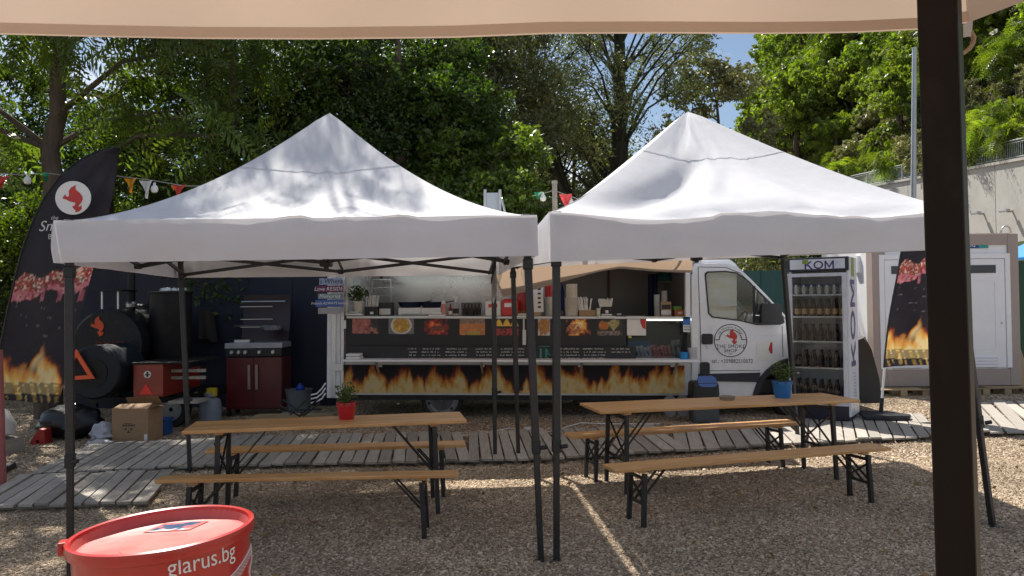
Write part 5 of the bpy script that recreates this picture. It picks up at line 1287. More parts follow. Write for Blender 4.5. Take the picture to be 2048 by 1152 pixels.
# door: frame, glass, handle
zd0, zd1 = fz(814), fz(545)
b = MB(); fr_ = .055
b.plate([(X0-.015, zd0), (X1-.03, zd0), (X1-.03, zd1), (X0-.015, zd1)], [[(X0+.05, zd0+.07), (X1-.085, zd0+.07), (X1-.085, zd1-.05), (X0+.05, zd1-.05)]], lambda a, c, t: V((a, t, c)), FD-.035, FD+.02); door = b.build('door', fgrey, froot, bevel=.006)
b = MB(); b.add([(X0+.05, FD-.005, zd0+.07), (X1-.085, FD-.005, zd0+.07), (X1-.085, FD-.005, zd1-.05), (X0+.05, FD-.005, zd1-.05)], [(0,1,2,3)]); b.build('pane', glass('fridge_glass', tint=(.95, .98, 1.0), clear=.96), door)
b = MB(); b.bar((X0+.012, FD-.05, zd0+.75), (X0+.012, FD-.05, zd0+1.05), .02, .025); b.build('handle', fnavy, door)
shelf_z = [fz(p) for p in (790, 744, 686, 636, 590)]
shelf_z = [fz(798), fz(738), fz(684), fz(633), fz(588)]
bottle_glass = mat('bottle_brown', (.035, .014, .006), rough=.12, var=.3); jar_l = mat('label_pale', (.55, .53, .48), rough=.5, var=.2, scale=40); jar_o = mat('label_amber', (.55, .36, .16), rough=.5, var=.2, scale=40)
for k, z in enumerate(shelf_z):
    b = MB(); b.span(X0+.04, X1-.07, FD+.04, FD+FDp-.06, z-.022, z); b.build('shelf', mat('shelf_white', (.70, .72, .74), rough=.4), froot)
proto = {}
ORD = ('first', 'second', 'third', 'fourth', 'fifth', 'sixth', 'seventh', 'eighth', 'ninth', 'tenth', 'eleventh', 'twelfth', 'thirteenth', 'fourteenth', 'fifteenth', 'sixteenth', 'seventeenth', 'eighteenth', 'nineteenth', 'twentieth', 'twenty-first', 'twenty-second', 'twenty-third', 'twenty-fourth', 'twenty-fifth', 'twenty-sixth', 'twenty-seventh', 'twenty-eighth', 'twenty-ninth', 'thirtieth', 'thirty-first', 'thirty-second', 'thirty-third', 'thirty-fourth', 'thirty-fifth', 'thirty-sixth', 'thirty-seventh', 'thirty-eighth', 'thirty-ninth', 'fortieth')
TH = R(34)
def turn(x, y, z): x -= X1; y -= FD; return (X1+x*cos(TH)+y*sin(TH), FD-x*sin(TH)+y*cos(TH), z)
def drink(kind, q, label, grp):
    if kind in proto:
        o = copy_tree(proto[kind]); o.location = q; o['label'] = label; o['group'] = grp; return o
    r_ = thing('bottle', label, 'bottle', q, 0, grp)
    if kind == 'can': pr = [(.031, 0), (.034, .012), (.034, .125), (.027, .14)]; h = .14
    elif kind == 'wheat': pr = [(.03, 0), (.032, .02), (.033, .13), (.017, .19), (.014, .24), (.016, .245)]
    else: pr = [(.03, 0), (.032, .02), (.032, .12), (.014, .18), (.0125, .235), (.015, .24)]
    b = MB(); b.lathe((0, 0, 0), pr, 12); b.build('glass_body', {'can': alu, 'wheat': bottle_glass, 'dark': bottle_glass}[kind], r_, local=True, smooth=True)
    b = MB(); b.lathe((0, 0, 0), [(.0345, .03), (.0345, .105)], 12, cap=False); b.build('label_band', {'can': jar_l, 'wheat': jar_o, 'dark': ink}[kind], r_, local=True)
    proto[kind] = r_; return r_
for k, z in enumerate(shelf_z):
    kind = ('dark', 'dark', 'dark', 'wheat', 'can')[k]
    base_nm = ('dark bottle on the lowest fridge shelf', 'dark bottle on the fourth fridge shelf down', 'dark bottle on the middle fridge shelf', 'amber labelled bottle on the second fridge shelf', 'silver can on the top fridge shelf')[k]
    for j in range(7):
        for row in range(2):
            nm = base_nm+(', front row, ', ', back row, ')[row]+ORD[j]+' from the left'
            drink(kind, turn(X0+.085+j*(FW-.19)/6.0, FD+.10+row*.12, z), nm, 'drinks on fridge shelf '+('one', 'two', 'three', 'four', 'five')[k])
# side panel lettering, read upwards
sl = lambda x, y: V((X1+.003, FD+.27-y, fz(640)+x))
b = MB(); kom(b, fz(735), FD+.13, .40, .30, lambda a, c, t: V((X1+.003+t, FD+.50-(c-FD), a))); b.build('side_lettering', kom_blue, froot)
b = MB(); b.span(X1+.001, X1+.004, FD+.17, FD+.36, fz(553), fz(514)); b.build('side_tab', kom_green, froot)
b = MB()
for k in range(14):
    a = k*.9; b.bar((X1+.003, FD+.26+.1*sin(a), fz(575)+.06*cos(a*1.3)), (X1+.003, FD+.26+.13*sin(a+1.1), fz(572)+.1*cos(a*1.3+1.1)), .002, .006)
for k in range(8):
    b.bar((X1+.003, FD+.18+.02*(k % 2), fz(750)-.045*k), (X1+.003, FD+.36, fz(750)-.045*k), .002, .010)
b.build('side_print', MATS['print_grey'], froot)
froot.rotation_euler.z = -TH

# ================================================================== flags
def feather_cols(px, py):
    """the printed picture in flag units: x 0..1 across, y 0 bottom .. 1 top"""
    py = np.where(py < .62, py*1.245, .772+(py-.62)*.6)
    base = np.stack([.020+0*px, .017+0*px, .024+0*px], -1); n = fbm(px*9, py*30, 4); m = fbm(px*26, py*80, 3)
    c = base*(.8+.5*n[..., None])
    fl = flames(px*2.6+1.3, np.clip((py-.075)*4.2, 0, 3), .9, 4.1); k = np.clip(fl.max(-1)*2.2-.15, 0, 1)*(py < .36)*(py > .05); c = mixc(c, fl, k)
    tong = np.hypot((px-.42)/.26, (py-.235)/.085); big = flames(px*4.2+.4, np.clip((py-.14)*5.5, 0, 3), 1.05, 6.3); k2 = np.clip(1.45-tong*1.2, 0, 1)*np.clip(big.max(-1)*1.8, 0, 1)*(py > .1); c = mixc(c, big, k2)
    g = (py < .105); ux = px*8+(py*9)+.5*fbm(px*5, py*9, 2); bar = ((ux % 1) < .42+.2*np.sin(np.floor(ux)*2.7)); row = ((py*22) % 1) > .18
    yel = np.stack([.62+.2*m, .34+.25*n, .07+.1*m], -1); c = mixc(c, yel*(.10+1.15*n[..., None]*m[..., None]*1.5), (g & bar & row & (n > .38))*.85); c = mixc(c, base*1.3, (g & ~bar)*.65)
    # ribs of meat
    cy = .585+.06*(px-.5)+.012*np.sin(px*14); dm = np.abs(py-cy)/(.052+.012*np.sin(px*9)); meat = dm+.8*(n-.5) < 1.0
    m2 = fbm(px*40+3, py*130, 3); hi = np.clip((m2-.55)*6, 0, 1); red = np.stack([.10+.62*m*m2*1.6+.3*hi, .012+.10*m2+.55*hi, .012+.08*m2+.42*hi], -1); low = py < cy-.015
    pink = np.stack([.32+.5*m, .10+.42*np.clip(m-.35, 0, 1), .14+.42*np.clip(m-.35, 0, 1)], -1); c = mixc(c, red, meat*1.0); c = mixc(c, pink, (meat & low & (m > .40))*.9)
    drip = (py > .50) & (py < .56) & (np.sin(px*26+2) > .72) & (px > .25); c = mixc(c, pink*.8, drip*.8)
    # faint words between the meat and the fire
    wd = (py > .31) & (py < .49) & (((py*46+px*1.2) % 2.0) < .20) & (fbm(px*60, py*90, 2) > .5) & (np.sin(px*13+np.floor(py*23+px*.6)*2.4) > .05); c = mixc(c, np.full(c.shape, .16), wd*.8)
    return c
def feather(label, d, left, right, base, ys=1.0):
    """left, right: outline pixels from bottom to top at the same fractions of height"""
    q = W(*base, d); root = thing('feather_flag', label, 'flag', (q.x, d, .0), 0, 'dark feather flags with flames and meat')
    lp = [W(*p, d) for p in left]; rp = [W(*p, d) for p in right]
    def at(L_, s):
        s = s*(len(L_)-1); i = min(int(s), len(L_)-2); return L_[i].lerp(L_[i+1], s-i)
    zb = min(lp[0].z, rp[0].z); zt = lp[-1].z
    def pt(u, v):
        q = at(lp, v).lerp(at(rp, v), u); q.y += .05*sin(u*5+v*4)+.03*sin(v*9+u*2); return q
    nu, nv = 70, 170
    b = MB(); b.grid(pt, nu, nv); P = np.array(b.v)
    U = P[:, 0]; Z = (P[:, 2]-zb)/(zt-zb)
    bw = np.array([at(rp, 0).x-at(lp, 0).x])[0]
    lx = np.interp(Z, [(p.z-zb)/(zt-zb) for p in lp], [p.x for p in lp]); rx = np.interp(Z, [(p.z-zb)/(zt-zb) for p in rp], [p.x for p in rp])
    X = (U-lx)/np.maximum(rx-lx, .05)
    c = feather_cols(X[:, None], Z[:, None]*ys)[:, 0, :]
    b.build('cloth', printed_cloth, root, cols=c, smooth=True, fix=False)
    return root, at, lp, rp, pt
fD = 8.3
Lp = [(-22, 800), (-16, 740), (-4, 690), (10, 620), (26, 560), (44, 500), (64, 448), (88, 398), (120, 352), (160, 318), (205, 300), (236, 296)]
Rp = [(118, 809), (132, 762), (146, 708), (160, 648), (174, 590), (186, 530), (197, 480), (207, 436), (218, 392), (228, 350), (236, 314), (240, 297)]
flag, at_, lp_, rp_, pt_ = feather('tall dark feather flag at the far left with a round white animal badge', fD, Lp, Rp, (60, 900))
b = MB(); b.tube([pt_(0, v/30)+V((-.012, 0, .004)) for v in range(31)], [.014*(1-.5*v/30) for v in range(31)], 6); b.build('flag_pole', black_plastic, flag)
p0 = pt_(0, 0); b = MB(); b.tube([V((p0.x-.05, p0.y, 0.02)), p0], .016, 8); b.build('lower_pole', alu, flag)
b = MB(); b.box((p0.x-.05, p0.y, .03), (.5, .4, .06), .3); b.build('foot', black_plastic, flag, bevel=.02)
bc = W(147.5, 396, fD-.11); Rb = 35*fD/F
b = MB(); b.plate(circle(bc.x, bc.z, Rb, 40, Rb*.95), [], lambda a, c, t: V((a, t, c)), fD-.125, fD-.115); bdg = b.build('badge', paper, flag)
b = MB(); b.plate([(bc.x+.0+a*Rb*.95, bc.z+c*Rb*.95) for a, c in BEAST], [], lambda a, c, t: V((a, t, c)), fD-.129, fD-.126); b.build('badge_animal', red_ink, bdg)
sw_ = W(104, 450, fD-.12); lettering('lettering', 'Smoke Shop', .155, lambda x, y: V((sw_.x+x+.25, fD-.13, sw_.z+y+x*.05)), mat('print_pale', (.5, .49, .48)), flag, shear=.3)
sw2 = W(106, 436, fD-.12); lettering('lettering', 'the', .06, lambda x, y: V((sw2.x+x+.02, fD-.13, sw2.z+y)), MATS['print_pale'], flag, shear=.3)
sw3 = W(100, 474, fD-.12); lettering('lettering', 'BY', .075, lambda x, y: V((sw3.x+x+.03, fD-.13, sw3.z+y)), MATS['print_pale'], flag, spacing=1.15)
rD = 10.9
Lr = [(1769, 735), (1778, 680), (1787, 620), (1796, 560), (1805, 500), (1816, 455), (1832, 420), (1858, 400)]
Rr = [(1868, 729), (1870, 676), (1873, 618), (1876, 558), (1879, 498), (1881, 453), (1882, 418), (1880, 399)]
flag2, _, lp2, rp2, pt2 = feather('dark feather flag half hidden behind the thick black post', rD, Lr, Rr, (1763, 828), .80)
flag2.location.z = .07; MW[flag2] = Matrix.Translation(flag2.location)
for ch in flag2.children: ch.location.z -= .07
b = MB(); b.tube([pt2(0, v/20)+V((-.008, 0, 0)) for v in range(21)], .013, 6); b.build('flag_pole', black_plastic, flag2)
p0 = pt2(0, 0); q = W(1762, 822, rD); b = MB(); b.tube([q, q.lerp(p0, .98)], .017, 8); b.build('lower_pole', white_pvc, flag2, smooth=True)
b = MB(); b.tube([q-V((0, 0, .02)), q+(p0-q)*.30], .028, 10); b.build('pole_socket', black_plastic, flag2)
b = MB(); b.plate([(q.x-.33, rD-.22), (q.x+.26, rD-.28), (q.x+.36, rD-.12), (q.x+.20, rD+.28), (q.x-.20, rD+.26)], [], lambda a, c, t: V((a, c, t)), .075, .135); b.build('foot', black_plastic, flag2, bevel=.02)

# ================================================================== things at the left, in the shade of the trees
navy_wall = mat('navy_sheet', (.007, .009, .026), rough=.6, var=.3, scale=1.2, bump=.2, bscale=6)
root = thing('navy_fence', 'dark navy sheeting fence behind the smoker and the grill', 'fence', (-4, 13.4, 0))
xa, xb = W(150, 600, 13.4).x, W(672, 600, 13.4).x; zt = W(420, 537, 13.4).z
for i in range(6):
    u0 = xa+(xb-xa)*i/6; u1 = xa+(xb-xa)*(i+1)/6-.006
    b = MB(); b.grid(lambda u, v: V((u0+(u1-u0)*u, 13.4+.02*mnoise.noise(V((u*3+i, v*4, 1))), zt*v)), 10, 10); b.build('sheet', navy_wall, root, smooth=True, fix=False)
    b = MB(); b.tube([(u0, 13.46, 0), (u0, 13.46, zt+.03)], .03, 8); b.build('post', black_steel, root)
PX = lambda px, py, d: W(px, py, d)
smoke_m = mat('smoker_black', (.008, .0085, .010), rough=.5, spec=.3, var=.4, scale=3, dirt=.15)
trailer_red = mat('trailer_red', (.24, .020, .012), rough=.35, var=.15, coat=.3, dirt=.1)
# smoker trailer: barrel, drum, chimney, box, wheels
SD = 11.2
q = W(250, 840, SD); smk = thing('smoker_trailer', 'black barrel smoker on a red trailer with a reflector triangle', 'smoker', (q.x, SD, 0))
ym = Matrix.Rotation(-pi/2, 3, 'X')
def disc(name, px, py, rpx, d0, L_, m, par=None, ex=0.03):
    c = W(px, py, d0); r_ = rpx*d0/F; b = MB(); b.lathe(c, [(r_*.93, -ex), (r_, 0), (r_, L_), (r_*.93, L_+ex)], 40, ym); return b.build(name, m, par or smk, smooth=True), c, r_
brl, bc, br_ = disc('barrel', 214, 690, 70, SD, 1.7, smoke_m)
disc('barrel_band', 214, 690, 71, SD+.25, .06, smoke_m, ex=.0)
ani = MB(); ani.plate([(W(198, 651, SD).x+a*.16, W(198, 651, SD).z+c*.18) for a, c in BEAST], [], lambda a, c, t: V((a, t, c)), SD-.045, SD-.033); ani.build('painted_animal', mat('orange_paint', (.55, .06, .01), rough=.5), brl)
lettering('painted_word', 'SMOKE SHOP', .07, lambda x, y: V((W(222, 686, SD).x+x, SD-.036, W(222, 686, SD).z+y)), mat('dull_red', (.16, .015, .012)), brl)
fbx, fc, fr2 = disc('firebox', 188, 745, 54, SD-.75, .7, mat('firebox_blue', (.010, .014, .020), rough=.5, var=.3, spec=.3))
b = MB(); b.lathe(fc+V((0, -.04, 0)), [(fr2*.55, 0), (fr2*.55, .03)], 24, ym); b.build('firebox_door', smoke_m, fbx)
c2 = W(272, 650, SD+1.2); b = MB(); b.lathe(c2, [(.32, 0), (.34, .05), (.34, .8), (.3, .85)], 28, ym); b.build('rear_barrel', smoke_m, smk, smooth=True)
dz0 = W(330, 722, SD+.3).z; dz1 = W(330, 583, SD+.3).z; dxx = W(330, 650, SD+.3).x
b = MB(); b.lathe((dxx, SD+.5, 0), [(.29, dz0), (.30, dz0+.02), (.30, dz1-.03), (.32, dz1-.025), (.32, dz1), (.001, dz1+.02)], 28); b.build('upright_drum', smoke_m, smk, smooth=True)
fo = MB(); r0 = np.random.default_rng(3)
for k in range(7): p = W(308+k*8, 577, SD+.3); fo.lathe((p.x, SD+.5+r0.normal()*.05, dz1+.015), [(.05, 0), (.045, .03+.02*r0.random()), (.015, .05)], 7)
fo.build('foil_scraps', mat('kitchen_foil', (.65, .65, .66), rough=.25, metal=.8, bump=.8, bscale=40), smk)
cx_ = W(263, 600, SD+.6); b = MB(); b.tube([V((cx_.x, SD+.6, W(263, 625, SD+.6).z)), V((cx_.x, SD+.6, 2.75))], .055, 12); ch = b.build('chimney', smoke_m, smk, smooth=True)
b = MB(); b.lathe((cx_.x, SD+.6, W(262, 614, SD+.6).z), [(.075, 0), (.08, .05), (.06, .08)], 12); b.build('damper', steel, ch)
for px in (204, 236):
    p = W(px, 618, SD+.3); e = W(px, 583, SD+.3); b = MB(); b.tube([p, e], .014, 6); b.build('rack_post', steel, smk)
p, e = W(192, 581, SD+.3), W(256, 581, SD+.3); b = MB(); b.bar((p.x, SD+.35, p.z), (e.x, SD+.35, e.z), .5, .02); b.build('top_rack', smoke_m, smk)
p, e = W(266, 795, SD-.55), W(326, 728, SD-.55); b = MB(); b.span(p.x, e.x, SD-.55, SD+.3, p.z, e.z); tb_ = b.build('tool_box', trailer_red, smk, bevel=.01)
p, e = W(264, 729, SD-.56), W(400, 724, SD-.56); b = MB(); b.span(p.x, W(396, 724, SD-.3).x, SD-.56, SD+.5, p.z, p.z+.025); b.build('deck', smoke_m, smk, bevel=.004)
p, e = W(327, 790, SD-.3), W(398, 733, SD+.9); b = MB(); zc_ = (p.z+e.z)/2; b.bar((p.x, SD-.3, zc_), (e.x, SD+.9, zc_), .05, abs(e.z-p.z)); b.build('side_board', trailer_red, smk, bevel=.01)
for ya, yc in ((738, 745), (752, 759)):
    p, e = W(342, yc, SD-.32), W(410, ya, SD-.32); b = MB(); b.span(p.x, e.x, SD-.32, SD-.28, p.z, e.z); b.build('step_slat', grey_wood, smk)
p, e = W(342, 806, SD-.4), W(402, 800, SD-.4); b = MB(); b.span(p.x, e.x, SD-.5, SD-.1, p.z, e.z); b.build('shelf_board', grey_wood, smk)
tri = [W(278, 789, SD-.56), W(306, 789, SD-.56), W(292, 768, SD-.56)]
b = MB(); b.plate([(p.x, p.z) for p in tri], [], lambda a, c, t: V((a, t, c)), SD-.562, SD-.552); b.build('reflector', mat('reflector_red', (.8, .03, .03), rough=.2, emit=None), tb_)
b = MB(); p = W(295, 749, SD-.56); b.plate(circle(p.x, p.z, .05, 18), [], lambda a, c, t: V((a, t, c)), SD-.564, SD-.552); bb = b.build('round_badge', alu, tb_)
b = MB(); b.span(p.x-.012, p.x+.012, SD-.568, SD-.5645, p.z-.038, p.z+.038); b.span(p.x-.035, p.x+.035, SD-.568, SD-.5645, p.z-.012, p.z+.006); b.build('badge_print', ink, bb)
for px, dd_ in ((345, .1), (345, 1.1)):
    c = W(px, 822, SD+dd_); b = MB(); b.lathe((c.x, SD+dd_, .26), [(.16, -.07), (.25, -.08), (.265, -.03), (.265, .03), (.25, .08), (.16, .07)], 26, ym, cap=False); wh = b.build('wheel', rubber, smk, smooth=True)
    b = MB(); b.lathe((c.x, SD+dd_-.05, .26), [(.17, 0), (.12, .02), (.03, .0)], 20, ym); b.build('rim', rim_m, wh)
b = MB(); b.span(W(180, 800, SD).x, W(400, 800, SD).x, SD-.1, SD+1.5, .38, .46); b.build('trailer_frame', smoke_m, smk)
b = MB(); 
for px in (190, 235): p = W(px, 760, SD+.1); b.bar((p.x, SD+.1, .3), (p.x, SD+.1, p.z), .06)
b.build('cradle_post', smoke_m, smk)
# warning triangle hung on the smoker
tp_ = [W(118, 762, SD-.85), W(190, 757, SD-.85), W(153, 698, SD-.85)]; ce = (tp_[0]+tp_[1]+tp_[2])/3
root = thing('warning_triangle', 'orange warning triangle leaning against the black smoker barrel', 'warning triangle', tp_[0])
b = MB(); b.plate([(p.x, p.z) for p in tp_], [[((p.x-ce.x)*.62+ce.x, (p.z-ce.z)*.62+ce.z) for p in tp_]], lambda a, c, t: V((a, t, c)), SD-.86, SD-.845); b.build('frame', mat('signal_orange', (.85, .10, .02), rough=.3, emit=None), root)
# chair-height junk: bin bag, cardboard box, white bag, blue crate, red chock, canister
def blob(name, label, cat, c, rx, ry, rz_, m, seed, amp=.22, nu=22, nv=14, fr=2.2):
    def fn(u, v):
        a = 2*pi*u; ph = pi*v-pi/2; d = V((cos(ph)*cos(a), cos(ph)*sin(a), sin(ph))); k = 1+amp*mnoise.noise(d*fr+V((seed, 0, 0)))+amp*.5*mnoise.noise(d*fr*2.7+V((seed, 5, 0)))
        return V((d.x*rx*k, d.y*ry*k, max((d.z*k+1)*rz_, 0)))
    b = MB(); b.grid(fn, nu, nv); o = b.build(name, m, None, local=True, smooth=True, fix=False); o.location = c; return tag(o, label, cat)
binbag = mat('bin_bag', (.008, .008, .009), rough=.35, bump=.7, bscale=14)
q = W(140, 870, 10.4); blob('bin_bag', 'heap of black sacks on the gravel under the smoker firebox', 'sack', (q.x, 10.4, 0), .42, .3, .22, binbag, 2.0)
q = W(205, 872, 9.7); blob('plastic_bag', 'crumpled pale plastic bag beside the cardboard box', 'bag', (W(206, 860, 10.0).x, 10.0, 0), .15, .14, .13, mat('bag_white', (.50, .50, .56), rough=.4, transl=.2), 5.0, .35)
r_ = blob('rag', 'flattened white rag on the gravel in front of the crumpled bag', 'rag', (W(205, 872, 9.8).x, 9.75, 0), .17, .12, .045, mat('rag', (.42, .41, .42)), 9.0, .4)
cd = 9.95; p, e = W(224, 881, cd), W(296, 817, cd); card = mat('cardboard', (.33, .205, .115), rough=.85, var=.1, scale=4, stretch=(1, 1, 6))
root = thing('cardboard_box', 'open brown cardboard box with black printing on the gravel', 'cardboard box', ((p.x+e.x)/2, cd+.2, 0), 0)
zt_ = e.z; x0_, x1_ = p.x, e.x; y0_, y1_ = cd, cd+.42
for sp_ in ((x0_, x1_, y0_, y0_+.006, 0, zt_), (x0_, x1_, y1_-.006, y1_, 0, zt_), (x0_, x0_+.006, y0_+.006, y1_-.006, 0, zt_), (x1_-.006, x1_, y0_+.006, y1_-.006, 0, zt_), (x0_+.006, x1_-.006, y0_+.006, y1_-.006, 0.002, .008)):
    b = MB(); b.span(*sp_); b.build('side', card, root)
for s in ((x0_, y1_, x1_, 0, .12), (x0_, y0_+.01, x1_, .25, .05)):
    b = MB(); b.add([(s[0], s[1], zt_), (s[2], s[1], zt_), (s[2]-.02, s[1]-.1+s[3], zt_+s[4]), (s[0]+.02, s[1]-.1+s[3], zt_+s[4]-.01)], [(0,1,2,3)]); b.build('flap', card, root, fix=False)
b = MB(); b.add([(x1_, y0_+.02, zt_), (x1_, y1_-.02, zt_), (x1_+.06, y1_-.08, zt_-.02), (x1_+.10, y0_+.06, zt_+.03)], [(0,1,2,3)]); b.build('flap', card, root, fix=False)
b = MB(); xm, zm = W(258, 858, cd).x, W(258, 858, cd).z; k = cd/F
for a, c, w_, h_ in ((-10, 10, 16, 1.2), (-13, 5.5, 4, 3), (-7.5, 5.5, 4, 3), (-2, 5.5, 4, 3), (3.5, 5.5, 4, 3), (9, 5.5, 3, 3), (-8, -2, 3, 3.5), (3, -2, 3, 3.5), (-3, -8, 2, 3), (0, -8, 2, 3), (-1.4, -5.5, 1.6, 3)): b.span(xm+a*k, xm+(a+w_)*k, cd-.003, cd-.001, zm+c*k, zm+(c+h_)*k)
b.build('printing', ink, root)
b = MB(); b.span(x1_-.05, x1_-.01, cd-.003, cd-.001, .02, .12); b.build('label', paper, root)
q = W(322, 850, 10.6); root = thing('blue_crate', 'blue plastic crate behind the cardboard box', 'crate', (q.x, 10.6, 0)); b = MB(); b.span(q.x-.10, q.x+.10, 10.5, 10.75, 0, .2); b.build('crate', mat('crate_blue', (.01, .07, .25), rough=.4), root, bevel=.02)
b = MB(); b.span(q.x-.11, q.x+.11, 10.49, 10.76, .2, .225); b.build('rim', MATS['crate_blue'], root)
q = W(78, 869, 10.0); root = thing('wheel_chock', 'red plastic wheel chock on the gravel left of the black sacks', 'wheel chock', (q.x, 10, 0)); k = 10/F
b = MB(); b.plate([(q.x-16*k, 0), (q.x+17*k, 0), (q.x+14*k, 30*k), (q.x+5*k, 32*k), (q.x-4*k, 22*k)], [circle(q.x+1*k, 6*k, 3.5*k, 10)], lambda a, c, t: V((a, t, c)), 9.95, 10.12); b.build('chock', mat('chock_red', (.30, .02, .02), rough=.5), root, bevel=.008)
q = W(-6, 880, 9.0); root = thing('water_canister', 'white plastic canister at the far left edge of the gravel', 'canister', (W(-14, 840, 9.4).x, 9.4, .18)); k = 9.4/F
b = MB(); b.lathe((0, 0, 0), [(.12, 0), (.235, .06), (.245, .16), (.16, .33), (.10, .36)], 18); b.build('body', mat('canister_white', (.62, .61, .58), rough=.4, transl=.2), root, local=True, smooth=True); b = MB(); b.lathe((0, 0, .36), [(.05, 0), (.05, .04)], 12); b.build('cap', redp, root, local=True); b = MB(); b.span(-.3, .25, -.2, .2, -.18, -.002); b.build('stand', grey_wood, root, local=True)
q = W(2, 925, 7.4); root = thing('pink_post', 'faded pink post at the left edge of the picture', 'post', (W(0, 900, 7.6).x, 7.6, 0)); b = MB(); b.tube([W(-6, 700, 7.6), V((W(2, 925, 7.6).x, 7.6, 0))], .05, 10); b.build('post', mat('faded_pink', (.34, .10, .10), rough=.6), root); b = MB(); b.lathe((0, 0, 0), [(.12, 0), (.12, .03), (.06, .05)], 14); b.build('foot', MATS['faded_pink'], root, local=True)
# gas grill
GD = 12.2
q = W(508, 800, GD); root = thing('gas_grill', 'red gas grill with its lid open and two bar handles', 'grill', (q.x, GD, 0))
gred = mat('grill_red', (.095, .008, .014), rough=.4, coat=.2, var=.1)
gx = lambda px: W(px, 700, GD).x
gz = lambda py: W(508, py, GD).z
b = MB(); b.span(gx(452), gx(564), GD, GD+.5, .12, gz(714)); b.build('cabinet', gred, root, bevel=.008)
for a, c in ((453, 507.5), (508.5, 563)):
    b = MB(); b.span(gx(a), gx(c), GD-.018, GD-.002, .15, gz(716)); dr = b.build('door', gred, root, bevel=.005)
    hx_ = 500 if a == 453 else 515
    b = MB(); b.bar((gx(hx_), GD-.05, gz(778)), (gx(hx_), GD-.05, gz(729)), .04, .02); b.build('handle', mat('handle_tan', (.34, .25, .22), rough=.4, metal=.4), dr)
b = MB(); b.span(gx(452), gx(564), GD-.03, GD+.5, gz(713), gz(697)); pn = b.build('control_panel', black_plastic, root, bevel=.006)
for px in (466, 480, 493, 521, 548):
    b = MB(); b.lathe((gx(px), GD-.03, gz(704)), [(.034, 0), (.034, -.02), (.026, -.045)], 14, ym); b.build('knob', steel, pn, smooth=True)
b = MB(); b.span(gx(450), gx(565), GD-.02, GD+.48, gz(696.5), gz(686)); b.build('grill_rim', mat('rim_grey', (.34, .34, .37), rough=.4, metal=.3), root, bevel=.006)
def lid(u, v): a = pi*.62*v; return V((gx(462)+(gx(560)-gx(462))*u, GD+.46+.12*sin(a), gz(686)+.78*v-.02*sin(a)))
b = MB(); b.grid(lid, 2, 10); b.build('lid', mat('lid_dark', (.022, .010, .016), rough=.4), root, smooth=True)
b = MB(); b.tube([(gx(466), GD+.40, gz(603)), (gx(556), GD+.40, gz(603))], .012, 8); b.build('lid_handle', steel, root)
for py in (614, 640, 656): b = MB(); b.span(gx(464), gx(530), GD+.38, GD+.40, gz(py), gz(py)+.01); b.build('rack_rail', steel, root)
b = MB()
for k in range(14): x = gx(464+k*4.6); b.bar((x, GD+.12, gz(652)), (x, GD+.38, gz(652)), .006)
b.build('warming_rack', steel, root)
b = MB(); b.span(gx(464), gx(495), GD+.1, GD+.3, gz(685.5), gz(680)); b.build('griddle', steel, root)
tr_ = thing('foil_tray', 'crinkled foil tray on the warming rack of the red grill', 'tray', (gx(536), GD+.22, gz(661))); b = MB(); b.lathe((0, 0, 0), [(.13, 0), (.19, .06), (.2, .07), (.18, .06), (.12, .01)], 18); b.build('tray', MATS['kitchen_foil'], tr_, local=True, smooth=True)
for i, px in enumerate((455, 561)):
    for yy in (.06, .44): b = MB(); b.lathe((gx(px), GD+yy, .06), [(.03, -.02), (.055, -.02), (.055, .02), (.03, .02)], 12, Matrix.Rotation(pi/2, 3, 'Y')); b.box((gx(px), GD+yy, .11), (.04, .04, .03)); b.build('caster', rubber, root)
# gas bottle, bucket, apron, folded chair, pallet
q = W(421, 826, 11.3); root = thing('gas_bottle', 'grey gas bottle with a yellow cap between the trailer and the grill', 'gas bottle', (q.x, 11.3, 0))
b = MB(); b.lathe((0, 0, 0), [(.12, 0), (.145, .03), (.15, .06), (.15, .34), (.135, .39), (.06, .43), (.05, .45)], 24); b.build('cylinder', mat('gas_grey', (.16, .19, .24), rough=.45, dirt=.15), root, local=True, smooth=True)
b = MB(); b.box((.03, -.02, .50), (.13, .10, .13)); b.box((-.05, 0, .47), (.05, .07, .05)); b.build('regulator', mat('gas_yellow', (.42, .33, .01), rough=.5), root, local=True, bevel=.015)
b = MB(); b.lathe((0, 0, .44), [(.09, 0), (.09, .05), (.085, .05), (.085, 0)], 16); b.build('collar', MATS['gas_grey'], root, local=True)
q = W(598, 797, 12.0); root = thing('bucket', 'grey bucket with a blue jug inside, right of the red grill', 'bucket', (q.x, 12, .10)); b = MB(); b.lathe((0, 0, 0), [(.165, 0), (.20, .33), (.212, .35), (.195, .35), (.16, .02)], 24); b.build('bucket', mat('bucket_grey', (.13, .15, .16), rough=.5), root, local=True, smooth=True)
b = MB(); b.span(-.25, .22, -.2, .2, -.10, -.002); b.build('plinth', grey_wood, root, local=True)
r_ = thing('blue_jug', 'blue jug poking out of the grey bucket', 'jug', (q.x+.02, 12.0, .42)); b = MB(); b.lathe((0, 0, 0), [(.06, -.1), (.07, .05), (.03, .10), (.02, .12)], 12); b.build('jug', mat('jug_blue', (.005, .03, .30), rough=.4), r_, local=True, smooth=True)
q = W(408, 640, 13.2); root = thing('apron', 'brown apron hanging on the navy fence', 'apron', (q.x, 13.3, W(408, 568, 13.2).z)); h0 = W(408, 622, 13.2).z-root.location.z; h1 = W(408, 678, 13.2).z-root.location.z
b = MB(); b.grid(lambda u, v: V((-.12-.05*v+(.24+.10*v)*u+.04*v, -.03+.03*sin(u*9), h0+(h1-h0)*v-.06*(u > .6)*v)), 12, 8); b.build('cloth', mat('apron_brown', (.035, .026, .02), rough=.9), root, local=True, smooth=True, fix=False)
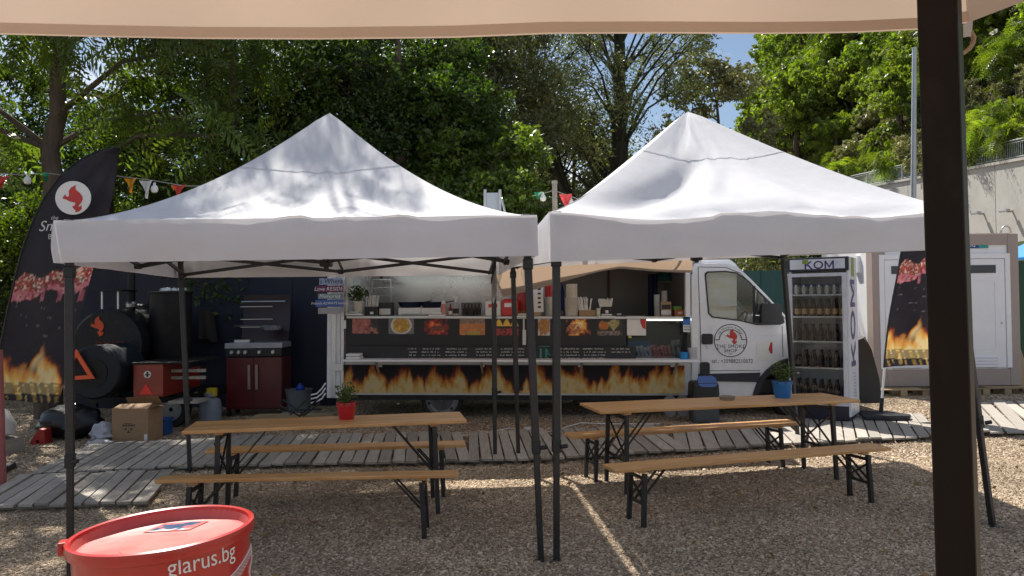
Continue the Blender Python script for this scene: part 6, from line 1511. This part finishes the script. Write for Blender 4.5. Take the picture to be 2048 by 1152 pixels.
b = MB(); b.tube([(-.09, 0, h0), (0, -.01, 0), (.09, 0, h0)], .008, 5); b.build('straps', MATS['apron_brown'], root, local=True); b = MB(); b.tube([(0, .09, .01), (0, -.03, .01)], .01, 6); b.build('hook', steel, root, local=True)
q = W(585, 832, 10.9); pallet('low pallet with a folded black table frame on it left of the truck', (W(582, 830, 11.2).x, 11.25, 0), .05, 1.15, .7)
root = thing('folded_frame', 'folded black steel leg frame lying on the pallet', 'frame', (W(585, 815, 11.2).x, 11.2, .14))
for p, e in (((560, 812), (600, 832)), ((566, 800), (612, 830)), ((600, 832), (636, 798)), ((612, 800), (580, 830)), ((640, 806), (606, 832)), ((556, 822), (642, 818))):
    b = MB(); P0 = W(*p, 10.95); P1 = W(*e, 10.85); P0.z = max(P0.z, .16); P1.z = max(P1.z, .155); b.tube([P0, P1], .014, 6); b.build('bar', black_steel, root)
q = W(658, 800, 11.2); root = thing('white_hose', 'coiled white hose and cables at the left corner of the truck', 'hose', (W(640, 800, 11.1).x, 11.1, 0)); b = MB()
for k in range(3): b.tube([W(622+dx, 806-k*8-dy, 11.05+.03*k) for dx, dy in ((0, 0), (12, 3), (22, 9+k*2), (29, 20+k*2))], .011, 6)
b.build('hose', white_pvc, root, smooth=True)
# bin, grey pads, bottle, extension cord
BD = 11.02
q = W(1413, 847, BD); root = thing('litter_bin', 'black and blue lidded litter bin with a grey body beside the truck cab', 'litter bin', (q.x, BD, 0))
k = BD/F; b = MB(); b.box((0, .15, .17), (.36, .32, .34), None, taper=1.06); b.build('body', mat('bin_grey', (.085, .09, .10), rough=.5), root, local=True, bevel=.03)
b = MB(); b.box((0, .15, .46), (.40, .36, .26), None, taper=.95); b.build('hood', black_plastic, root, local=True, bevel=.05)
def lidp(u, v): a = pi*(.08+.84*v); return V((-.13+.28*u, -.04-.0+.0*u+.06*cos(a)-.02, .60+.10*sin(a)+.0*u))
b = MB(); b.plate(rrect(-.11, .0, .16, .20, .07), [], lambda a, c, t: V((a, -.045+c*.55+t, .52+c*.75)), 0, .02); b.build('swing_lid', mat('bin_blue', (.05, .11, .32), rough=.35), root, local=True, bevel=.006)
for i, px in enumerate((1346, 1372)):
    q = W(px, 838, 11.0); root = thing('grey_pad', ('rounded grey pad hanging under the shelf, left of two', 'rounded grey pad hanging under the shelf, right of two')[i], 'pad', (q.x, 11.2, .08))
    b = MB(); b.plate(rrect(-.085, 0, .085, .30, .08), [], lambda a, c, t: V((a, t, c)), -.03, .03); b.build('pad', mat('pad_grey', (.14, .14, .15), rough=.7), root, local=True, bevel=.01)
q = G(1066, 868); root = thing('water_bottle', 'empty clear plastic bottle lying on the gravel between the gazebos', 'bottle', (q.x, q.y, .05), .1); b = MB(); b.lathe((0, 0, 0), [(.045, -.12), (.05, -.10), (.048, .05), (.018, .11), (.016, .14)], 14, Matrix.Rotation(pi/2, 3, 'Y')); b.build('bottle', cup, root, local=True, smooth=True); b = MB(); b.lathe((.14, 0, 0), [(.019, 0), (.019, .02)], 10, Matrix.Rotation(pi/2, 3, 'Y')); b.build('cap', blackp, root, local=True)
b = MB(); b.tube([G(x, y, .02) for x, y in ((660, 868), (700, 874), (760, 876), (830, 870), (900, 872), (960, 868), (1020, 856), (1060, 862), (1100, 864), (1160, 846), (1230, 848), (1320, 848))], .007, 5)
tag(b.build('extension_cord', white_pvc, None, smooth=True), 'thin white cable lying across the gravel in front of the truck', 'cable')
# bunting
string_m = mat('string', (.3, .3, .28)); fl_cols = {'red': (.55, .05, .03), 'green': (.01, .22, .10), 'yellow': (.55, .24, .01), 'white': (.72, .72, .72), 'pink': (.75, .09, .10)}
def bunting(label, pts, d, flags, bulbs):
    P = [W(x, y, d+(x-pts[0][0])*.001) for x, y in pts]
    root = thing('bunting', label, 'bunting', P[0]); b = MB(); b.tube(P, .005, 5); b.build('string', string_m, root)
    for px, py, w_, h_, cn_ in flags:
        q = W(px, py, d); k = d/F; b = MB()
        tilt = rnd.uniform(-.3, .3)
        b.grid(lambda u, v: V((q.x+(u-.5)*w_*k*(1-v)+tilt*v*w_*k*.5, q.y+.04*sin(u*4+v*3), q.z-h_*k*v)), 6, 6)
        b.build('pennant', mat('pennant_'+cn_, fl_cols[cn_], rough=.7, transl=.4), root, smooth=True, fix=False)
    for px, py in bulbs:
        q = W(px, py, d); b = MB(); b.lathe(q, [(.001, -.045), (.03, -.035), (.042, 0), (.03, .03), (.014, .045), (.014, .07)], 12); b.build('bulb', mat('bulb_glass', (.7, .7, .68), rough=.15), root, smooth=True)
bunting('bunting with green and red pennants left of the tall feather flag', [(-20, 345), (40, 350), (90, 346), (140, 352), (238, 352)], 8.6, [(4, 352, 46, 24, 'red'), (92, 345, 26, 18, 'green')], [(55, 361)])
bunting('bunting with yellow, white and red pennants between flag and left gazebo roof', [(232, 352), (300, 360), (370, 372), (430, 372)], 8.6, [(262, 356, 30, 30, 'yellow'), (293, 361, 30, 36, 'white'), (359, 370, 34, 24, 'red')], [(309, 378)])
bunting('bunting with green and pink pennants between the gazebo roofs', [(1064, 392), (1108, 381), (1128, 388), (1168, 402)], 9.6, [(1077, 384, 18, 16, 'green'), (1131, 388, 26, 34, 'pink')], [(1141, 404), (1086, 396)])
q0 = W(1109, 364, 9.65); root = thing('wooden_pole', 'slim wooden pole carrying the bunting behind the gazebos', 'pole', (q0.x, 9.65, 0)); b = MB(); b.tube([V((q0.x+.02, 9.65, 0)), q0], .032, 8); b.build('pole', grey_wood, root); b = MB(); b.tube([q0-V((0, 0, .02)), q0+V((0, 0, .015))], .036, 8); b.build('cap', grey_wood, root)
# ================================================================== trees
bark_m = mat('bark', (.085, .065, .048), rough=.95, var=.35, scale=6, stretch=(3, 3, .6), bump=.8, bscale=30)
bark_dark = mat('bark_ivy', (.035, .036, .022), rough=.95, var=.4, scale=5, bump=.8, bscale=20)
def leaf_cloud(name, parent, m, P, N, size, asp, tint, droop=0.0, frond=False, seed=0):
    """P: leaf positions (n,3) ; each leaf a folded pair of triangles, or a frond of many leaflets"""
    r = np.random.default_rng(seed); n = len(P)
    d = r.normal(size=(n, 3)); d[:, 2] -= droop; d += N*.5; d /= np.linalg.norm(d, axis=1)[:, None]
    u = r.normal(size=(n, 3)); u[:, 2] *= .35; s = np.cross(d, u); s /= np.linalg.norm(s, axis=1)[:, None]
    sz = size*(.65+.7*r.random(n))[:, None]
    if not frond:
        w_ = sz*asp
        nr = np.cross(d, s)
        V4 = np.stack([P-d*sz*.5, P+s*w_*.5+nr*w_*.12, P+d*sz*.5, P-s*w_*.5+nr*w_*.12], 1)
        vs = V4.reshape(-1, 3); k = 4; rep = 4
    else:
        L = 7; pieces = []
        for i in range(L):
            tt = (i+.6)/L; wl = sz*.33*(1-.6*abs(tt-.45))
            bend = np.array([0, 0, -1.0])*(sz*.35*tt*tt)
            c = P+d*sz*tt+bend
            for sg in (-1, 1):
                ld = s*sg*.9+d*.45; ld /= np.linalg.norm(ld, axis=1)[:, None]; ld[:, 2] -= .22
                lw = d*wl*.17
                pieces.append(np.stack([c, c+ld*wl*.5+lw, c+ld*wl, c+ld*wl*.5-lw], 1))
        A = np.stack(pieces, 1); vs = A.reshape(-1, 3); rep = 8*L
    nq = len(vs)//4
    me = bpy.data.meshes.new(name)
    me.vertices.add(len(vs)); me.vertices.foreach_set('co', vs.astype('f').ravel())
    me.loops.add(nq*4); me.loops.foreach_set('vertex_index', np.arange(nq*4, dtype=np.int32))
    me.polygons.add(nq); me.polygons.foreach_set('loop_start', np.arange(0, nq*4, 4, dtype=np.int32))
    me.update(calc_edges=True); me.materials.append(m)
    a = me.color_attributes.new('Col', 'FLOAT_COLOR', 'POINT')
    c = np.repeat(tint, rep, axis=0); c4 = np.ones((len(vs), 4), 'f'); c4[:, :3] = c; a.data.foreach_set('color', c4.ravel())
    ob = bpy.data.objects.new(name, me); COL.objects.link(ob); ob.parent = parent
    return ob
def tree(name, label, loc, clumps, n, m, size=.12, asp=.45, trunk_r=.15, trunk_pts=None, frond=False, droop=.2, seed=1, group=None, bark=None, cat='tree', fill=.55, yellow=.5, limbs=True, spread=.22, limb_k=1.0):
    """clumps: list of (x, y, z, rx, rz) in the tree's own space"""
    r = np.random.default_rng(seed); root = thing(name, label, cat, loc, 0, group)
    vol = np.array([c[3]**2*c[4] for c in clumps])**.75; share = (vol/vol.sum()*n).astype(int)
    Ps, Ns, Ts = [], [], []
    for c, k in zip(clumps, share):
        d = r.normal(size=(k, 3)); d /= np.linalg.norm(d, axis=1)[:, None]
        rad = (fill+(1-fill)*r.random(k))*(1+.22*r.normal(size=k))
        # lumps: the surface of the clump is uneven, in twigs
        tw = r.integers(0, max(6, k//26), k); tc_ = r.normal(size=(tw.max()+1, 3)); tc_ /= np.linalg.norm(tc_, axis=1)[:, None]; tr_ = (.45+.65*r.random(tw.max()+1))
        p = tc_[tw]*tr_[tw][:, None]*.95+d*rad[:, None]*spread
        Ps.append(np.array(c[:3])+p*np.array([c[3], c[3], c[4]])); Ns.append(tc_[tw])
        ct = .75+.5*r.random(); t_ = (.6+.7*r.random(k))*ct; y = yellow*(r.random(k)**2)
        Ts.append(np.stack([t_*(1+.7*y), t_*(1+.25*y), t_*(1-.2*y)], -1))
    P = np.concatenate(Ps); leaf_cloud('crown', root, m, P, np.concatenate(Ns), size, asp, np.concatenate(Ts), droop, frond, seed)
    b = MB(); tp = [V(p) for p in (trunk_pts or [(0, 0, 0), (0.05, 0, max(c[2] for c in clumps)*.55), (0, 0, max(c[2] for c in clumps)*.9)])]
    pts = []
    for i in range(len(tp)-1):
        for k in range(5): q = tp[i].lerp(tp[i+1], k/5); pts.append(q+V((mnoise.noise(q*1.3+V((seed, 0, 0))), mnoise.noise(q*1.3+V((0, seed, 0))), 0))*trunk_r*.7)
    pts.append(tp[-1]); N_ = len(pts)
    b.tube(pts, [trunk_r*(1.15-.85*i/(N_-1)) for i in range(N_)], 10)
    if limbs:
        for c in clumps:
            e = V(c[:3]); cand = [p for p in pts if p.z < e.z-.1*c[4]] or pts[:2]
            i = min(range(len(cand)), key=lambda k: (cand[k]-e).length+(.9 if limb_k < 1 else .4)*abs(cand[k].z-e.z+c[4]+(.9*math.hypot(cand[k].x-e.x, cand[k].y-e.y) if limb_k < 1 else 0))); s_ = cand[i]; rr = trunk_r*(.42-.25*i/N_)*limb_k
            md = s_.lerp(e, .5)+V((rnd.uniform(-.15, .15), rnd.uniform(-.15, .15), .12*(e-s_).length))
            Q = [s_, s_.lerp(md, .6), md, md.lerp(e, .6), e]; b.tube(Q, [rr, rr*.8, rr*.62, rr*.42, rr*.2], 6, cap=False)
            for _ in range(4):
                f = e+V((rnd.uniform(-1, 1)*c[3], rnd.uniform(-1, 1)*c[3], rnd.uniform(-.4, .9)*c[4]))*.8; b.tube([md.lerp(e, .5), md.lerp(f, .7)+V((0, 0, .05)), f], [rr*.34, rr*.22, rr*.08], 4, cap=False)
    b.build('trunk', bark or bark_m, root, local=True, smooth=True, fix=False)
    return root
def clump_set(n, cx, cy, cz, RX, RY, RZ, r0, r1, seed, flat=.75):
    r = random.Random(seed); o = []
    for _ in range(n):
        while True:
            x, y, z = r.uniform(-1, 1), r.uniform(-1, 1), r.uniform(-1, 1)
            if .25 < x*x+y*y+z*z < 1: break
        k = r.uniform(r0, r1); o.append((cx+x*RX, cy+y*RY, cz+z*RZ, k, k*flat))
    return o
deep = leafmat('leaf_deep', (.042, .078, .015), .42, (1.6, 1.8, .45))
mid_ = leafmat('leaf_mid', (.070, .112, .021), .45, (1.6, 1.7, .40))
bright = leafmat('leaf_bright', (.155, .222, .042), .48, (1.4, 1.5, .35))
olive = leafmat('leaf_olive', (.17, .19, .095), .3, (1.2, 1.2, .6), rough=.5)
will = leafmat('leaf_willow', (.115, .138, .060), .35, (1.4, 1.45, .55))
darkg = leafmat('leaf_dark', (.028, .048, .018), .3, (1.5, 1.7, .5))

def at(px, d): return (W(px, 600, d).x, d, 0)
g1 = 'leafy trees behind the stalls'
# near tree at the left with hanging compound leaves
x = at(98, 12.4)
cl = [(-2.6, .4, 5.4, 1.5, .9), (-1.2, -.6, 6.6, 1.6, 1.0), (1.0, -.9, 6.2, 1.5, .8), (2.4, -.5, 5.7, 1.3, .7), (3.2, .2, 6.8, 1.4, .8), (1.6, .2, 4.9, 1.0, .6), (2.9, -.2, 4.45, .8, .42), (-1.4, .0, 4.6, 1.1, .6), (.6, .8, 7.8, 1.8, 1.1), (-2.4, .6, 8.0, 1.8, 1.1), (1.2, .4, 9.8, 2.0, 1.2), (-3.8, .2, 6.6, 1.3, .9), (2.2, -2.0, 8.6, 1.4, .7), (-.4, -1.6, 9.2, 1.5, .8), (3.2, -2.6, 8.8, 1.1, .6), (4.2, -2.2, 8.4, .9, .5), (2.2, -3, 9, 1.1, .6), (3.9, -1.4, 9.6, 1.0, .5)]
tree('acacia_tree', 'tall tree with hanging feathery leaves and a bare trunk at the far left', x, cl, 3700, mid_, size=.46, trunk_r=.19, trunk_pts=[(0, 0, 0), (.02, 0, 3.2), (.12, .1, 6.0), (.3, .2, 9.4)], frond=True, droop=.55, seed=11, group=g1)
# the wall of trees behind the left gazebo
specs = [(-120, 15.5, 7.5, 3.2, deep, 'dark leafy tree at the far left edge behind the feather flag', 30000),
         (210, 16.5, 8.2, 2.7, mid_, 'leafy tree with sunlit leaves behind the top of the feather flag', 34000),
         (420, 15.2, 8.0, 2.6, mid_, 'sunlit yellow-green tree left of the left gazebo peak', 36000),
         (640, 16.8, 9.0, 2.8, deep, 'tall leafy tree straight behind the left gazebo peak', 36000),
         (800, 15.4, 8.6, 2.0, deep, 'dense dark tree right of the left gazebo peak', 30000)]
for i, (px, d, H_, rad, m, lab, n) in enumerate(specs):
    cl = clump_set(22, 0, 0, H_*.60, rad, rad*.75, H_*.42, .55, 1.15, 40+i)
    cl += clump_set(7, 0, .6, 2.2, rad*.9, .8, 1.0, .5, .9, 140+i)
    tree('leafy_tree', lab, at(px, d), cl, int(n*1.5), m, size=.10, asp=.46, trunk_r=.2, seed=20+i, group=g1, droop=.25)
cl = clump_set(15, 0, 0, 3.9, 1.15, 1.0, 1.5, .45, .8, 77)+[(1.1, -.3, 3.0, .7, .5), (1.5, -.2, 2.3, .6, .5), (.7, -.5, 4.6, .6, .4), (-.8, 0, 2.2, .8, .7), (.5, 0, 2.0, .8, .7)]
tree('leafy_tree', 'low bright green tree between the two gazebos', at(985, 15.2), cl, 30000, mid_, size=.11, asp=.5, trunk_r=.12, seed=31, group=g1, yellow=.7)
cl = clump_set(16, 0, 0, 5.2, 1.6, 1.2, 2.4, .5, .9, 78)
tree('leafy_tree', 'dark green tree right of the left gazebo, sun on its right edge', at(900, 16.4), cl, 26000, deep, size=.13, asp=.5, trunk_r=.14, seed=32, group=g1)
x = at(465, 14.3)
cl = clump_set(13, 0, 0, 8.7, 1.7, .8, 1.5, .6, 1.0, 79)
tree('acacia_tree', 'tall feathery tree behind the red grill, its crown above the left gazebo', x, cl, 2600, mid_, size=.42, trunk_r=.13, frond=True, droop=.5, seed=33, group=g1)
cl = clump_set(18, 0, 0, 6.0, 1.6, 1.2, 2.8, .5, .9, 81)
tree('leafy_tree', 'soft grey-green tree between the dark tree and the leaning willow', at(1000, 19), cl, 17000, will, size=.12, asp=.42, trunk_r=.14, seed=35, group=g1, spread=.4)
cl = clump_set(16, 0, 0, 6.4, 1.7, 1.2, 2.6, .5, .9, 82)
tree('leafy_tree', 'hazy olive tree far behind the willow trunks', at(1150, 28), cl, 15000, will, size=.15, asp=.42, trunk_r=.14, seed=36, group=g1, spread=.5)
# dark thicket far behind closes the gaps low down
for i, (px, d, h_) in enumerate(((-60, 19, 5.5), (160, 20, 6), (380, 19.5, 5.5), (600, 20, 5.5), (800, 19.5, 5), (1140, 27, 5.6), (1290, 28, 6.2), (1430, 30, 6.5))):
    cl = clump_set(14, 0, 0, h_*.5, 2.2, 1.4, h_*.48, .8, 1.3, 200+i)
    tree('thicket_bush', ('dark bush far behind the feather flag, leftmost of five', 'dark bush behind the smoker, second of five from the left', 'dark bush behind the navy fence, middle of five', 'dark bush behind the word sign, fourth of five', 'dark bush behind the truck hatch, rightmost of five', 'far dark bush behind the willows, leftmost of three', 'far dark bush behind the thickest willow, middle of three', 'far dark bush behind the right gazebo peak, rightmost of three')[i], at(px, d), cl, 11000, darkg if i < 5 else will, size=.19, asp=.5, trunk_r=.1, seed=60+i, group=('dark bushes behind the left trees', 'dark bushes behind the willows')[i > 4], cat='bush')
# willows against the sky
def willow(label, px, d, top, lean, rad, n, seed, tr, zlo=6.0):
    lx = lean; H_ = top
    tp = [(0, 0, 0), (lx*.35, 0, 4.2), (lx, .2, 7.6), (lx*1.25, .3, H_)]
    cl = []
    r = random.Random(seed)
    for k in range(64):
        z = r.uniform(zlo, H_+1.2); q = (z-4)/(H_-4); s_ = rad*(.45+.75*sin(min(max(q, .12), 1)*pi*.75)); a = r.uniform(0, 6.28); rr = r.uniform(.45, 1)*s_
        cl.append((lx*min(z/7.6, 1.25)+rr*cos(a), rr*sin(a)*.8, z, r.uniform(.4, .85), r.uniform(.4, .8)))
    return tree('willow_tree', label, at(px, d), cl, n, will, size=.115, asp=.34, trunk_r=tr, trunk_pts=tp, seed=seed, group='thin-leaved willows against the sky', bark=bark_dark, droop=.5, fill=.2, yellow=.2, spread=.60, limb_k=.45)
willow('leaning willow, leftmost of the dark trunks between the gazebo peaks', 1075, 22, 11.0, -1.6, 3.0, 32000, 301, .30, 6.2)
willow('thinner leaning willow in the middle of the three dark trunks', 1195, 24, 11.0, -1.7, 2.4, 22000, 302, .22, 6.4)
willow('upright willow with the thickest dark ivy-covered trunk', 1236, 23, 12.0, .15, 2.9, 34000, 303, .37, 6.0)
cl = clump_set(12, 0, 0, 6.4, 1.1, 1.0, 2.6, .35, .6, 88)
tree('sapling', 'wispy young tree against the sky left of the right gazebo peak', at(1390, 25), cl, 2600, will, size=.16, asp=.34, trunk_r=.09, seed=91, bark=bark_dark, fill=.1)
for k in range(3):
    cl = clump_set(16, 0, 0, (2.6, 2.9, 6.3)[k], 1.7, 1.4, (1.7, 1.9, 3.0)[k], .6, 1.0, 310+k)
    tree('leafy_bush', ('dark leafy bush at the foot of the willow trunks, left', 'dark leafy bush right of the thickest willow trunk', 'grey-green bush behind the right gazebo peak')[k], at((1150, 1310, 1440)[k], (20.5, 21.5, 24)[k]), cl, 16000, (will, will, olive)[k], size=.16, asp=.4, trunk_r=.12, seed=320+k, cat='bush')

# hillside: prototypes then copies
def hproto(i, m, name, R_, H_, n, size, asp, frond=False, droop=.3, seed=1, nclump=16):
    cl = clump_set(nclump, 0, 0, H_*.50, R_, R_, H_*.48, R_*.30, R_*.55, seed)
    return tree(name, 'x', (0, 0, -50), cl, n, m, size=size, asp=asp, trunk_r=.10+.02*H_, frond=frond, droop=droop, seed=seed, yellow=.6)
protos = [hproto(0, bright, 'hillside_tree', 2.0, 5.0, 10500, .23, .55, seed=401, nclump=22), hproto(1, leafmat('leaf_feathery', (.125, .19, .030), .45, (1.4, 1.5, .35)), 'hillside_tree', 1.8, 4.8, 1100, .58, .4, True, .4, seed=402),
          hproto(2, leafmat('leaf_hill', (.12, .19, .030), .45, (1.4, 1.5, .35)), 'hillside_tree', 2.1, 5.4, 10500, .22, .5, seed=403, nclump=22), hproto(3, olive, 'silver_shrub', 1.3, 2.4, 5200, .24, .25, False, -.6, seed=404, nclump=12),
          hproto(4, darkg, 'hillside_tree', 2.0, 6.0, 9500, .22, .45, seed=405, nclump=20), hproto(5, bright, 'sumac_shrub', 1.1, 2.2, 620, .55, .4, True, .3, seed=406, nclump=9)]
hl = ['bright yellow-green tree', 'bright feathery tree', 'mid green tree', 'silvery shrub', 'dark green tree', 'fern-leaved shrub']
hg = ['bright trees on the hillside', 'feathery trees on the hillside', 'mid green trees on the hillside', 'silvery shrubs on the hillside', 'dark trees on the hillside', 'fern-leaved shrubs above the railing']
used = [0]*6; placed = []; ri_now = [0]
def place(k, x, y, s, dz=-.25):
    o = protos[k] if used[k] == 0 else copy_tree(protos[k]); used[k] += 1
    o.location = (x, y, hill(x, y)+dz); o.rotation_euler = (rnd.uniform(-.08, .08), rnd.uniform(-.08, .08), rnd.uniform(0, 6.28)); o.scale = (s, s, s*rnd.uniform(.85, 1.15))
    v = CR3.transposed() @ (o.location-EYEP); placed.append((ri_now[0], 1024+F*v.x/-v.z, o, k)); o['group'] = hg[k]
pts_ = []; tries = 0; hr = random.Random(21)
while tries < 14000 and len(pts_) < 230:
    tries += 1; x_, y_ = XW-9+hr.random()*64, 19+hr.random()*95
    z_ = hill(x_, y_)
    if z_ < 2.5: continue
    v = CR3.transposed() @ (V((x_, y_, z_+1.5))-EYEP); xx = 1024+F*v.x/-v.z; yy = 576-F*v.y/-v.z
    if xx < 1425+(50 if yy < 200 else 0) or xx > 2200 or yy < -170 or yy > 400: continue
    dd_ = y_; gap_ = .034*dd_
    if any(math.hypot(x_-a[0], y_-a[1]) < gap_ for a in pts_): continue
    pts_.append((x_, y_, z_, xx, yy))
for x_, y_, z_, xx, yy in pts_:
    hgt = z_-wall_top(y_-wa.y) if y_ < wa.y+WEND else 9; nzv = mnoise.noise(V((x_*.13, y_*.13, 3)))
    if hgt < 1.6: k = hr.choice((3, 5, 5, 3)); s = hr.uniform(.8, 1.1)
    elif hgt < 4.2: k = 3 if nzv > .02 else hr.choice((0, 5, 1, 3)); s = hr.uniform(.8, 1.15)
    else: k = hr.choice((0, 0, 1, 2)) if nzv > -.22 else hr.choice((4, 2, 0)); s = hr.uniform(.9, 1.25)*(.8+.006*y_)
    band = 0 if hgt < 1.6 else (1 if yy > 260 else 2 if yy > 170 else 3 if yy > 80 else 4 if yy > -20 else 5)
    ri_now[0] = band; place(k, x_, y_, s)
ri_now[0] = 99
for px, d, k, s in ((1508, 44, 4, 1.25), (1545, 46, 4, 1.5)):
    x = W(px, 600, d).x; place(k, x, d, s)
rown = ('just above the railing', 'low on the hillside', 'partway up the hillside', 'halfway up the hillside', 'high on the hillside', 'near the hillside crest')
for ri in sorted({p[0] for p in placed}):
    for kk in range(6):
        L = sorted([p for p in placed if p[0] == ri and p[3] == kk], key=lambda p: p[1])
        left = [p for p in L if p[1] < 1826][::-1]; right = [p for p in L if p[1] >= 1826]
        for side, nm in ((left, 'left'), (right, 'right')):
            for i, p in enumerate(side):
                p[2]['label'] = ('%s alone on the skyline, %s of the pair beside the open sky' % (hl[p[3]], 'left' if i else 'right')) if ri == 99 else '%s %s, %s %s of the lamp post' % (hl[p[3]], rown[ri], ORD[min(i, 39)], nm)
# ground cover on the slope
n = 42000; r = np.random.default_rng(9); P = []
while len(P) < n:
    t_, s_ = r.uniform(-11, 70), r.uniform(-9, 50)
    p = wa+td*t_+wn*s_
    if hill(p.x, p.y) < 2.5: continue
    P.append((p.x, p.y, hill(p.x, p.y)+r.uniform(0, .55)))
P = np.array(P); tt = (.6+.7*r.random(n)); oo = leaf_cloud('undergrowth', None, olive, P, np.tile([0, 0, 1.0], (n, 1)), .42, .22, np.stack([tt, tt*1.1, tt*.7], -1), -.8, seed=5)
tag(oo, kind='stuff')
oo['label'] = 'low undergrowth covering the hillside'
for k in range(6):
    if used[k] == 0:
        for c in list(protos[k].children): bpy.data.objects.remove(c)
        bpy.data.objects.remove(protos[k])

# a few dry leaves blown onto the yard
r = np.random.default_rng(17); n = 260
yy_ = 4.8+6.5*r.random(n)**.8; xx_ = (r.random(n)*1.36-.70)*yy_
tt = .6+.8*r.random(n)
fl_ = leaf_cloud('fallen_leaves', None, mat('dry_leaf', (.26, .15, .06), rough=.8, attr=True), np.stack([xx_, yy_, .02+.012*r.random(n)], -1), np.tile([0, 0, 0.0], (n, 1)), .05, .5, np.stack([tt, tt, tt*.9], -1), 0, seed=18)
fl_.data.transform(Matrix.Identity(4)); tag(fl_, kind='stuff'); fl_['label'] = 'dry leaves scattered on the gravel'
